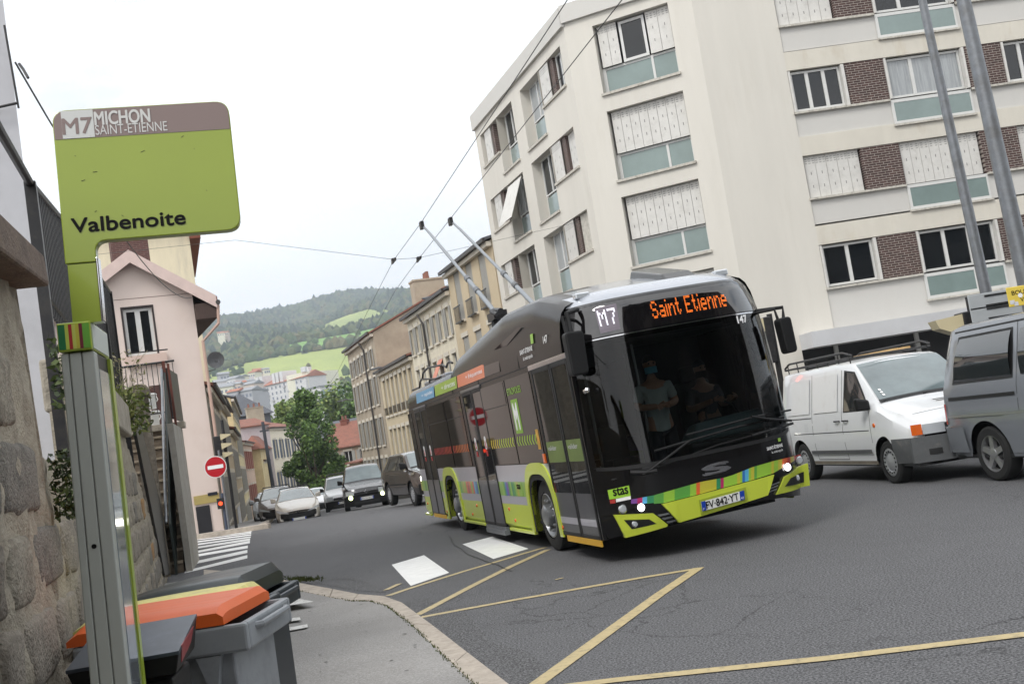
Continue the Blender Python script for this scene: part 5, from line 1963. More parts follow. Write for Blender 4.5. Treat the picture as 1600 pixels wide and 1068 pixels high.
M_gb = mat('grey_bin_plastic', (140, 144, 148), .5, var=.06, dirt=(92, 94, 96), dscale=5, dlo=.5, dhi=.8)
M_db = mat('dark_bin_plastic', (38, 44, 50), .45, var=.1)
M_lo = mat('orange_lid', (230, 104, 44), .42, var=.05, dirt=(180, 110, 84), dscale=10, dlo=.58, dhi=.8, dfac=.5)
M_ly = mat('yellow_lid', (226, 214, 128), .5, var=.05, dirt=(170, 162, 120), dscale=9)
M_lg = mat('green_black_lid', (36, 44, 46), .3, var=.08)
c1 = at(431, 972, 4.5)
wheelie('grey wheeled bin with a bright orange lid, nearest the bus stop column', (c1.x - .79, 4.45, .11), R(-3), .68, .62, .945, M_gb, M_lo, .05, sag=.05)
c2 = at(404, 925, 5.25)
wheelie('wheeled bin with a pale yellow lid between the orange one and the dark one', (c2.x - .82, 5.17, .11), R(-3), .76, .58, .90, M_db, M_ly, .055, sag=.3)
c3 = at(436, 920, 5.95)
wheelie('dark green black wheeled bin with a domed lid at the far end of the bins', (c3.x - 1.03, 5.88, .11), R(-3), .95, .72, .865, M_db, M_lg, .105, sag=.85)
# litter box with a sloping lid before the bins
lc = at(275, 1017, 3.78)
lz = lc.z
lbx = thing('litter_box', 'dark metal litter box with a sloping grey top, in front of the grey bin', 'litter bin', (lc.x - .36, 3.74, .11), R(7))
zz = lz - .11
M_lt2 = mat('dark_zinc_top', (72, 78, 88), .35, metal=.5, var=.25, vscale=7, dirt=(120, 126, 132), dscale=5, dlo=.52, dhi=.72)
bk = at(297, 960, 4.18).z - .11
fz = zz
MB().hexa([(0, 0, fz - .012), (.37, 0, fz - .012), (.37, .40, bk - .012), (0, .40, bk - .012)], [(0, 0, fz), (.37, 0, fz), (.37, .40, bk), (0, .40, bk)]).build('top', M_lt2, lbx)
MB().hexa([(.02, .012, fz - .075), (.35, .012, fz - .075), (.35, .38, bk - .12), (.02, .38, bk - .12)], [(.002, .002, fz - .013), (.368, .002, fz - .013), (.368, .398, bk - .013), (.002, .398, bk - .013)]).build('hood', M_black, lbx, bevel=.004)
MB().box(.05, .33, .04, .36, 0, fz - .09).build('body', M_black, lbx, bevel=.01)
MB().hexa([(.351, .10, bk - .12), (.355, .10, bk - .12), (.355, .3, bk - .09), (.351, .3, bk - .09)], [(.3695, .05, fz + .01), (.373, .05, fz + .01), (.373, .3, bk - .03), (.3695, .3, bk - .03)]).build('sticker', mat('red_white_sticker', (150, 50, 54), .4, var=.3, vscale=20), lbx)

# ------------------------------------------------------------ right hand posts, signs and signals
p1a, p1b = at(1441, 0, 20.5), at(1548, 490, 20.5)
lp = thing('lamp_post', 'thinner galvanised street lamp post carrying grey sign backs', 'lamp post', (p1b.x + (p1b.x - p1a.x) * .39, 20.5, 0), 0)
dxz = (p1a.x - p1b.x) / (p1a.z - p1b.z)
MB().tube([(0, 0, 0), (dxz * 3, 0, 3.0), (dxz * 9.5, 0, 9.5)], [.12, .105, .07], 16).build('shaft', M_steel, lp, smooth=50)
MB().tube([(dxz * 9.5, 0, 9.5), (dxz * 9.5 - .5, 0, 9.9), (dxz * 9.5 - 1.6, 0, 10.0)], .045).build('arm', M_steel, lp)
MB().prism([(-2.3, 9.95), (-1.5, 10.08), (-1.5, 9.93)], 'y', -.12, .12).build('lamp_head', M_steel, lp)
p2a, p2b = at(1502, 0, 18), at(1600, 440, 18)
lp2 = thing('lamp_post', 'thicker galvanised street lamp post at the right edge behind the grey van', 'lamp post', (p2b.x + .1, 18, 0), 0)
dxz = (p2a.x - p2b.x) / (p2a.z - p2b.z)
MB().tube([(0, 0, 0), (dxz * 3, 0, 3.0), (dxz * 10, 0, 10)], [.16, .14, .095], 16).build('shaft', M_steel, lp2, smooth=50)
MB().tube([(dxz * 10, 0, 10), (dxz * 10 - .5, 0, 10.3), (dxz * 10 - 1.6, 0, 10.4)], .05).build('arm', M_steel, lp2)
MB().prism([(-2.3, 10.33), (-1.5, 10.48), (-1.5, 10.33)], 'y', -.12, .12).build('lamp_head', M_steel, lp2)
# sign backs on the thin post
for k, (xa, xb, yt, yb, lab) in enumerate(((1511, 1574, 467, 478, 'upper grey back of a direction sign on the thinner post'), (1515, 1580, 487, 498, 'lower grey back of a direction sign on the thinner post'))):
    a, b = at(xa, yt - 5, 20.2), at(xb, yt - 16, 20.2)
    c = at(xa + 4, yb + 8, 20.2)
    t_ = thing('direction_sign', lab, 'sign', (a.x, 20.2, 0), R(0), 'sign backs on the thinner post')
    MB().box(0, b.x - a.x + .4, -.015, .015, c.z, a.z).build('panel', mat('sign_back_grey', (176, 180, 182), .5, metal=.3, var=.05), t_, bevel=.01)
    MB().box(.3, .9, -.03, -.016, a.z - .07, a.z - .04).box(.3, .9, -.03, -.016, c.z + .04, c.z + .07).build('bracket', M_iron, t_)
a, b = at(1572, 452, 16.6), at(1574, 480, 16.6)
MYs = Matrix.Translation(Vector((a.x, 16.6, 0)))
ysn = thing('street_name_sign', 'yellow street name sign with dark lettering and stickers above the grey van', 'sign', (a.x, 16.6, 0), 0)
zt_, zb_ = at(1576, 449, 16.6).z, at(1578, 480, 16.6).z
MB().box(0, .78, 0, .02, zb_, zt_).build('panel', mat('sign_yellow', (222, 196, 84), .4, var=.05), ysn, bevel=.012)
MB().tube([(.7, .06, 0), (.7, .06, zt_)], .03).build('post', M_steel, ysn)
hh = zt_ - zb_
text_mesh('BOULEVARD', 'lettering', M_ink, ysn, (.07, 0, zb_ + hh * .58), (1, 0, 0), (0, 0, 1), .55, hh * .22, .01, ext=.003)
text_mesh('VALBENOITE', 'lettering', M_ink, ysn, (.18, 0, zb_ + hh * .2), (1, 0, 0), (0, 0, 1), .52, hh * .2, .01, ext=.003)
MB().lathe([(0, 0), (.035, 0), (.035, .003)], (.19, -.003, zb_ + hh * .52), (0, -1, 0), 20).build('round_sticker', M_inkw, ysn)
MB().box(.02, .09, -.004, -.001, zb_ + .04, zb_ + .1).box(.08, .14, -.004, -.001, zb_ + .01, zb_ + .07).build('sticker', mat('sticker_pale', (206, 206, 212), .5), ysn)


def signal(px, py, Y, lab, heads=3, s=1.0, rot=0, faces=-1, z_off=.3):
    p = at(px, py, Y)
    t = thing('traffic_signal', lab, 'traffic light', (p.x, Y, 0), R(rot), 'traffic signals across the junction')
    MB().tube([(.16 * s, 0, 0), (.16 * s, 0, p.z + .5)], .055).build('post', M_iron, t)
    B1('housing', M_iron, t, (.0, .14 * s, -.14 * s, .14 * s, p.z - .3 * heads / 2 * s, p.z + .3 * heads / 2 * s), bevel=.02)
    for k in range(heads):
        zc = p.z + (heads / 2 - .5 - k) * .3 * s
        MB().prism([(-.30 * s, zc - .01), (-.34 * s, zc + .1 * s), (0, zc + .13 * s), (0, zc - .12 * s), (-.1 * s, zc - .1 * s)], 'y', -.13 * s, .13 * s).build('visor', M_vis, t)
    return t


sg = signal(1500, 508, 20.6, 'traffic signal with a beige visor between the white van and the grey van', 1, 1.5)
signal(1196, 532, 21.5, 'traffic signal with three beige visors seen through the bus windscreen', 3, 1.0)
pr_ = at(1172, 577, 20.5)
t_ = thing('pedestrian_signal', 'pedestrian signal with a glowing red figure seen through the bus windscreen', 'traffic light', (pr_.x, 20.5, 0), 0)
MB().tube([(.1, .05, 0), (.1, .05, pr_.z + .3)], .05).build('post', M_iron, t_)
B1('housing', M_iron, t_, (-.12, .12, -.06, .06, pr_.z - .17, pr_.z + .17))
mb = MB().lathe([(0, 0), (.028, 0), (.028, .006)], (0, -.062, pr_.z + .09), (0, -1, 0), 12).box(-.035, .035, -.068, -.0615, pr_.z - .03, pr_.z + .06).box(-.03, -.004, -.068, -.0615, pr_.z - .12, pr_.z - .03).box(.004, .03, -.068, -.0615, pr_.z - .12, pr_.z - .03)
mb.build('red_figure', mat('red_light_bright', (255, 70, 30), .4, emit=(255, 80, 36), estr=5), t_)


# ------------------------------------------------------------ trees of the street
def tree(label, x, y, z0, H, rad, seed, n=5200, leaf=.32, mats_=None, group='trees beyond the street', squash=1.0):
    r = random.Random(seed)
    t = thing('tree', label, 'tree', (x, y, z0), 0, group)
    mb = MB()
    mb.tube([(0, 0, 0), (r.uniform(-.1, .1), 0, H * .3), (r.uniform(-.4, .4), r.uniform(-.3, .3), H * .75)], [.28 * H / 10, .2 * H / 10, .05], 8)
    for k in range(7):
        a = r.uniform(0, 6.28)
        h0 = H * r.uniform(.25, .55)
        mb.tube([(0, 0, h0), (math.cos(a) * rad * .4, math.sin(a) * rad * .4, h0 + H * .14), (math.cos(a) * rad * .75, math.sin(a) * rad * .75, h0 + H * .3)], [.11, .07, .03], 6)
    mb.build('trunk', mat('bark', (78, 68, 56), .95, var=.3, vscale=12), t)
    clumps = []
    for k in range(46):
        v = Vector((r.gauss(0, 1), r.gauss(0, 1), r.gauss(0, 1))).normalized() * (r.random() ** .45)
        zc = H * .57 + v.z * H * .42
        k_ = 1 - .35 * max(0, v.z)
        clumps.append((v.x * rad * .85 * k_, v.y * rad * .85 * k_ * squash, zc, r.uniform(.16, .34) * rad))
    mb = MB()
    for i in range(n):
        cx, cy, cz_, cr_ = r.choice(clumps)
        d = Vector((r.gauss(0, 1), r.gauss(0, 1), r.gauss(0, 1))).normalized() * (cr_ * r.random() ** .4)
        p = Vector((cx, cy, cz_)) + d
        if p.z < H * .12:
            continue
        a1 = Vector((r.gauss(0, 1), r.gauss(0, 1), r.gauss(0, .6))).normalized() * leaf * r.uniform(.6, 1.2)
        a2 = a1.cross(Vector((r.gauss(0, 1), r.gauss(0, 1), r.gauss(0, 1)))).normalized() * leaf * .6
        mb.add([p - a1, p + a2, p + a1, p - a2], [(0, 1, 2, 3)], r.randrange(3))
    mb.build('crown', mats_ or LEAF, t)
    return t


LEAF = [mat('tree_leaf_a', (88, 116, 54), .6), mat('tree_leaf_b', (106, 134, 64), .6), mat('tree_leaf_c', (68, 94, 46), .6)]
LEAF2 = [mat('tree_leaf_d', (114, 136, 62), .6), mat('tree_leaf_e', (134, 148, 76), .6), mat('tree_leaf_f', (92, 114, 54), .6)]
LEAF3 = [mat('tree_leaf_g', (126, 116, 56), .6), LEAF[1], LEAF2[1]]
c = at(492, 735, 108)
tree('big dark green tree beside the tall cream house at the end of the street', c.x, 108, -5.2, 14.0, 3.1, 1, 15000, .19)
c = at(514, 735, 112)
tree('brownish green lower tree leaning over the parked cars', c.x, 113, -5.4, 7.4, 1.9, 5, 6000, .2, LEAF3)
for i, (px_, py_, Y, rad, m_, lab) in enumerate(((455, 612, 175, 6.0, LEAF2, 'light green tree left of the group below the white slab'), (490, 606, 190, 6.5, LEAF, 'mid green tree in the middle of the group below the white slab'),
                                                 (522, 600, 185, 6.0, LEAF2, 'light green round tree below the office building'), (548, 602, 180, 5.5, LEAF, 'green tree touching the tall brown house'), (440, 628, 160, 4.5, LEAF2, 'small light green tree just above the red tiled roof'),
                                                 (572, 600, 190, 6.0, LEAF, 'green tree hidden mostly behind the tall brown house'))):
    c = at(px_, py_, Y)
    tree(lab, c.x, Y, -5, c.z + 5, rad, 20 + i, 5200, .42, m_)

# unseen building sized to darken the bus front's reflections, and trees mirrored there
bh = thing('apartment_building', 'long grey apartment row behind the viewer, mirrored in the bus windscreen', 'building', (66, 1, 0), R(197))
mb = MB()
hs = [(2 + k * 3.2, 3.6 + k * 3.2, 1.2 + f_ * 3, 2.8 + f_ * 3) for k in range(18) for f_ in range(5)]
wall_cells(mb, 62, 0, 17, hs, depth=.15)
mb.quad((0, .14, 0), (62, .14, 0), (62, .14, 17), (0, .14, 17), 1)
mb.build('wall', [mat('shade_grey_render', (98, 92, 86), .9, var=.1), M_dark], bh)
for i, (x_, y_) in enumerate(((9, -7), (15, -6), (21, -5))):
    tree(('first', 'second', 'third')[i] + ' dark conifer behind the viewer mirrored in the bus header glass', x_, y_, 0, 15, 3.4, 60 + i, 3000, .4, [mat('conifer_a', (34, 46, 32), .8), mat('conifer_b', (44, 56, 36), .8)] * 2, 'trees behind the viewer')
# ------------------------------------------------------------ cars and vans
def wheel(par, x, y, r, w_, side, rim='cover', spokes=5, rimr=.64):
    """tyre (part) and rim (sub-part); side = -1 for the wheel whose face looks to -x"""
    s = side
    prof = [(r * .66, -w_ / 2), (r * .9, -w_ / 2), (r * .985, -w_ / 2 + .02), (r, -w_ / 2 + .05), (r, w_ / 2 - .05), (r * .985, w_ / 2 - .02), (r * .9, w_ / 2), (r * .66, w_ / 2)]
    t = MB().lathe(prof, (x, y, r), (s, 0, 0), 40, cap=False).build('wheel', M_rubber, par, smooth=35)
    m_ = {'alloy': M_alu, 'cover': mat('hub_cover_grey', (150, 152, 155), .4, metal=.3), 'dark': mat('hub_dark', (70, 72, 75), .5, metal=.4), 'bus': mat('bus_rim', (150, 152, 154), .35, metal=.7)}[rim]
    o = x + s * (w_ / 2 - .035)
    mb = MB()
    if rim in ('alloy',):
        mb.lathe([(r * .66, .03), (r * .63, .03), (r * .60, -.05)], (o, y, r), (s, 0, 0), 40, cap=False)
        for k in range(spokes):
            a = 2 * PI * k / spokes + .3
            for da in (-.16, .16):
                pass
            c, q = math.cos(a), math.sin(a)
            L0, L1 = r * .12, r * .62
            wd0, wd1 = r * .13, r * .095
            tx = [(-q, c)]
            P = []
            for (L_, wd) in ((L0, wd0), (L1, wd1)):
                for sg_ in (-1, 1):
                    P.append((c * L_ - q * wd * sg_, q * L_ + c * wd * sg_))
            b = [(o - s * .03, y + p[0], r + p[1]) for p in (P[0], P[1], P[3], P[2])]
            tpp = [(o + s * .02, y + p[0] * .98, r + p[1] * .98) for p in (P[0], P[1], P[3], P[2])]
            mb.add(b + tpp, [(3, 2, 1, 0), (4, 5, 6, 7), (0, 1, 5, 4), (1, 2, 6, 5), (2, 3, 7, 6), (3, 0, 4, 7)])
        mb.lathe([(r * .2, -.02), (r * .19, .025), (r * .1, .035), (0, .035)], (o, y, r), (s, 0, 0), 20, cap=False)
        mb.lathe([(r * .6, -.05), (0, -.055)], (o, y, r), (s, 0, 0), 30, mi=1, cap=False)
    elif rim == 'bus':
        mb.lathe([(r * .63, .03), (r * .6, .035), (r * .56, -.02), (r * .40, -.09), (r * .34, -.04), (r * .30, .0)], (o, y, r), (s, 0, 0), 40, cap=False)
        mb.lathe([(r * .30, .0), (r * .30, .08), (r * .24, .10), (0, .10)], (o, y, r), (s, 0, 0), 20, cap=False)
        for k in range(10):
            a = 2 * PI * k / 10
            mb.lathe([(.022, -.05), (.022, .035), (.012, .045), (0, .045)], (o, y + math.cos(a) * r * .43, r + math.sin(a) * r * .43), (s, 0, 0), 8)
    else:
        mb.lathe([(r * .66, .02), (r * .62, .028), (r * .5, .03), (r * .42, .015), (r * .2, .04), (0, .045)], (o, y, r), (s, 0, 0), 36, cap=False)
        for k in range(16):
            a = 2 * PI * k / 16
            c, q = math.cos(a), math.sin(a)
            mb.lathe([(r * .045, 0), (r * .04, .012)], (o + s * .026, y + c * r * .5, r + q * r * .5), (s, 0, 0), 8, mi=1)
    mb.build('rim', [m_, M_darkin], t, smooth=40)
    return t


def vehicle(name, label, cat, P, rot, S, paint, group=None, slope=0.0):
    """S: length, width, zlow, top/belt/hw tables by distance from the nose, wheels, glass areas"""
    t = thing(name, label, cat, P, rot, group)
    if slope:
        t.rotation_euler = (slope, 0, rot)
    Ln, W = S['L'], S['W'] / 2
    top, hw, belt = S['top'], S['hw'], S['belt']
    zl, wr_, wy = S['zlow'], S['wr'], S['wy']
    ra = wr_ + S.get('gap', .07)
    crown = S.get('crown', .035)
    bow = S.get('bow', .16)
    bowr = S.get('bowr', .06)

    def plan(y):
        k = 1.0
        f, b = S.get('taper', (.10, .06))
        k -= f * max(0, 1 - y / .7) ** 2
        k -= b * max(0, 1 - (Ln - y) / .7) ** 2
        return W * k

    def zlow(y):
        z = zl
        for q in wy:
            d = abs(y - q)
            if d < ra:
                z = max(z, wr_ + math.sqrt(max(0, ra * ra - d * d)))
        return z

    def bend(x, y):
        a = abs(x) / W
        if y < .9:
            y += bow * a ** 3 * (1 - y / .9)
        if Ln - y < .6:
            y -= bowr * a ** 3 * (1 - (Ln - y) / .6)
        return y

    def side_x(y, z):
        hb, ht = plan(y), interp(hw, y) * plan(y) / W
        zb, zt = interp(belt, y), interp(top, y) - .05
        zm = zl + (zb - zl) * .5
        if z <= zm:
            return hb - .05 * ((zm - z) / max(.05, zm - zl)) ** 1.5
        if z <= zb:
            return hb - .03 * ((z - zm) / max(.05, zb - zm)) ** 2
        k = min(1, (z - zb) / max(.03, zt - zb))
        return (hb - .03) * (1 - k) + ht * k

    ys = set(np.linspace(0, Ln, 36))
    ys |= {p[0] for p in top} | {p[0] for p in belt} | {p[0] for p in hw}
    for q in wy:
        for k in range(-10, 11):
            ys.add(q + ra * math.sin(k / 10 * PI / 2))
    ys = sorted(y for y in ys if 0 <= y <= Ln)
    yy = [ys[0]]
    for y in ys[1:]:
        if y - yy[-1] > .012:
            yy.append(y)
    ys = yy
    tint = S.get('lower', None)

    def section(y):
        z0, zb, zt = zlow(y), interp(belt, y), interp(top, y)
        zb = max(zb, z0 + .03)
        zt = max(zt, zb + .012)
        e = min(.05, (zt - zb) * .5)
        pts = []
        for k in range(7):
            z = z0 + (zb - z0) * k / 6
            pts.append((side_x(y, z), z))
        for k in range(1, 5):
            z = zb + (zt - e - zb) * k / 4
            pts.append((side_x(y, z), z))
        ht = pts[-1][0]
        pts.append((ht - .02, zt - e * .35))
        pts.append((ht - .07, zt))
        n_ = 5
        for k in range(1, n_ + 1):
            x = (ht - .07) * (1 - k / n_)
            pts.append((x, zt + crown * (1 - (x / (ht - .07)) ** 2)))
        full = [(-x, z) for x, z in pts] + [(x, z) for x, z in pts[::-1][1:]]
        return [(x, bend(x, y), z) for x, z in full]
    secs = [section(y) for y in ys]
    n = len(secs[0])
    mb = MB()
    v = [p for s_ in secs for p in s_]
    f = [(i * n + j, i * n + j + 1, (i + 1) * n + j + 1, (i + 1) * n + j) for i in range(len(ys) - 1) for j in range(n - 1)]
    mb.add(v, f)
    for sec, fl in ((secs[0], 1), (secs[-1], 0)):
        h = n // 2
        vs = list(sec)
        fs = []
        for j in range(h):
            q = (j, j + 1, n - 2 - j, n - 1 - j)
            if len(set(q)) == 4 and j + 1 < n - 2 - j:
                fs.append(q if not fl else q[::-1])
            elif j + 1 <= n - 2 - j:
                fs.append(tuple(dict.fromkeys(q))[::1])
        mb.add(vs, [x for x in fs if len(set(x)) >= 3])
    mb.build('body', paint, t, smooth=32)
    # underside and wheel wells
    MB().box(-W + .26, W - .26, .15, Ln - .15, zl - .03, min(.85, interp(top, 0) - .05)).box(-W + .06, W - .06, .1, Ln - .1, zl - .02, zl + .02).build('underbody', M_darkin, t)

    def side_patch(name_, quad, m_, off=.006, nz=6, ny=8, par=t, both=True, sides=(-1, 1), bulge=0.0):
        """quad: (y bottom a, z bottom a, y top a, z top a, y bottom b, z bottom b, y top b, z top b)"""
        ya0, za0, ya1, za1, yb0, zb0, yb1, zb1 = quad
        out = None
        for sgn in sides:
            def fn(u, v, sgn=sgn):
                y = (ya0 * (1 - v) + ya1 * v) * (1 - u) + (yb0 * (1 - v) + yb1 * v) * u
                z = (za0 * (1 - v) + za1 * v) * (1 - u) + (zb0 * (1 - v) + zb1 * v) * u
                x = side_x(y, z) + off + bulge * 4 * v * (1 - v)
                return (sgn * x, bend(x, y), z)
            mb = MB().grid(fn, ny, nz)
            out = mb.build(name_, m_, par, smooth=40)
        return out

    def top_patch(name_, y0, y1, f0, f1, m_, off=.006, inset=(.09, .09), ny=8, nx=10):
        def fn(u, v):
            y = y0 + (y1 - y0) * v
            ht = interp(hw, y) * plan(y) / W - (inset[0] * (1 - v) + inset[1] * v)
            x = ht * (f0 + (f1 - f0) * u)
            return (x, bend(x, y) - (off * .4 if y < Ln / 2 else -off * .4), interp(top, y) + crown * (1 - (x / (ht + .07)) ** 2) + off)
        return MB().grid(fn, nx, ny).build(name_, m_, t, smooth=40)

    rake = S.get('rake', lambda z: 0.0)

    def front_patch(name_, x0, x1, z0, z1, m_, off=.01, depth=0, par=t, zs=None, nx=10, y_end=0):
        def fn(u, v):
            x = x0 + (x1 - x0) * u
            a, b = (z0, z1) if zs is None else (interp(zs[0], x), interp(zs[1], x))
            z = a + (b - a) * v
            return (x, bend(x, 0) - off + rake(z), z)
        mb = MB().grid(fn, nx, 4)
        if depth:
            for v0 in (0, 1):
                mb.grid(lambda u, v: (lambda p: (p[0], p[1] + depth * v, p[2]))(fn(u, v0)), nx, 1)
            for u0 in (0, 1):
                mb.grid(lambda u, v: (lambda p: (p[0], p[1] + depth * v, p[2]))(fn(u0, u)), 1 if False else 4, 1)
        return mb.build(name_, m_, par, smooth=35)

    def rear_patch(name_, x0, x1, z0, z1, m_, off=.01):
        def fn(u, v):
            x = x1 + (x0 - x1) * u
            return (x, bend(x, Ln) + off, z0 + (z1 - z0) * v)
        return MB().grid(fn, 8, 2).build(name_, m_, t, smooth=35)

    for q in S['side']:
        side_patch(*q[:3], **(q[3] if len(q) > 3 else {}))
    for q in S.get('tops', []):
        top_patch(*q[:6], **(q[6] if len(q) > 6 else {}))
    for q in S.get('front', []):
        front_patch(*q[:6], **(q[6] if len(q) > 6 else {}))
    for q in S.get('rear', []):
        rear_patch(*q)
    for q in wy:
        for sgn in (-1, 1):
            wheel(t, sgn * (W - .13), q, wr_, .2, sgn, S.get('rim', 'cover'))
    mz, my = S['mirror']
    for sgn in (-1, 1):
        x = side_x(my, mz)
        MB().hexa([(sgn * x, my, mz), (sgn * (x + .2), my + .06, mz), (sgn * (x + .2), my + .14, mz), (sgn * x, my + .1, mz)][::(1 if sgn > 0 else -1)],
                  [(sgn * x, my, mz + .14), (sgn * (x + .2), my + .05, mz + .2), (sgn * (x + .2), my + .14, mz + .2), (sgn * x, my + .1, mz + .16)][::(1 if sgn > 0 else -1)]).build('mirror', S.get('mirm', M_black), t, bevel=.03)
    return t, side_x, bend


def handle(t, side_x, y, z, sgn=-1, m_=M_black):
    x = side_x(y, z)
    return MB().tube([(sgn * (x + .0), y - .08, z), (sgn * (x + .035), y - .06, z + .005), (sgn * (x + .035), y + .06, z + .005), (sgn * x, y + .08, z)], .013, 6).build('door_handle', m_, t)


def plate(t, x0, x1, y, z0, z1, txt=None):
    p = MB().box(x0, x1, y - .012, y, z0, z1).build('number_plate', M_plate, t)
    MB().box(x0 + .002, x0 + .045, y - .014, y - .0125, z0 + .003, z1 - .003).box(x1 - .045, x1 - .002, y - .014, y - .0125, z0 + .003, z1 - .003).build('plate_band', M_blue, p)
    if txt:
        text_mesh(txt, 'lettering', M_ink, p, (x0 + .06, y - .0135, z0 + .022), (1, 0, 0), (0, 0, 1), x1 - x0 - .12, z1 - z0 - .044, .005, ext=.001)
    return p


paint = lambda n, c, **k: mat(n, c, k.pop('rough', .28), coat=k.pop('coat', .8), **k)
M_gls = mat('car_glass', (34, 40, 42), .03, spec=.8, coat=1.0)
M_wsc = mat('windscreen_glass', (88, 102, 104), .05, spec=.9, coat=1.0, var=.35, vscale=1.2)
M_seal = mat('black_seal', (20, 20, 21), .5)
M_gap = mat('panel_gap', (60, 62, 64), .8)
M_grb = mat('grey_bumper', (84, 86, 88), .6, var=.12, vscale=8, dirt=(130, 126, 120), dscale=6, dlo=.55, dhi=.8)

# ---- white panel van
vw = paint('van_white', (218, 220, 222), dirt=(170, 166, 158), dscale=2.6, dlo=.56, dhi=.8, dfac=.5)
S = dict(L=4.66, W=1.88, zlow=.28, wr=.32, wy=[.88, 3.88], mirror=(1.12, 1.18), bow=.27, taper=(.12, .04),
         top=[(0, .80), (.05, .86), (.35, 1.0), (.98, 1.17), (1.02, 1.19), (1.78, 1.80), (1.95, 1.86), (2.4, 1.89), (4.5, 1.87), (4.6, 1.82), (4.66, 1.7)],
         belt=[(0, .72), (.5, .92), (1.0, 1.08), (1.2, 1.10), (4.66, 1.10)],
         hw=[(0, .80), (.9, .86), (1.02, .84), (1.8, .74), (2.2, .76), (4.66, .77)],
         side=[('side_window', (1.30, 1.13, 1.80, 1.70, 2.08, 1.13, 2.06, 1.74), M_gls),
               ('window_panel', (2.30, 1.14, 2.30, 1.74, 3.20, 1.14, 3.20, 1.74), vw, dict(off=.012)),
               ('window_panel', (3.36, 1.14, 3.36, 1.73, 4.3, 1.14, 4.26, 1.71), vw, dict(off=.012)),
               ('door_gap', (2.16, .36, 2.16, 1.78, 2.172, .36, 2.172, 1.78), M_gap, dict(off=.002)),
               ('door_gap', (3.27, .36, 3.27, 1.78, 3.282, .36, 3.282, 1.78), M_gap, dict(off=.002)),
               ('door_gap', (1.24, .62, 1.24, 1.1, 1.25, .62, 1.25, 1.1), M_gap, dict(off=.002)),
               ('rub_strip', (1.30, .46, 1.30, .52, 3.45, .46, 3.45, .52), M_grb, dict(off=.022)),
               ('window_seal', (1.24, 1.11, 1.77, 1.72, 2.11, 1.11, 2.09, 1.77), M_seal, dict(off=.003)),
               ('door_gap', (2.17, .36, 2.17, .372, 3.28, .36, 3.28, .372), M_gap, dict(off=.002)), ('slide_rail', (3.3, 1.06, 3.3, 1.075, 4.5, 1.06, 4.5, 1.075), M_gap, dict(off=.003)),
               ('sill_dirt', (1.26, .285, 1.26, .34, 3.5, .285, 3.5, .34), mat('road_dirt', (120, 112, 100), .9, var=.2), dict(off=.0015)),
               ('fuel_flap', (3.45, .84, 3.45, .98, 3.6, .84, 3.6, .98), mat('flap_white', (200, 202, 204), .35), dict(off=.0025)),
               ('body_crease', (1.30, .80, 1.30, .815, 4.4, .80, 4.4, .815), M_gap, dict(off=.0015)),
               ('corner_bumper', (0.0, .30, 0.0, .66, .52, .30, .52, .66), M_grb, dict(off=.03))],
         tops=[('windscreen', 1.06, 1.82, -1, 1, M_wsc, dict(inset=(.03, .05))), ('screen_seal', 1.02, 1.07, -1, 1, M_seal, dict(inset=(.02, .02), off=.012)),
               ('bonnet_gap', .30, .308, -1, 1, M_gap, dict(off=.002)), ('vent_slots', .62, .645, -.2, .75, M_seal), ('vent_slots', .70, .725, -.2, .75, M_seal)],
         front=[('bumper', -.90, .90, .30, .66, M_grb, dict(off=.05, depth=.05)), ('bumper_slot', -.35, .35, .36, .43, M_seal, dict(off=.056)), ('grille', -.42, .42, .68, .80, M_seal, dict(off=.02)),
                ('plate_recess', -.28, .28, .50, .60, M_seal, dict(off=.054)), ('fog_recess', -.72, -.55, .40, .48, M_seal, dict(off=.056)), ('fog_recess', .55, .72, .40, .48, M_seal, dict(off=.056)),
                ('headlight', -.74, -.45, .69, .83, M_lampoff, dict(off=.022)), ('headlight', .45, .74, .69, .83, M_lampoff, dict(off=.022)),
                ('indicator', -.87, -.745, .69, .84, M_orange_l, dict(off=.022)), ('indicator', .745, .87, .69, .84, M_orange_l, dict(off=.022)),
                ('grille_bar', -.42, .42, .735, .745, vw, dict(off=.024))],
         rear=[], rim='cover')
VA = R(10)
wp = gp(1400, 755, 0)
vpos = lambda w_, lx, ly, rot: (w_.x - (lx * math.cos(rot) - ly * math.sin(rot)), w_.y - (lx * math.sin(rot) + ly * math.cos(rot)), 0)
van, sx, bnd = vehicle('panel_van', 'white panel van with a roof rack and orange indicators behind the bus', 'van', vpos(wp, -.88, .88, VA), VA, S, vw)
handle(van, sx, 2.03, .98)
handle(van, sx, 2.32, .98)
MB().lathe([(0, 0), (.035, 0), (.03, .012)], (-sx(1.12, .88) - .001, 1.12, .88), (-1, 0, 0), 12).build('side_repeater', M_orange_l, van)
mb = MB()
for sgn in (-1, 1):
    x = sgn * .68
    mb.tube([(x, 1.9, 1.98), (x * 1.02, 2.2, 2.05), (x * 1.02, 4.3, 2.05), (x, 4.55, 1.98)], .018)
    mb.tube([(x, 1.9, 1.95), (x, 4.55, 1.95)], .018)
    for yy_ in (2.0, 2.4, 2.8, 3.2, 3.6, 4.0, 4.4):
        mb.tube([(x, yy_, 1.86), (x * 1.01, yy_, 2.05)], .011)
for yy_ in (2.0, 2.6, 3.2, 3.8, 4.45):
    mb.tube([(-.7, yy_, 1.95), (.7, yy_, 1.95)], .014)
mb.build('roof_rack', M_iron, van)
lad = MB().box(.18, .28, 2.2, 4.6, 1.965, 2.0).box(.34, .44, 2.1, 4.5, 1.965, 2.0).build('planks', mat('raw_wood', (190, 158, 110), .8, var=.1), van)
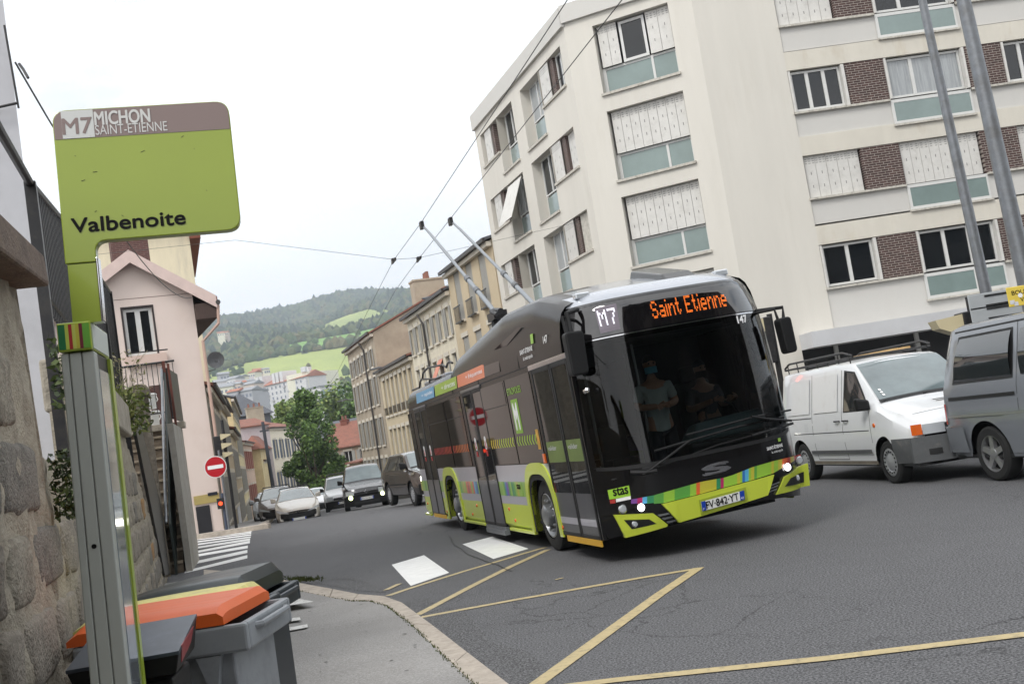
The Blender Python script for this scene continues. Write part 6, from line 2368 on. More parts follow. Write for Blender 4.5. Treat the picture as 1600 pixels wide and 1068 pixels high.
MB().tube([(-.1, 1.02, 1.24), (.05, 1.06, 1.25), (.7, 1.14, 1.29)], .012).tube([(-.75, 1.03, 1.22), (-.5, 1.08, 1.25), (.02, 1.10, 1.28)], .012).build('wipers', M_black, van)
for k in range(3):
    MB().hexa([(-.70 + .0, 1.12 + .05 * k, 1.30 + .04 * k), (-.66, 1.12 + .05 * k, 1.30 + .04 * k), (-.66, 1.15 + .05 * k, 1.325 + .04 * k), (-.70, 1.15 + .05 * k, 1.325 + .04 * k)], [(-.70, 1.12 + .05 * k, 1.303 + .04 * k), (-.66, 1.12 + .05 * k, 1.303 + .04 * k), (-.66, 1.15 + .05 * k, 1.328 + .04 * k), (-.70, 1.15 + .05 * k, 1.328 + .04 * k)]).build('sticker', M_inkw, van)

# ---- grey van at the right edge
vg = paint('van_grey', (116, 120, 126), rough=.24, dirt=(116, 116, 114), dscale=3, dlo=.58, dhi=.8, dfac=.4)
S = dict(L=4.79, W=1.84, zlow=.30, wr=.335, wy=[1.0, 3.92], mirror=(1.2, 1.5), bow=.14, bowr=.05, taper=(.08, .03),
         top=[(0, .9), (.1, 1.0), (1.0, 1.2), (1.75, 1.84), (2.0, 1.92), (4.4, 1.93), (4.62, 1.90), (4.79, 1.68)],
         belt=[(0, .85), (1.0, 1.14), (4.79, 1.14)],
         hw=[(0, .78), (1, .84), (1.8, .70), (4.79, .71)],
         side=[('side_window', (3.30, 1.24, 3.33, 1.76, 4.50, 1.24, 4.38, 1.76), M_gls, dict(bulge=.04)), ('side_window', (2.15, 1.24, 2.15, 1.76, 3.12, 1.24, 3.15, 1.76), M_gls, dict(bulge=.04)),
               ('side_window', (1.3, 1.24, 1.7, 1.72, 2.02, 1.24, 2.02, 1.76), M_gls),
               ('window_seal', (3.27, 1.21, 3.29, 1.79, 4.55, 1.21, 4.41, 1.79), M_seal, dict(off=.003)),
               ('door_gap', (3.2, .4, 3.2, 1.85, 3.212, .4, 3.212, 1.85), M_gap, dict(off=.002)), ('door_gap', (2.08, .4, 2.08, 1.85, 2.092, .4, 2.092, 1.85), M_gap, dict(off=.002)),
               ('slide_rail', (3.24, 1.015, 3.24, 1.055, 4.66, 1.015, 4.66, 1.055), M_seal, dict(off=.008)),
               ('trim_strip', (1.3, .80, 1.3, .835, 4.72, .80, 4.72, .835), mat('grey_chrome_trim', (170, 172, 176), .25, metal=.7), dict(off=.012)),
               ('lower_side', (2.2, .34, 2.2, .80, 3.5, .34, 3.5, .80), vg, dict(off=.01)),
               ('corner_bumper', (4.34, .36, 4.34, .68, 4.79, .36, 4.79, .68), vg, dict(off=.035)),
               ('bumper_lip', (4.34, .68, 4.34, .70, 4.79, .68, 4.79, .70), mat('grey_chrome_trim', (170, 172, 176), .25, metal=.7), dict(off=.038)),
               ('tail_light', (4.74, .72, 4.74, .98, 4.785, .72, 4.785, .98), M_red_l, dict(off=.012)),
               ('roof_gutter', (1.9, 1.845, 1.9, 1.865, 4.5, 1.84, 4.5, 1.86), M_seal, dict(off=.004))],
         tops=[('windscreen', 1.05, 1.75, -1, 1, M_wsc, {})],
         front=[('bumper', -.85, .85, .34, .6, vg, dict(off=.04, depth=.04)), ('headlight', -.8, -.5, .68, .82, M_lampoff, {}), ('headlight', .5, .8, .68, .82, M_lampoff, {}), ('grille', -.48, .48, .68, .82, M_seal, {})],
         rear=[('rear_bumper', -.88, .88, .36, .68, vg, .06), ('rear_window', -.62, .62, 1.22, 1.62, M_gls, .0)], rim='alloy')
wp = gp(1562, 751, 0)
GA = R(11)
gv, sx, bnd = vehicle('minivan', 'dark grey minivan with alloy wheels cut by the right edge', 'van', vpos(wp, -.86 * 1.09, 3.92 * 1.09, GA), GA, S, vg)
gv.scale = (1.09, 1.09, 1.09)
# ---- dark pickup-like car next to the bus
vb = paint('car_brown_black', (48, 42, 38), rough=.22)
S = dict(L=4.3, W=1.76, zlow=.34, wr=.34, wy=[.85, 3.45], mirror=(1.08, 1.35), bow=.2,
         top=[(0, .72), (.06, .84), (.5, .98), (1.25, 1.06), (1.9, 1.48), (2.3, 1.53), (3.6, 1.52), (4.1, 1.38), (4.3, 1.05)],
         belt=[(0, .68), (1.2, 1.0), (4.3, 1.04)],
         hw=[(0, .74), (1.2, .78), (2, .64), (4.3, .66)],
         side=[('side_window', (1.55, 1.06, 1.98, 1.41, 2.35, 1.06, 2.33, 1.45), M_gls), ('side_window', (2.45, 1.07, 2.43, 1.45, 3.3, 1.07, 3.2, 1.43), M_gls), ('side_window', (3.4, 1.09, 3.35, 1.42, 3.95, 1.11, 3.75, 1.38), M_gls),
               ('door_gap', (2.4, .45, 2.4, 1.56, 2.412, .45, 2.412, 1.56), M_gap, dict(off=.002)), ('rub_strip', (1.3, .62, 1.3, .66, 3.1, .62, 3.1, .66), M_black, dict(off=.012))],
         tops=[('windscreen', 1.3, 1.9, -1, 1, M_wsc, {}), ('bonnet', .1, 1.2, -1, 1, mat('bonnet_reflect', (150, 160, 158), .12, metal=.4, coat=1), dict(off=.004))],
         front=[('bumper', -.84, .84, .34, .62, M_black, dict(off=.04, depth=.04)), ('headlight', -.76, -.42, .66, .82, M_lamp, {}), ('headlight', .42, .76, .66, .82, M_lampoff, {}), ('grille', -.4, .4, .66, .8, M_seal, {})],
         rim='cover')
wp = gp(650, 790, -.0)
sv, sx, _ = vehicle('dark_car', 'dark brown tall car with lit headlight partly hidden by the bus rear', 'car', vpos((lambda v: v)(wp), -.8, .85, R(22)), R(22), S, vb)
MB().box(-.2, .2, .0, .0, 0, 0) if False else None
# ---- black small family van
def small_van(label, P, rot, pm, bump, lit, rack, txt=None, name='small_van', cat='car', slope=0.0):
    S = dict(L=4.2, W=1.83, zlow=.30, wr=.31, wy=[.85, 3.5], mirror=(1.15, 1.25), bow=.22, taper=(.12, .04),
             top=[(0, .78), (.08, .92), (.4, 1.02), (1.0, 1.16), (1.62, 1.72), (1.9, 1.80), (3.9, 1.81), (4.15, 1.7), (4.2, 1.5)],
             belt=[(0, .75), (1.0, 1.08), (4.2, 1.12)],
             hw=[(0, .74), (1.0, .82), (1.7, .66), (4.2, .70)],
             side=[('side_window', (1.25, 1.14, 1.65, 1.62, 2.1, 1.14, 2.1, 1.66), M_gls), ('side_window', (2.2, 1.15, 2.2, 1.66, 3.1, 1.16, 3.1, 1.66), M_gls),
                   ('door_gap', (2.15, .4, 2.15, 1.7, 2.162, .4, 2.162, 1.7), M_gap, dict(off=.002)), ('wheel_trim', (1.2, .36, 1.2, .48, 3.1, .36, 3.1, .48), M_black, dict(off=.012))],
             tops=[('windscreen', 1.05, 1.64, -1, 1, M_wsc, dict(inset=(.05, .05)))],
             front=[('bumper', -.86, .86, .30, .66, bump, dict(off=.045, depth=.045)), ('grille', -.45, .45, .70, .80, M_seal, {}), ('lower_grille', -.5, .5, .36, .46, M_seal, dict(off=.05)),
                    ('headlight', -.80, -.48, .70, .88, M_lampoff, {}), ('headlight', .48, .80, .70, .88, M_lampoff, {})],
             rim='cover')
    t, sx, bd_ = vehicle(name, label, cat, P, rot, S, pm, slope=slope)
    plate(t, -.26, .26, -.052, .49, .60, txt)
    MB().box(-.45, .45, -.03, -.018, .81, .825).build('chrome_bar', M_chrome, t)
    if lit:
        for x in (-.62, .62):
            MB().lathe([(0, 0), (.085, 0), (.08, .02), (0, .03)], (x, bd_(x, 0) - .045, .62), (0, -1, 0), 16, cap=False).build('fog_lamp', mat('lit_fog_lamp', (240, 255, 180), .3, emit=(236, 255, 170), estr=4), t)
    mb = MB().lathe([(.085, 0), (.085, .012), (.055, .014), (.055, 0)], (0, -.03, .80), (0, -1, 0), 4, cap=False)
    mb.build('badge', M_chrome, t)
    if rack:
        mb = MB()
        for sgn in (-1, 1):
            mb.tube([(sgn * .6, 1.8, 1.84), (sgn * .6, 1.9, 1.92), (sgn * .6, 3.7, 1.92), (sgn * .6, 3.8, 1.84)], .018)
        for yy_ in (2.1, 3.1):
            mb.tube([(-.62, yy_, 1.95), (.62, yy_, 1.95)], .02)
        mb.build('roof_rack', M_iron, t)
    return t


RNT = at(579, 794, 44)
small_van('black tall family car with two yellowish lit fog lamps', (RNT.x, 43.5, gz(45) - .08), R(10), paint('car_black', (30, 30, 34), rough=.18), M_black, True, False, 'AV-217-KC', name='black_car')
CIT = at(538, 794, 55)
small_van('white family van with black bumper and roof bars behind the black car', (CIT.x, 55, gz(57) - .1), R(11), paint('car_white', (214, 216, 218)), M_black, False, True, 'BT-590-QD', name='white_car', cat='van')
# ---- hatchbacks at the left kerb
def hatch(label, P, rot, pm, name='parked_car', badge=True, bars=True, group=None, slope=0.0, side=None):
    S = dict(L=4.03, W=1.68, zlow=.24, wr=.30, wy=[.78, 3.22], mirror=(.98, 1.45), bow=.30, taper=(.16, .06),
             top=[(0, .56), (.05, .64), (.3, .74), (1.1, .96), (1.95, 1.36), (2.3, 1.43), (3.4, 1.40), (3.9, 1.1), (4.03, .8)],
             belt=[(0, .54), (1.0, .86), (1.3, .92), (4.03, .96)],
             hw=[(0, .66), (1.1, .74), (2.0, .56), (4.03, .6)],
             side=[('side_window', (1.55, .96, 2.05, 1.28, 2.3, .96, 2.3, 1.32), M_gls), ('side_window', (2.4, .97, 2.4, 1.32, 3.3, .99, 3.2, 1.30), M_gls)],
             tops=[('windscreen', 1.15, 1.98, -1, 1, M_wsc, dict(inset=(.05, .05)))],
             front=[('grille', -.66, .66, .30, .44, M_seal, dict(off=.012, zs=([(-.66, .36), (0, .27), (.66, .36)], [(-.66, .53), (0, .47), (.66, .53)]))),
                    ('headlight', -.78, -.36, .5, .62, M_lampoff, dict(off=.004, zs=([(-.78, .60), (-.36, .50)], [(-.78, .70), (-.36, .54)]))), ('headlight', .36, .78, .5, .62, M_lampoff, dict(off=.004, zs=([(.36, .50), (.78, .60)], [(.36, .54), (.78, .70)])))],
             mirm=pm, rim='cover')
    t, sx, bd_ = vehicle(name, label, 'car', P, rot, S, pm, group=group, slope=slope)
    if badge:
        MB().prism([(-.07, .565), (-.03, .575), (-.02, .55), (.02, .55), (.03, .575), (.07, .565), (.045, .52), (-.045, .52)], 'y', -.02, .03).build('badge', M_iron, t)
        plate(t, -.26, .26, -.015, .22, .33)
    if bars:
        mb = MB()
        for yy_ in (2.3, 3.1):
            mb.tube([(-.6, yy_, 1.4), (-.55, yy_, 1.5), (.55, yy_, 1.5), (.6, yy_, 1.4)], .018)
        mb.build('roof_bars', M_iron, t)
    return t


PG = at(470, 815, 40.5)
champ = paint('car_champagne', (196, 190, 180), rough=.25)
hatch('pale champagne hatchback with a wide black grille parked first at the left kerb', (PG.x - .25, 41.5, gz(42) - .22), R(13), champ, slope=R(-1.6))
for k, (px_, Y, pm, lab) in enumerate(((436, 46.6, paint('car_greybrown', (96, 88, 84)), 'grey brown parked car directly behind the champagne hatchback'),
                                       (424, 52.4, paint('car_silver', (178, 182, 186)), 'silver parked car with a red left mirror glint, third at the left kerb'),
                                       (420, 58.5, paint('car_dark', (48, 50, 54)), 'dark parked car, farthest at the left kerb'))):
    c = at(px_, 800, Y)
    hatch(lab, (c.x, Y, gz(Y + 1.5)), R(13), pm, badge=False, bars=(k == 0))
c = at(497, 790, 66)
hatch('small white car driving up behind the white family van', (c.x, 66, gz(67)), R(14), paint('car_white2', (222, 224, 228)), name='white_small_car', badge=False, bars=False)
# ------------------------------------------------------------ trolleybus
BR = R(15.31)
bus = thing('trolleybus', 'black and lime trolleybus showing Saint Etienne in orange dots, turning at the junction', 'bus', (.793, 12.139, 0))
LEAN = R(2.0)
bus.rotation_euler = (0, -LEAN, BR)
MBus = Matrix.Translation((.793, 12.139, 0)) @ Matrix.Rotation(BR, 4, 'Z') @ Matrix.Rotation(-LEAN, 4, 'Y')
M_bk = mat('bus_black', (12, 11, 12), .2, coat=.35, spec=.35)
M_br = mat('bus_brown_black', (30, 26, 24), .22, spec=.2, var=.06, vscale=.8)
M_bl = mat('bus_lime', (190, 204, 62), .3, coat=.6, dirt=(150, 152, 84), dscale=2.2, dlo=.55, dhi=.8, dfac=.4)
M_bg = mat('bus_lilac_grey', (166, 164, 172), .3, coat=.5, dirt=(130, 128, 128), dscale=2, dlo=.55, dhi=.8, dfac=.4)
M_bgr = mat('bus_roof_grey', (168, 172, 180), .22, metal=.5, coat=.6)
M_dg = mat('bus_door_grey', (70, 70, 74), .3, coat=.4, dirt=(96, 94, 92), dscale=3, dlo=.5, dhi=.8)
M_bw = mat('bus_side_glass', (10, 9, 9), .03, spec=.22)
G_ws = glass('bus_windscreen_glass', (160, 168, 168))
G_dr = glass('bus_door_glass', (110, 112, 112))
topz = [(.40, 2.93), (.9, 3.08), (1.65, 3.24), (3.4, 3.29), (6.7, 3.02), (7.25, 2.84), (12, 2.82)]


def bzl(s):
    z = .24
    for c, h in ((2.66, .60), (8.62, .62)):
        d = abs(s - c) / h
        if d < 1:
            z = max(z, .24 + .80 * (1 - d ** 3.2) ** (1 / 3.2))
    return z


rows = [.30, .60, .72, .93, 1.17, 1.30, 1.8, 2.30, 2.42]
ss = sorted(set([round(x, 3) for x in np.linspace(.62, 12, 70)] + [2.66 + .6 * k / 12 for k in range(-12, 13)] + [8.62 + .62 * k / 12 for k in range(-12, 13)] + [.75, 1.95, 2.08, 7.25, 6.7, 3.4]))


def bsec(s):
    z0 = bzl(s)
    tz = interp(topz, s)
    P = [(1.23, z0)]
    for z in rows:
        z_ = max(z, z0 + .004 * (rows.index(z) + 1))
        P.append((1.275, z_))
    for f, x in ((.35, 1.262), (.62, 1.235), (.82, 1.19), (.93, 1.13), (.985, 1.04)):
        P.append((x, 2.42 + (tz - 2.42) * f))
    P += [(.85, tz + .005), (.45, tz + .03), (0, tz + .04)]
    rear = max(0, (s - 11.7) / .3)
    return [(1.275 - x * (1 - .03 * rear), s, z) for x, z in P] + [(1.275 + x * (1 - .03 * rear), s, z) for x, z in P[::-1][1:]]


secs = [bsec(s) for s in ss]
n = len(secs[0])
mb = MB()
v = [p for q in secs for p in q]
half = n // 2
rowmat = [1, 1, 2, 2, 2, 0, 0, 0, 0] + [0] * 5 + [3, 3, 3]
rowmat = {0: 1, 1: 1, 2: 2, 3: 4, 4: 2}
f_, m_ = [], []
for i in range(len(ss) - 1):
    sm = (ss[i] + ss[i + 1]) / 2
    for j in range(n - 1):
        jj = j if j < half else n - 2 - j
        z = (secs[i][j][2] + secs[i][j + 1][2]) / 2
        right = j >= half
        if .44 < sm < 2.07 and not right and z < 2.42:
            continue
        if right and .74 < sm < 1.96 and 1.3 < z < 2.3:
            continue
        f_.append((i * n + j, i * n + j + 1, (i + 1) * n + j + 1, (i + 1) * n + j))
        m_.append(rowmat.get(jj, 3 if (jj >= 15 and sm < 1.5) or jj >= 16 else 0))
mb.v = v
mb.f = f_
mb.m = m_
# rear end
vs = list(secs[-1])
mb.add(vs, [(j, j + 1, n - 2 - j, n - 1 - j) for j in range(half - 1)], 5)
body = mb.build('body', [M_br, M_bl, M_bg, M_bgr, mat('bus_stripe_green', (130, 170, 70), .3, coat=.6), M_bk], bus, smooth=28)


# ---- front mask
def hwf(z):
    return interp([(0, 1.255), (.9, 1.275), (2.2, 1.27), (2.6, 1.235), (2.85, 1.16), (3.06, 1.05)], z)


def fs(x, z):
    X = min(1.0, abs(x - 1.275) / hwf(z))
    s = .40 * X ** 4.2 + .05 * X * X
    s += .14 * max(0, (z - .95) / 2.05) ** 1.2
    if z > 2.84:
        s += .30 * ((z - 2.84) / .22) ** 2
    if z < .45:
        s += .05 * ((.45 - z) / .2)
    return s


MBi = MBus.inverted()


def fpx(px, py, it=6):
    """(x, z) on the curved front for a photographed point"""
    o = MBi @ Vector((0, 0, CAM_H))
    d = MBi.to_3x3() @ ray(px, py)
    s = .2
    for _ in range(it):
        t = (s - o.y) / d.y
        p = o + d * t
        s = fs(p.x, p.z)
    return (p.x, p.z)


def spx(px, py, x=0.0):
    """(s, z) on the door side"""
    o = MBi @ Vector((0, 0, CAM_H))
    d = MBi.to_3x3() @ ray(px, py)
    t = (x - o.x) / d.x
    p = o + d * t
    return (p.y, p.z)


def fgrid(name, x0, x1, z0, z1, m, off=0.0, nx=24, nz=8, par=None, norm=True):
    """patch of the front; x0, x1 in -1..1 of the half width at each height"""
    def fn(u, v):
        z = (z0(u) if callable(z0) else z0) * (1 - v) + (z1(u) if callable(z1) else z1) * v
        X = x0 + (x1 - x0) * u
        x = 1.275 + X * hwf(z)
        return (x, fs(x, z) - off, z)
    return MB().grid(fn, nx, nz).build(name, m, par or bus, smooth=40)


def fpoly(name, pts, m, off=.006, depth=.0, par=None, raw=False, bevel=0):
    """polygon given by photographed points, laid on the front and thickened"""
    P = pts if raw else [fpx(*p) for p in pts]
    bm = bmesh.new()
    vs_ = [bm.verts.new((x, 0, z)) for x, z in P]
    bm.faces.new(vs_)
    xs_ = [p[0] for p in P]
    x = math.floor(min(xs_) / .06) * .06
    while x < max(xs_):
        bmesh.ops.bisect_plane(bm, geom=bm.verts[:] + bm.edges[:] + bm.faces[:], plane_co=(x, 0, 0), plane_no=(1, 0, 0))
        x += .06
    z = .1
    while z < max(p[1] for p in P):
        if z > min(p[1] for p in P):
            bmesh.ops.bisect_plane(bm, geom=bm.verts[:] + bm.edges[:] + bm.faces[:], plane_co=(0, 0, z), plane_no=(0, 0, 1))
        z += .25
    bm.normal_update()
    if bm.faces and sum(f.normal.y for f in bm.faces) > 0:
        bmesh.ops.reverse_faces(bm, faces=bm.faces[:])
    if depth:
        r_ = bmesh.ops.extrude_face_region(bm, geom=bm.faces[:])
        ev = [g for g in r_['geom'] if isinstance(g, bmesh.types.BMVert)]
        evs = set(ev)
        for q in bm.verts:
            q.co.y = fs(q.co.x, q.co.z) - (off if q in evs else off - depth)
    else:
        for q in bm.verts:
            q.co.y = fs(q.co.x, q.co.z) - off
    me = bpy.data.meshes.new(name)
    bm.to_mesh(me)
    bm.free()
    me.materials.append(m)
    o = bpy.data.objects.new(name, me)
    C.objects.link(o)
    o.parent = par or bus
    return o


wsb = lambda u: 1.03 + .05 * abs(2 * u - 1) ** 6 + .0
fgrid('front_panel', -1, 1, lambda u: .37 - .10 * abs(2 * u - 1) ** 2.5, wsb, M_bk, nx=40)
fgrid('front_header', -1, 1, 2.50, 2.93, M_bk, nx=40, nz=14)
fgrid('roof_cap', -1, 1, 2.93, 3.07, M_bgr, nx=40, nz=5)
fgrid('windscreen_post', -1, -.955, 1.08, 2.50, M_bk, nx=3, nz=10)
fgrid('windscreen_post', .955, 1, 1.08, 2.50, M_bk, nx=3, nz=10)
fgrid('windscreen', -.955, .955, wsb, 2.50, G_ws, off=.002, nx=40, nz=10)
fgrid('windscreen_seal', -.96, .96, lambda u: wsb(u) - .03, lambda u: wsb(u) + .012, M_seal, off=.010, nx=40, nz=1)
fgrid('header_seam', -.98, .98, 2.492, 2.504, M_chrome, off=.004, nx=40, nz=1)
fgrid('header_glass', -.93, .93, 2.52, 2.93, mat('display_glass', (16, 14, 16), .04, coat=1.0, spec=.8), off=.006, nx=40, nz=6)
# sides of the mask running back to the body
for sg_, zt2_, back in ((1, 3.0, .66), (-1, 2.38, .50)):
    MB().grid(lambda u, v: (1.275 + sg_ * hwf(.27 + (zt2_ - .27) * v) * (1 - .0 * u), fs(1.275 + sg_ * hwf(.27 + (zt2_ - .27) * v), .27 + (zt2_ - .27) * v) * (1 - u) + max(back, fs(1.275 + sg_ * hwf(.27 + (zt2_ - .27) * v), .27 + (zt2_ - .27) * v)) * u, .27 + (zt2_ - .27) * v), 2, 20).build('mask_side', M_bk, bus, smooth=40)
MB().grid(lambda u, v: (1.275 - hwf(2.38 + .62 * v), fs(1.275 - hwf(2.38 + .62 * v), 2.38 + .62 * v) * (1 - u) + .8 * u, 2.38 + .62 * v), 2, 8).build('mask_side', M_bk, bus, smooth=40)
# orange dot matrix display
GL = {'S': ['01110', '10001', '10000', '01110', '00001', '10001', '01110'], 'a': ['00000', '00000', '01110', '00001', '01111', '10001', '01111'],
      'i': ['1', '0', '1', '1', '1', '1', '1'], 'n': ['00000', '00000', '10110', '11001', '10001', '10001', '10001'],
      't': ['0100', '0100', '1110', '0100', '0100', '0101', '0010'], 'E': ['11111', '10000', '10000', '11110', '10000', '10000', '11111'],
      'e': ['00000', '00000', '01110', '10001', '11111', '10000', '01110'], ' ': ['00'] * 7, 'M': ['10001', '11011', '10101', '10101', '10001', '10001', '10001'],
      '7': ['11111', '00001', '00010', '00010', '00100', '00100', '00100']}


def dots(txt, name, xa, xb, za, zb, m, sx_=2, sz_=2):
    cols = []
    for ch in txt:
        g = GL[ch]
        for c in range(len(g[0])):
            cols.append([g[r][c] == '1' for r in range(7)])
        cols.append([False] * 7)
    cols.pop()
    nc, nr = len(cols) * sx_, 7 * sz_
    px_, pz_ = (xb - xa) / nc, (zb - za) / nr
    mb = MB()
    for c in range(nc):
        for r in range(nr):
            if cols[c // sx_][r // sz_]:
                x, z = xa + (c + .5) * px_, zb - (r + .5) * pz_
                a, b = px_ * (.27 if len(txt) > 3 else .38), pz_ * (.27 if len(txt) > 3 else .36)
                y = fs(x, z) - .011
                mb.add([(x - a, y, z - b), (x + a, y, z - b), (x + a, y, z + b), (x - a, y, z + b)], [(0, 1, 2, 3)])
    return mb.build(name, m, bus)


a, b, c = fpx(1020, 497), fpx(1137, 479), fpx(1132, 452)
dots('Saint Etienne', 'display_lettering', a[0], b[0], (a[1] + b[1]) / 2, c[1], mat('led_orange', (255, 140, 50), .4, emit=(255, 118, 40), estr=1.5))
q = [fpx(x, y) for x, y in ((928, 482), (962, 475), (968, 513), (938, 521))]
fpoly('route_screen', [(928, 482), (962, 474), (969, 514), (938, 521)], mat('route_screen_reflect', (112, 104, 114), .3), off=.009)  # screen grey lightened to imitate a building's reflection
a, b, c = fpx(938, 511), fpx(965, 504), fpx(960, 480)
dots('M7', 'route_lettering', a[0], b[0], (a[1] + b[1]) / 2, c[1], mat('led_white', (220, 220, 226), .4, emit=(225, 225, 235), estr=1.6))
for p_, n_ in ((( 926, 468), 0), ((1166, 427), 1)):
    x = (.38, 2.17)[n_]
    MB().box(x - .09, x + .09, .60, .72, 3.02, 3.09).build('marker_light', M_lampoff, bus, bevel=.015)


def ftext(body, l, r, t, m, par=None, bold=0, off=.010, raw=False, **k):
    """lettering between photographed base line ends l and r and a top point t"""
    a, b, c = (l, r, t) if raw else (fpx(*l), fpx(*r), fpx(*t))
    LW = max(.7, len(body) * .55)
    o = text_mesh(body, 'lettering', m, par or bus, (0, 0, 0), (1, 0, 0), (0, 0, 1), LW, 1, bold, ext=0, **k)
    me = o.data
    tt3 = (c[0] - a[0]) / (b[0] - a[0])
    zb_ = a[1] + (b[1] - a[1]) * tt3
    for v_ in me.vertices:
        ux = v_.co.x / LW
        x = a[0] + (b[0] - a[0]) * ux
        z = a[1] + (b[1] - a[1]) * ux + (c[1] - zb_) * v_.co.z
        v_.co = (x, fs(x, z) - off + v_.co.y, z)
    return o


ftext('147', (2.02, 2.39), (2.17, 2.39), (2.1, 2.475), M_inkw, bold=.03, raw=True)
ftext('SAINT-ÉTIENNE', (2.0, .90), (2.26, .90), (2.1, .945), M_inkw, bold=.02, raw=True)
ftext('la métropole', (2.06, .845), (2.25, .845), (2.1, .88), M_inkw, raw=True)
fpoly('logo_square', [(2.2, .965), (2.25, .965), (2.25, 1.005), (2.2, 1.005)], mat('logo_green', (140, 180, 70), .4), off=.008, raw=True)
# lower front: lime bumper centre, corner brackets, stripe band, lamps, plate
F2 = lambda a, b: (900 + a * .24375, 700 + b * .24375)
fpoly('bumper', [F2(545, 357), F2(1262, 168), F2(1222, 300), F2(655, 475)], M_bl, off=.035, depth=.05)
for nm, out, inn in ((0, [F2(236, 425), F2(488, 415), F2(582, 488), F2(578, 500), F2(312, 572)], [F2(300, 458), F2(462, 453), F2(510, 482), F2(352, 517)]),
                     (1, [F2(1330, 183), F2(1478, 96), F2(1492, 238), F2(1278, 296)], [F2(1368, 190), F2(1452, 150), F2(1452, 218), F2(1330, 245)])):
    fpoly('bumper_corner', out, M_bl, off=.03, depth=.05)
    fpoly('fog_recess', inn, M_seal, off=.0315)
for k in range(3):
    fpoly('air_slot', [F2(520 + k * 28, 425 + k * 22), F2(588 + k * 22, 412 + k * 22), F2(600 + k * 22, 420 + k * 22), F2(535 + k * 28, 436 + k * 22)], M_steel, off=.008)
    fpoly('air_slot', [F2(1250 - k * 9, 232 + k * 22), F2(1300 - k * 9, 212 + k * 22), F2(1303 - k * 9, 220 + k * 22), F2(1252 - k * 9, 241 + k * 22)], M_steel, off=.008)
seq = ['g', 'l', 'g', 'l', 'o', 'y', 'y', 'd', 'm', 'l', 'l', 'y', 'l', 'b', 'c', 'l', 'y', 'g', 'l', 'l', 'l', 'y', 'l', 'y', 'y', 'o', 'r', 'y', 'r']
CL = {'g': (84, 150, 62), 'l': (138, 180, 58), 'o': (206, 92, 44), 'y': (178, 170, 54), 'd': (40, 128, 84), 'm': (168, 32, 92), 'b': (44, 104, 170), 'c': (80, 160, 200), 'r': (170, 52, 46), 'p': (120, 72, 150)}
CM = {k: mat('stripe_' + k, c_, .3, coat=.6, var=.05) for k, c_ in CL.items()}
wds = [38, 42, 60, 24, 14, 26, 38, 16, 12, 34, 18, 12, 8, 10, 14, 10, 12, 10, 14, 20, 22, 10, 16, 8, 8, 20, 12, 14, 26]
tot = sum(wds)
top_l = [(265, 353), (350, 328), (498, 300), (800, 214), (970, 184), (1130, 120), (1262, 82), (1445, 38)]
bot_l = [(265, 357), (400, 358), (548, 353), (800, 290), (970, 244), (1130, 202), (1262, 160), (1445, 52)]
cum = 0
for c_, w_ in zip(seq, wds):
    xa, xb = 498 + (1440 - 498) * cum / tot, 498 + (1440 - 498) * (cum + w_) / tot
    cum += w_
    fpoly('stripe', [F2(xa, interp(bot_l, xa)), F2(xb, interp(bot_l, xb)), F2(xb, interp(top_l, xb)), F2(xa, interp(top_l, xa))], CM[c_], off=.005)
for (xa, xb, c_) in ((352, 392, 'p'), (392, 425, 'm'), (425, 455, 'c'), (455, 498, 'd')):
    fpoly('stripe', [F2(xa, interp(bot_l, xa) - 2), F2(xb, interp(bot_l, xb) - 6), F2(xb, interp(top_l, xb)), F2(xa, interp(top_l, xa))], CM[c_], off=.005)
fpoly('operator_plate', [F2(200, 268), F2(338, 237), F2(349, 305), F2(213, 328)], mat('logo_lime', (150, 196, 60), .35), off=.007)
ftext('stas', F2(240, 306), F2(334, 288), F2(262, 254), M_ink, bold=.03, off=.010)
fpoly('red_plate', [F2(214, 332), F2(250, 324), F2(253, 350), F2(219, 355)], CM['r'], off=.007)
fpoly('white_plate', [F2(254, 324), F2(349, 304), F2(351, 325), F2(256, 345)], M_inkw, off=.007)
# S shaped emblem
ftext('S', F2(826, 178), F2(978, 140), F2(900, 96), M_chrome, bold=.05, off=.014)
for p_, r_, lit in ((F2(412, 378), .042, True), (F2(295, 388), .045, False), (F2(373, 484), .033, False), (F2(1348, 120), .042, True), (F2(1425, 76), .045, False), (F2(1411, 190), .03, False)):
    x, z = fpx(*p_)
    y = fs(x, z)
    h_ = MB().lathe([(r_ * 1.18, .0), (r_ * 1.15, .028), (r_, .03)], (x, y, z), (.0, -1, 0), 22).build('headlight', M_chrome, bus)
    MB().lathe([(0, .0305), (r_ * .98, .0305), (r_ * .8, .045), (0, .05)], (x, y, z), (0, -1, 0), 22, cap=False).build('lens', mat('lit_headlamp', (255, 255, 255), .3, emit=(255, 255, 255), estr=7) if lit else M_lampoff, h_)
pc = fpx(*F2(925, 338))
fpoly('plate_holder', [F2(778, 330), F2(1075, 248), F2(1092, 330), F2(793, 425)], mat('bus_lime_dark', (150, 164, 50), .4), off=.041, depth=.01)
pl_ = fpoly('number_plate', [F2(790, 342), F2(1065, 268), F2(1070, 326), F2(800, 402)], M_plate, off=.046, depth=.004)
fpoly('plate_band', [F2(790, 342), F2(817, 335), F2(824, 395), F2(800, 402)], M_blue, off=.0475, par=pl_)
fpoly('plate_band', [F2(1035, 276), F2(1065, 268), F2(1070, 326), F2(1042, 334)], M_blue, off=.0475, par=pl_)
ftext('FV·842·YT', F2(826, 388), F2(1034, 329), F2(925, 312), M_ink, par=pl_, bold=.012, off=.049)
ftext('42', F2(1047, 327), F2(1065, 322), F2(1055, 309), M_inkw, par=pl_, off=.049)
ftext('F', F2(805, 396), F2(814, 393), F2(809, 380), M_inkw, par=pl_, off=.049)
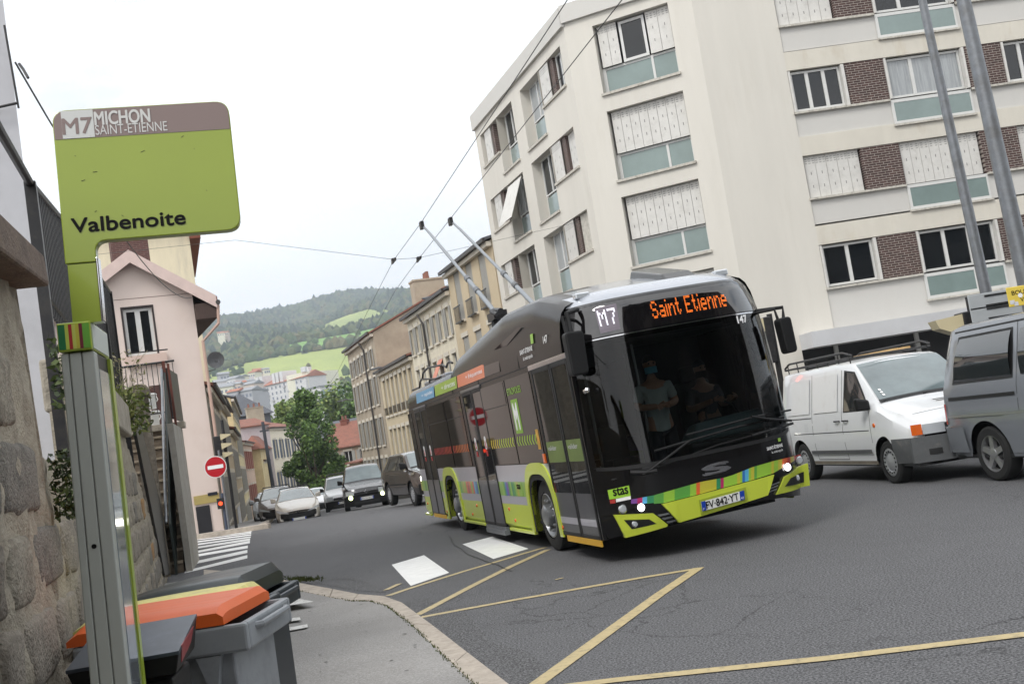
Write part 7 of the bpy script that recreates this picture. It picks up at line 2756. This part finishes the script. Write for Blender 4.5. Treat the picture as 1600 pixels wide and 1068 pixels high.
# wipers
def fline(pts, r, off):
    out = []
    for p in pts:
        x, z = fpx(*p)
        out.append((x, fs(x, z) - off, z))
    return out


F6 = lambda a, b: (860 + a * .412, 420 + b * .412)
MB().tube(fline([F6(345, 780), F6(430, 720), F6(520, 652)], 0, .05), .014).tube(fline([F6(300, 772), F6(352, 772), F6(400, 765)], 0, .03), .03).build('wiper_arm', M_black, bus)
MB().tube(fline([F6(390, 690), F6(520, 652), F6(700, 600), F6(880, 560)], 0, .035), .012).build('wiper_blade', M_black, bus)
MB().tube(fline([F6(905, 575), F6(820, 570), F6(755, 560)], 0, .05), .014).tube(fline([F6(510, 630), F6(660, 590), F6(780, 558), F6(905, 535)], 0, .035), .012).build('wiper_blade', M_black, bus)
MB().tube(fline([F6(760, 632), F6(830, 612), F6(915, 585)], 0, .02), .016).tube(fline([F6(230, 800), F6(420, 745), F6(640, 665), F6(760, 632)], 0, .012), .008).build('cowl_strip', M_black, bus)
# ---- mirrors
def barm(pts, r):
    return MB().tube(pts, r, 8)


def mirror_at(tl_, tr_, br_, bl_, x_off, s_, nm):
    o = MBi @ Vector((0, 0, CAM_H))
    P_ = []
    for p in (bl_, br_, tr_, tl_):
        d = MBi.to_3x3() @ ray(*p)
        t = (s_ - o.y) / d.y
        q = o + d * t
        P_.append((q.x, q.z))
    r_ = rounded(P_, .05, 4)
    return MB().prism(r_, 'y', s_ - .06, s_ + .10).build('mirror', M_black, bus, bevel=.02), P_


m1, P_ = mirror_at((880, 520), (909, 516), (919, 583), (893, 588), 0, .25, 0)
MB().tube([(P_[3][0] + .1, .27, P_[3][1] - .02), (P_[3][0] + .1, .3, P_[3][1] + .22), (.22, .42, P_[3][1] + .25)], .028).tube([(P_[3][0] + .04, .27, P_[3][1] - .02), (P_[3][0] + .04, .3, P_[3][1] + .18), (.2, .45, P_[3][1] + .12)], .02).build('mirror_arm', M_black, bus)
m2, P_ = mirror_at((1213, 498), (1232, 494), (1244, 549), (1227, 553), 0, .30, 0)
MB().tube([(P_[2][0] - .06, .32, P_[2][1] - .02), (P_[2][0] - .03, .34, P_[2][1] + .12), (2.44, .45, P_[2][1] + .14)], .024).tube([(P_[3][0] + .03, .32, P_[3][1] - .02), (P_[3][0] + .02, .34, P_[3][1] + .12), (2.4, .45, P_[3][1] + .12)], .02).build('mirror_arm', M_black, bus)
MB().lathe([(0, 0), (.035, .0), (.03, .06), (0, .08)], (.06, .22, 1.95), (0, -1, .1), 12, cap=False).build('camera_pod', M_chrome, bus)

# ---- side: windows, doors, trim (x = 0 is the door side)
def spanel(name, s0, s1, z0, z1, m, off=.004, th=.003, par=None):
    return MB().box(-off - th, -off, s0, s1, z0, z1).build(name, m, par or bus)


def spoly(name, pts, m, off=.006, par=None):
    P_ = [spx(*p) for p in pts]
    return MB().prism(P_, 'x', -off - .002, -off).build(name, m, par or bus)


for s0, s1 in ((11.5, 11.93), (7.93, 9.82), (6.5, 7.85), (3.46, 4.98), (2.14, 3.40)):
    w_ = spanel('side_window', s0, s1, 1.19, 2.36, M_bw)
    MB().box(-.0085, -.0072, s0 + .05, s1 - .05, 2.02, 2.03).build('window_line', M_seal, w_) if s0 > 3.4 else None
for s0, s1 in ((3.46, 4.98), (7.93, 9.82)):
    spanel('hopper', s0 + .06, s1 - .06, 2.04, 2.34, M_bw, off=.008)
# chevron strip across the glass
ch = random.Random(4)
cols_ = [(176, 46, 40), (196, 66, 40), (214, 110, 44), (220, 150, 50), (206, 180, 60), (176, 190, 60), (150, 180, 64)]
for s0, s1 in ((7.95, 9.6), (6.52, 7.8), (3.5, 4.95), (2.2, 3.38)):
    mb = MB()
    s = s0
    while s < s1 - .05:
        k = int(min(6, max(0, (9.6 - s) / 7.4 * 7)))
        mb.add([(-.0095, s, 1.43), (-.0095, s + .05, 1.49), (-.0095, s + .10, 1.49), (-.0095, s + .05, 1.43)], [(0, 1, 2, 3)], k)
        mb.add([(-.0095, s + .05, 1.49), (-.0095, s, 1.56), (-.0095, s + .05, 1.56), (-.0095, s + .10, 1.49)], [(0, 1, 2, 3)], k)
        s += .13
    mb.build('chevron_strip', [mat('chevron_%d' % i, c_, .5) for i, c_ in enumerate(cols_)], bus)
# coloured band
def cband(s0, s1, seq_):
    w_ = (s1 - s0) / len(seq_)
    for k, c_ in enumerate(seq_):
        spanel('stripe', s0 + k * w_, s0 + (k + 1) * w_, .722, .928, CM[c_], off=.002, th=.002)


cband(3.58, 4.72, 'llylgdlgpbgl'[::1])
cband(6.42, 7.95, 'bcolorolylgl')
cband(1.90, 2.02, 'mrp')
cband(11.3, 11.9, 'glly')
text_mesh('stas', 'lettering', M_ink, bus, (-.0065, 3.62 + .22, .83), (0, -1, 0), (0, 0, 1), .2, .07, .03)
# roof edge adverts
for pts, c_, txt in (([(649, 616), (676, 604), (676, 622), (653, 633)], (110, 170, 210), '+ rapides'), ([(680, 603), (711, 588), (710, 608), (681, 620)], (160, 190, 60), '+ directes'), ([(716, 586), (754, 569), (753, 591), (716, 605)], (224, 116, 66), '+ fréquentes')):
    P_ = [spx(*p) for p in pts]
    s0, s1 = max(p[0] for p in P_), min(p[0] for p in P_)
    z0, z1 = 2.50, 2.70
    nm_ = mat('advert_%d' % c_[0], c_, .35, coat=.5)
    pnl = MB().hexa([(.004, s1, z0), (.004, s0, z0), (.0, s0, z0), (.0, s1, z0)], [(.024, s1, z1), (.024, s0, z1), (.020, s0, z1), (.020, s1, z1)]).build('advert_panel', nm_, bus)
    pnl.location = (-.006, 0, 0)
    text_mesh(txt, 'lettering', M_inkw, pnl, (-.0, s0 - (s0 - s1) * .35, z0 + .06), (0, -1, 0), (.1, 0, 1), (s0 - s1) * .6, .085, .01, ext=.004)
text_mesh('SAINT-ÉTIENNE', 'lettering', M_inkw, bus, (.006, 2.36, 2.60), (0, -1, 0), (.1, 0, 1), .6, .075, .01, ext=.012)
text_mesh('la métropole', 'lettering', M_inkw, bus, (.0, 2.24, 2.50), (0, -1, 0), (.1, 0, 1), .45, .065, .0, ext=.012)
text_mesh('147', 'lettering', M_inkw, bus, (.008, 1.25, 2.62), (0, -1, 0), (.1, 0, 1), .17, .09, .01, ext=.012)
MB().hexa([(.001, 1.66, 2.68), (.001, 1.78, 2.68), (.0, 1.78, 2.68), (.0, 1.66, 2.68)], [(.014, 1.66, 2.80), (.014, 1.78, 2.80), (.01, 1.78, 2.80), (.01, 1.66, 2.80)]).build('logo_square', mat('logo_green', (140, 180, 70), .4), bus).location = (-.003, 0, 0)
spanel('m_panel', 2.92, 3.27, 1.60, 2.07, mat('m_green', (128, 172, 52), .35), off=.009)
text_mesh('M', 'lettering', M_inkw, bus, (-.013, 3.20, 1.66), (0, -1, 0), (0, 0, 1), .20, .35, .03)
text_mesh('ETROPOLES', 'lettering', mat('m_green', (128, 172, 52), .35), bus, (-.010, 3.36, 2.14), (0, -1, 0), (0, 0, 1), .72, .09, .02)
spanel('orange_reflector', 2.06, 2.14, 1.18, 1.30, M_orange_l, off=.012, th=.02)
spanel('yellow_sticker', 2.20, 2.32, 1.36, 1.62, mat('sticker_yellow', (196, 150, 60), .4, var=.4, vscale=9), off=.010)
for s, z in ((4.55, .52), (4.30, .36), (6.75, .52), (7.2, .36), (1.93, .36), (9.5, .34), (11.5, .45)):
    MB().lathe([(0, 0), (.028, 0), (.022, .014), (0, .016)], (-.001, s, z), (-1, 0, 0), 12).build('side_marker', M_orange_l, bus)
# dark panels imitating reflections on the roof cowl
spoly('cowl_reflection', [spx and (770, 547), (806, 512), (812, 512), (790, 540)], M_bw, off=-.02)
for s0, s1, z0, z1, o_ in ((3.55, 4.75, 2.50, 2.66, .004),):
    MB().hexa([(.005, s0, z0), (.005, s1, z0), (.0, s1, z0), (.0, s0, z0)], [(.022, s0, z1), (.022, s1, z1), (.017, s1, z1), (.017, s0, z1)]).build('cowl_reflection', M_bw, bus).location = (-.006, 0, 0)
# seams on the cowl
for s in (2.55, 5.0, 7.0):
    MB().tube([(-.004, s, 2.44), (.012, s, 2.62), (.05, s, 2.80)], .004, 4).build('panel_seam', M_seal, bus)
MB().box(-.006, .0, 2.1, 11.9, 2.425, 2.437).build('cantrail_line', M_seal, bus)
# skirt lip
for s0, s1 in ((3.3, 4.68), (6.3, 7.98), (9.3, 9.55), (11.25, 11.95)):
    MB().box(-.02, .03, s0, s1, .2, .245).build('skirt_lip', M_bl, bus, bevel=.006)
spanel('door_sill', .5, 1.78, .2, .27, mat('ochre_sill', (206, 160, 50), .5), off=.0, th=.02)
spanel('door_sill', 9.62, 10.9, .2, .27, mat('ochre_sill', (206, 160, 50), .5), off=.0, th=.02)
# lime wheel arch trim
for c_, h_ in ((2.66, .60), (8.62, .62)):
    mb = MB()
    inn, out = [], []
    for k in range(33):
        t = -1 + 2 * k / 32
        t = math.copysign(abs(t) ** .5, t)
        inn.append((c_ + t * h_, .24 + .80 * max(0, 1 - abs(t) ** 3.2) ** (1 / 3.2)))
        out.append((c_ + t * (h_ + .13), .24 + (.95) * max(0, 1 - abs(t) ** 3.2) ** (1 / 3.2)))
    for x0_ in (0,):
        for i in range(32):
            a_, b_, c2_, d_ = inn[i], inn[i + 1], out[i + 1], out[i]
            mb.add([(-.022, *a_), (-.022, *b_), (-.022, *c2_), (-.022, *d_)], [(0, 1, 2, 3)])
            mb.add([(-.022, *d_), (-.022, *c2_), (.0, *c2_), (.0, *d_)], [(0, 1, 2, 3)])
            mb.add([(-.022, *b_), (-.022, *a_), (.1, *a_), (.1, *b_)], [(0, 1, 2, 3)])
    mb.build('arch_trim', M_bl, bus, smooth=40)
    # dark liner
    mb = MB()
    for i in range(32):
        a_, b_ = inn[i], inn[i + 1]
        mb.add([(.0, *b_), (.0, *a_), (.75, *a_), (.75, *b_)], [(0, 1, 2, 3)])
        k = .88
        q = lambda p: (c_ + (p[0] - c_) * k, .24 + (p[1] - .24) * .9)
        mb.add([(-.006, *a_), (-.006, *b_), (-.006, *q(b_)), (-.006, *q(a_))], [(0, 1, 2, 3)]) if inn[i][1] > .5 else None
    mb.build('wheel_arch_liner', M_darkin, bus, smooth=40)
for y in (2.7, 8.6):
    for x, sg_ in ((.20, -1), (2.35, 1)):
        w_ = wheel(bus, x, y, .47, .28, sg_, 'bus')
MB().box(.3, 2.25, .6, 11.8, .25, .36).box(.9, 1.65, 2.3, 9.2, .2, .5).box(.8, 1.75, .3, 3.4, .3, .32).build('chassis', M_darkin, bus)


# doors: two leaves each
def door(s0, s1, z0, z1, gz_, glassm, front=False):
    """leaf between s0 and s1 (s0 nearer the nose)"""
    d = MB().box(-.012, .03, s0, s0 + .045, z0, z1).box(-.012, .03, s1 - .045, s1, z0, z1).box(-.012, .03, s0 + .045, s1 - .045, z1 - .05, z1).box(-.012, .03, s0 + .045, s1 - .045, z0, z0 + .05).build('door', M_seal, bus, bevel=.006)
    MB().box(-.004, .014, s0 + .045, s1 - .045, gz_, z1 - .05).build('door_glass', glassm, d)
    mb = MB().box(-.006, .02, s0 + .045, s1 - .045, z0 + .05, gz_)
    mb.build('lower_panel', M_dg, d)
    if front:
        MB().box(-.0075, -.0062, s0 + .045, s1 - .045, .42, .50).build('white_strip', M_bg, d)
        MB().box(-.0055, -.0045, s0 + .06, s1 - .06, 1.18, 1.44).build('door_sticker', mat('sticker_green', (104, 122, 64), .4, var=.15), d)
        text_mesh('valider', 'lettering', mat('sticker_pale', (206, 206, 212), .5), d, (-.007, s1 - .12, 1.33), (0, -1, 0), (0, 0, 1), .36, .06)
    else:
        # red and white warning oval on the glass
        c_ = (s0 + s1) / 2
        MB().lathe([(0, .0), (.07, .0), (.07, .002)], (-.006, c_, 1.50), (-1, 0, 0), 20).lathe([(0, .0), (.06, .0), (.06, .002)], (-.006, c_, 1.58), (-1, 0, 0), 20).build('warning_sticker', M_inkw, d)
        MB().prism([(c_ - .04, 1.46), (c_ + .04, 1.46), (c_, 1.58)], 'x', -.0105, -.0085).box(-.0105, -.0085, c_ - .045, c_ + .045, 1.33, 1.41).build('warning_sign', mat('warning_red', (186, 34, 40), .4), d)
    return d


door(.50, 1.18, .27, 2.36, .80, G_dr, True)
door(1.20, 2.02, .27, 2.36, .80, G_dr, True)
door(4.92, 5.58, .24, 2.38, .95, M_bw)
door(5.60, 6.28, .24, 2.38, .95, M_bw)
door(9.70, 10.36, .24, 2.38, .95, M_bw)
door(10.38, 11.06, .24, 2.38, .95, M_bw)
MB().box(-.02, .04, .46, 2.08, 2.36, 2.43).build('door_header', M_chrome, bus, bevel=.008)
MB().box(-.02, .04, 4.9, 6.32, 2.385, 2.43).build('door_header', M_dg, bus, bevel=.008)
MB().box(-.02, .04, 9.66, 11.1, 2.385, 2.43).build('door_header', M_dg, bus, bevel=.008)
MB().box(-.0, .04, .44, .50, .27, 2.4).build('door_post', M_bk, bus)
MB().box(-.06, .02, 4.86, 6.1, .12, .19).box(-.03, .02, 4.86, 6.2, .19, .235).build('ramp_edge', M_steel, bus)
# driver's window frame on the far side
gw_ = MB().box(2.542, 2.55, .74, 1.96, 1.3, 2.3).build('driver_window', glass('driver_window_glass', (225, 228, 228)), bus)
MB().box(2.52, 2.56, 1.28, 1.33, 1.3, 2.3).build('window_bar', M_seal, gw_)

# ---- interior seen through the glass
inn_ = MB()
inn_.box(.08, 2.47, .55, 11.7, .34, .38)
inn_.box(.08, 2.47, .6, 11.7, 2.44, 2.47)
inn_.box(1.4, 2.47, 2.3, 2.34, .38, 2.44)
inn_.box(.06, 1.2, 4.2, 4.24, .38, 2.44)
inn_.build('interior_shell', mat('interior_dark_grey', (42, 42, 45), .8), bus)
MB().box(1.28, 2.42, .52, .95, .38, 1.12).box(.15, 1.2, .5, .62, .38, .95).build('dashboard', mat('dashboard_dark', (34, 36, 38), .6), bus, bevel=.04)
MB().hexa([(1.35, .6, 1.12), (2.4, .6, 1.12), (2.4, 1.0, 1.12), (1.35, 1.0, 1.12)], [(1.5, .68, 1.34), (2.38, .68, 1.38), (2.38, .95, 1.36), (1.5, .95, 1.32)]).build('instrument_hood', mat('hood_green_grey', (96, 116, 118), .5), bus, bevel=.04)
sw = MB()
P_ = [(2.06 + .22 * math.cos(a), 1.12 + .10 * math.sin(a) * 1, 1.34 + .20 * math.sin(a)) for a in [2 * PI * k / 24 for k in range(25)]]
sw.tube(P_, .015, 6, cap=False).tube([(1.84, 1.12, 1.34), (2.28, 1.12, 1.34)], .014).build('steering_wheel', M_black, bus)
MB().box(1.84, 2.32, 1.45, 1.9, .85, 1.05).box(1.84, 2.32, 1.85, 1.98, 1.05, 1.85).box(1.94, 2.22, 1.87, 1.96, 1.85, 2.05).build('driver_seat', M_seal, bus, bevel=.04)
for x, y in ((.45, 1.3), (1.2, 1.5), (.3, 2.6)):
    MB().tube([(x, y, .38), (x, y, 2.44)], .018).build('grab_pole', mat('pole_steel', (130, 132, 130), .3, metal=.6), bus)
for k in range(4):
    for x in (.25, 1.75):
        MB().box(x, x + .45, 4.6 + k * 1.1, 5.05 + k * 1.1, .8, .9).box(x, x + .45, 5.0 + k * 1.1, 5.1 + k * 1.1, .9, 1.4).build('seat', mat('seat_dark', (40, 38, 46), .8), bus)

# ---- roof gear
def bb(px, py, x):
    s, z = spx(px, py, x)
    return (x, s, z)


MB().hexa([(1.5, .62, 3.0), (1.95, .62, 3.0), (1.95, 1.9, 3.26), (1.5, 1.9, 3.26)], [(1.55, .95, 3.19), (1.93, .95, 3.19), (1.93, 1.9, 3.40), (1.55, 1.9, 3.40)]).build('air_scoop', M_bk, bus, bevel=.02)
MB().box(1.05, 1.22, 9.9, 11.2, 2.86, 3.02).box(1.4, 2.2, 8.2, 9.4, 2.86, 3.1).box(.35, .95, 9.0, 11.3, 2.85, 2.93).build('roof_box', M_bgr, bus, bevel=.02)
S3 = lambda a, b: (640 + a * .1498, 560 + b * .1498)
pts = [bb(*S3(a_, b_), .35) for a_, b_ in ((30, 330), (105, 300), (110, 240), (135, 205), (140, 150), (190, 95), (340, 65), (385, 90), (395, 50), (420, 30), (445, 45))]
MB().tube(pts, .022, 6).tube([bb(*S3(130, 215), .35), bb(*S3(270, 210), .35), bb(*S3(330, 185), .35)], .02, 6).tube([bb(*S3(210, 250), .35), bb(*S3(210, 215), .35)], .02, 6).build('pole_hook_frame', M_iron, bus)


def wpt(px, py, z):
    r_ = MBi @ gp(px, py, z)
    return r_


for k, (tip, bse, lab) in enumerate((((658, 348), (773, 487), 'left'), ((703, 342), (838, 479), 'right'))):
    x = .95 + .65 * k
    tipw = wpt(*tip, 5.96)
    s_, z_ = spx(*bse, x)
    pole = MB().tube([(x, s_, z_), tuple(Vector((x, s_, z_)).lerp(tipw, .34))], .042, 10).tube([tuple(Vector((x, s_, z_)).lerp(tipw, .34)), tuple(Vector((x, s_, z_)).lerp(tipw, .86)), tuple(Vector((x, s_, z_)).lerp(tipw, .955) + Vector((0, 0, -.02))), tuple(tipw - Vector((0, 0, .1)))], [.032, .026, .022, .018], 10).build('trolley_pole', mat('pole_grey', (150, 154, 158), .3, metal=.6), bus, smooth=40)
    for t_ in (.22, .34):
        c_ = Vector((x, s_, z_)).lerp(tipw, t_)
        MB().tube([c_ - (tipw - Vector((x, s_, z_))).normalized() * .05, c_ + (tipw - Vector((x, s_, z_))).normalized() * .05], .055, 10).build('collar', M_steel, pole)
    MB().box(tipw.x - .035, tipw.x + .035, tipw.y - .10, tipw.y + .08, tipw.z - .13, tipw.z + .02).build('trolley_shoe', M_iron, pole, bevel=.01)
    MB().box(x - .12, x + .12, s_ - .35, s_ + .12, z_ - .16, z_ - .02).tube([(x, s_ - .4, z_ - .05), (x, s_ + .15, z_ + .03)], .06, 8).tube([(x - .1, s_ - .5, z_ - .1), (x - .1, s_ - .15, z_ + .0)], .035, 8).tube([(x, s_, z_ - .1), (x, s_ + .1, min(2.9, z_ - .5))], .09, 8).build('pole_base', M_iron, bus)


# ---- people behind the windscreen
def grow(name, joints, edges, m, par, sub=2):
    me = bpy.data.meshes.new(name)
    me.from_pydata([j[:3] for j in joints], edges, [])
    o = bpy.data.objects.new(name, me)
    C.objects.link(o)
    o.parent = par
    o.modifiers.new('skin', 'SKIN')
    if not me.skin_vertices:
        bpy.context.view_layer.objects.active = o
    for i, v_ in enumerate(me.skin_vertices[0].data):
        r_ = joints[i][3]
        v_.radius = (r_, joints[i][4] if len(joints[i]) > 4 else r_)
        v_.use_root = (i == 0)
    sb = o.modifiers.new('sub', 'SUBSURF')
    sb.levels = sub
    sb.render_levels = sub
    me.materials.append(m)
    return o


M_skin = mat('skin', (178, 130, 104), .55)
M_skin2 = mat('skin_tan', (150, 108, 84), .55)
M_tee = mat('grey_tshirt', (176, 180, 176), .85, var=.06)
M_drk = mat('dark_clothes', (30, 32, 40), .85)


def person(label, P, rot, shirt, trousers, skin, mask_col, hair, seated, hands):
    t = thing('person', label, 'person', MBus @ Vector(P), BR + rot)
    t.rotation_euler = (0, -LEAN, BR + rot)
    h = .95 if not seated else .50
    # facing -y (towards the windscreen); pelvis at height h
    J = [(0, 0, h, .13, .11), (0, -.01, h + .18, .135, .10), (0, -.01, h + .36, .155, .11), (0, 0, h + .48, .11, .09), (0, 0, h + .57, .055), (0, -.015, h + .64, .055),
         (-.17, 0, h + .46, .06), (-.25, .0, h + .24, .05), hands[0] + (.034,),
         (.17, 0, h + .46, .06), (.25, .0, h + .24, .05), hands[1] + (.034,)]
    E_ = [(0, 1), (1, 2), (2, 3), (3, 4), (4, 5), (3, 6), (6, 7), (7, 8), (3, 9), (9, 10), (10, 11)]
    if seated:
        J += [(-.1, -.1, h - .02, .09), (-.12, -.45, h, .07), (-.12, -.5, h - .42, .045), (-.12, -.6, h - .47, .045), (.1, -.1, h - .02, .09), (.12, -.45, h, .07), (.12, -.5, h - .42, .045), (.12, -.6, h - .47, .045)]
    else:
        J += [(-.09, 0, h - .12, .09), (-.1, -.01, h - .48, .065), (-.1, .01, .08, .045), (-.1, -.13, .04, .04), (.09, 0, h - .12, .09), (.1, -.01, h - .48, .065), (.1, .01, .08, .045), (.1, -.13, .04, .04)]
    b = 12
    E_ += [(0, b), (b, b + 1), (b + 1, b + 2), (b + 2, b + 3), (0, b + 4), (b + 4, b + 5), (b + 5, b + 6), (b + 6, b + 7)]
    body = grow('body', J, E_, skin, t)
    zc = h + .74
    # shirt over torso and upper arms, trousers over the legs
    S_ = [(0, 0, h - .14, .16, .135), (0, 0, h - .0, .155, .13), (0, -.01, h + .18, .152, .115), (0, -.01, h + .36, .17, .122), (0, 0, h + .49, .12, .095), (-.18, 0, h + .46, .075), (-.235, 0, h + .28, .068), (.18, 0, h + .46, .075), (.235, 0, h + .28, .068)]
    grow('shirt', S_, [(0, 1), (1, 2), (2, 3), (3, 4), (4, 5), (5, 6), (4, 7), (7, 8)], shirt, t)
    T_ = [(0, 0, h + .02, .14, .12)] + [tuple(list(j[:3]) + [j[3] + .02]) for j in (J[b], J[b + 1], J[b + 2])] + [tuple(list(j[:3]) + [j[3] + .02]) for j in (J[b + 4], J[b + 5], J[b + 6])]
    grow('trousers', T_, [(0, 1), (1, 2), (2, 3), (0, 4), (4, 5), (5, 6)], trousers, t)
    # head with nose, ears, eyes
    bm = bmesh.new()
    bmesh.ops.create_uvsphere(bm, u_segments=24, v_segments=16, radius=1)
    for v_ in bm.verts:
        x, y, z = v_.co
        k = 1 - .22 * max(0, -z)
        ny = y * .098 * k
        if y < 0 and abs(x) < .22 and -.45 < z < .15:
            ny -= .018 * (1 - abs(x) / .22) * (1 if z < -.1 else .5)
        if abs(abs(x) - .97) < .06 and abs(z) < .3 and abs(y) < .25:
            x *= 1.14
        v_.co = (x * .075 * k, ny, z * .115)
    me = bpy.data.meshes.new('head')
    bm.to_mesh(me)
    bm.free()
    me.polygons.foreach_set('use_smooth', [True] * len(me.polygons))
    me.materials.append(skin)
    hd_ = bpy.data.objects.new('head', me)
    C.objects.link(hd_)
    hd_.parent = t
    hd_.location = (0, -.02, zc)
    for sx_ in (-1, 1):
        MB().lathe([(0, 0), (.012, .0), (.010, .006), (0, .008)], (sx_ * .03, -.088, .012), (0, -1, 0), 10, cap=False).build('eye', M_ink, hd_)
    MB().grid(lambda u, v: (math.sin((u - .5) * 2.9) * .079, -math.cos((u - .5) * 2.9) * .1035 * (1.08 - .1 * abs(u - .5)) - .004, -.030 - .08 * v), 14, 6).build('face_mask', mask_col, hd_, smooth=60)
    MB().grid(lambda u, v: ((.079 * math.cos(u * 2 * PI)) * math.cos(v * 1.5), (.104 * math.sin(u * 2 * PI)) * math.cos(v * 1.5) + .012, .03 + .097 * math.sin(v * 1.5)), 24, 8).build('hair', hair, hd_, smooth=60)
    # hands: palm and five fingers
    for i, H in enumerate(hands):
        sg_ = -1 if i == 0 else 1
        Hn = [(H[0], H[1], H[2], .03, .018), (H[0] - sg_ * .055, H[1] - .02, H[2] + .005, .036, .016)]
        E2 = [(0, 1)]
        for q in range(4):
            a0 = len(Hn)
            l_ = (.072, .08, .075, .06)[q]
            z_ = H[2] + .028 - q * .018
            Hn += [(H[0] - sg_ * .09, H[1] - .03, z_, .0095), (H[0] - sg_ * (.09 + l_ * .5), H[1] - .038, z_ - .003, .009), (H[0] - sg_ * (.09 + l_ * .75), H[1] - .02, z_ - .012, .008)]
            E2 += [(1, a0), (a0, a0 + 1), (a0 + 1, a0 + 2)]
        a0 = len(Hn)
        Hn += [(H[0] - sg_ * .04, H[1] - .03, H[2] + .035, .011), (H[0] - sg_ * .075, H[1] - .045, H[2] + .05, .009)]
        E2 += [(0, a0), (a0, a0 + 1)]
        grow('hand', Hn, E2, skin, t, 1)
    return t


hp = spx and None
person('person in a light grey t-shirt and blue face mask standing inside the bus front', (1.28, 1.25, .45), R(-6), M_tee, M_drk, M_skin, mat('mask_blue', (120, 186, 206), .8), mat('hair_dark', (46, 38, 34), .8), False, ((-.06, -.26, 1.17), (.06, -.27, 1.16)))
person('person in dark clothes with a black face mask sitting at the steering wheel', (2.08, 1.6, .74), R(4), M_drk, M_drk, M_skin2, M_ink, mat('hair_black', (26, 24, 24), .8), True, ((-.17, -.5, .82), (.17, -.5, .82)))
# ------------------------------------------------------------ air
hz = MB().box(-2700, 2700, -60, 3500, -12, 560).build('haze', [])
m = bpy.data.materials.new('air')
m.use_nodes = True
nt = m.node_tree
nt.nodes.clear()
o_ = nt.nodes.new('ShaderNodeOutputMaterial')
pv = nt.nodes.new('ShaderNodeVolumePrincipled')
pv.inputs['Color'].default_value = (.80, .90, 1.0, 1)
pv.inputs['Density'].default_value = 0.00034
pv.inputs['Anisotropy'].default_value = 0.0
nt.links.new(pv.outputs[0], o_.inputs['Volume'])
hz.data.materials.append(m)
hz['kind'] = 'stuff'
hz['label'] = 'thin bluish haze over the valley'
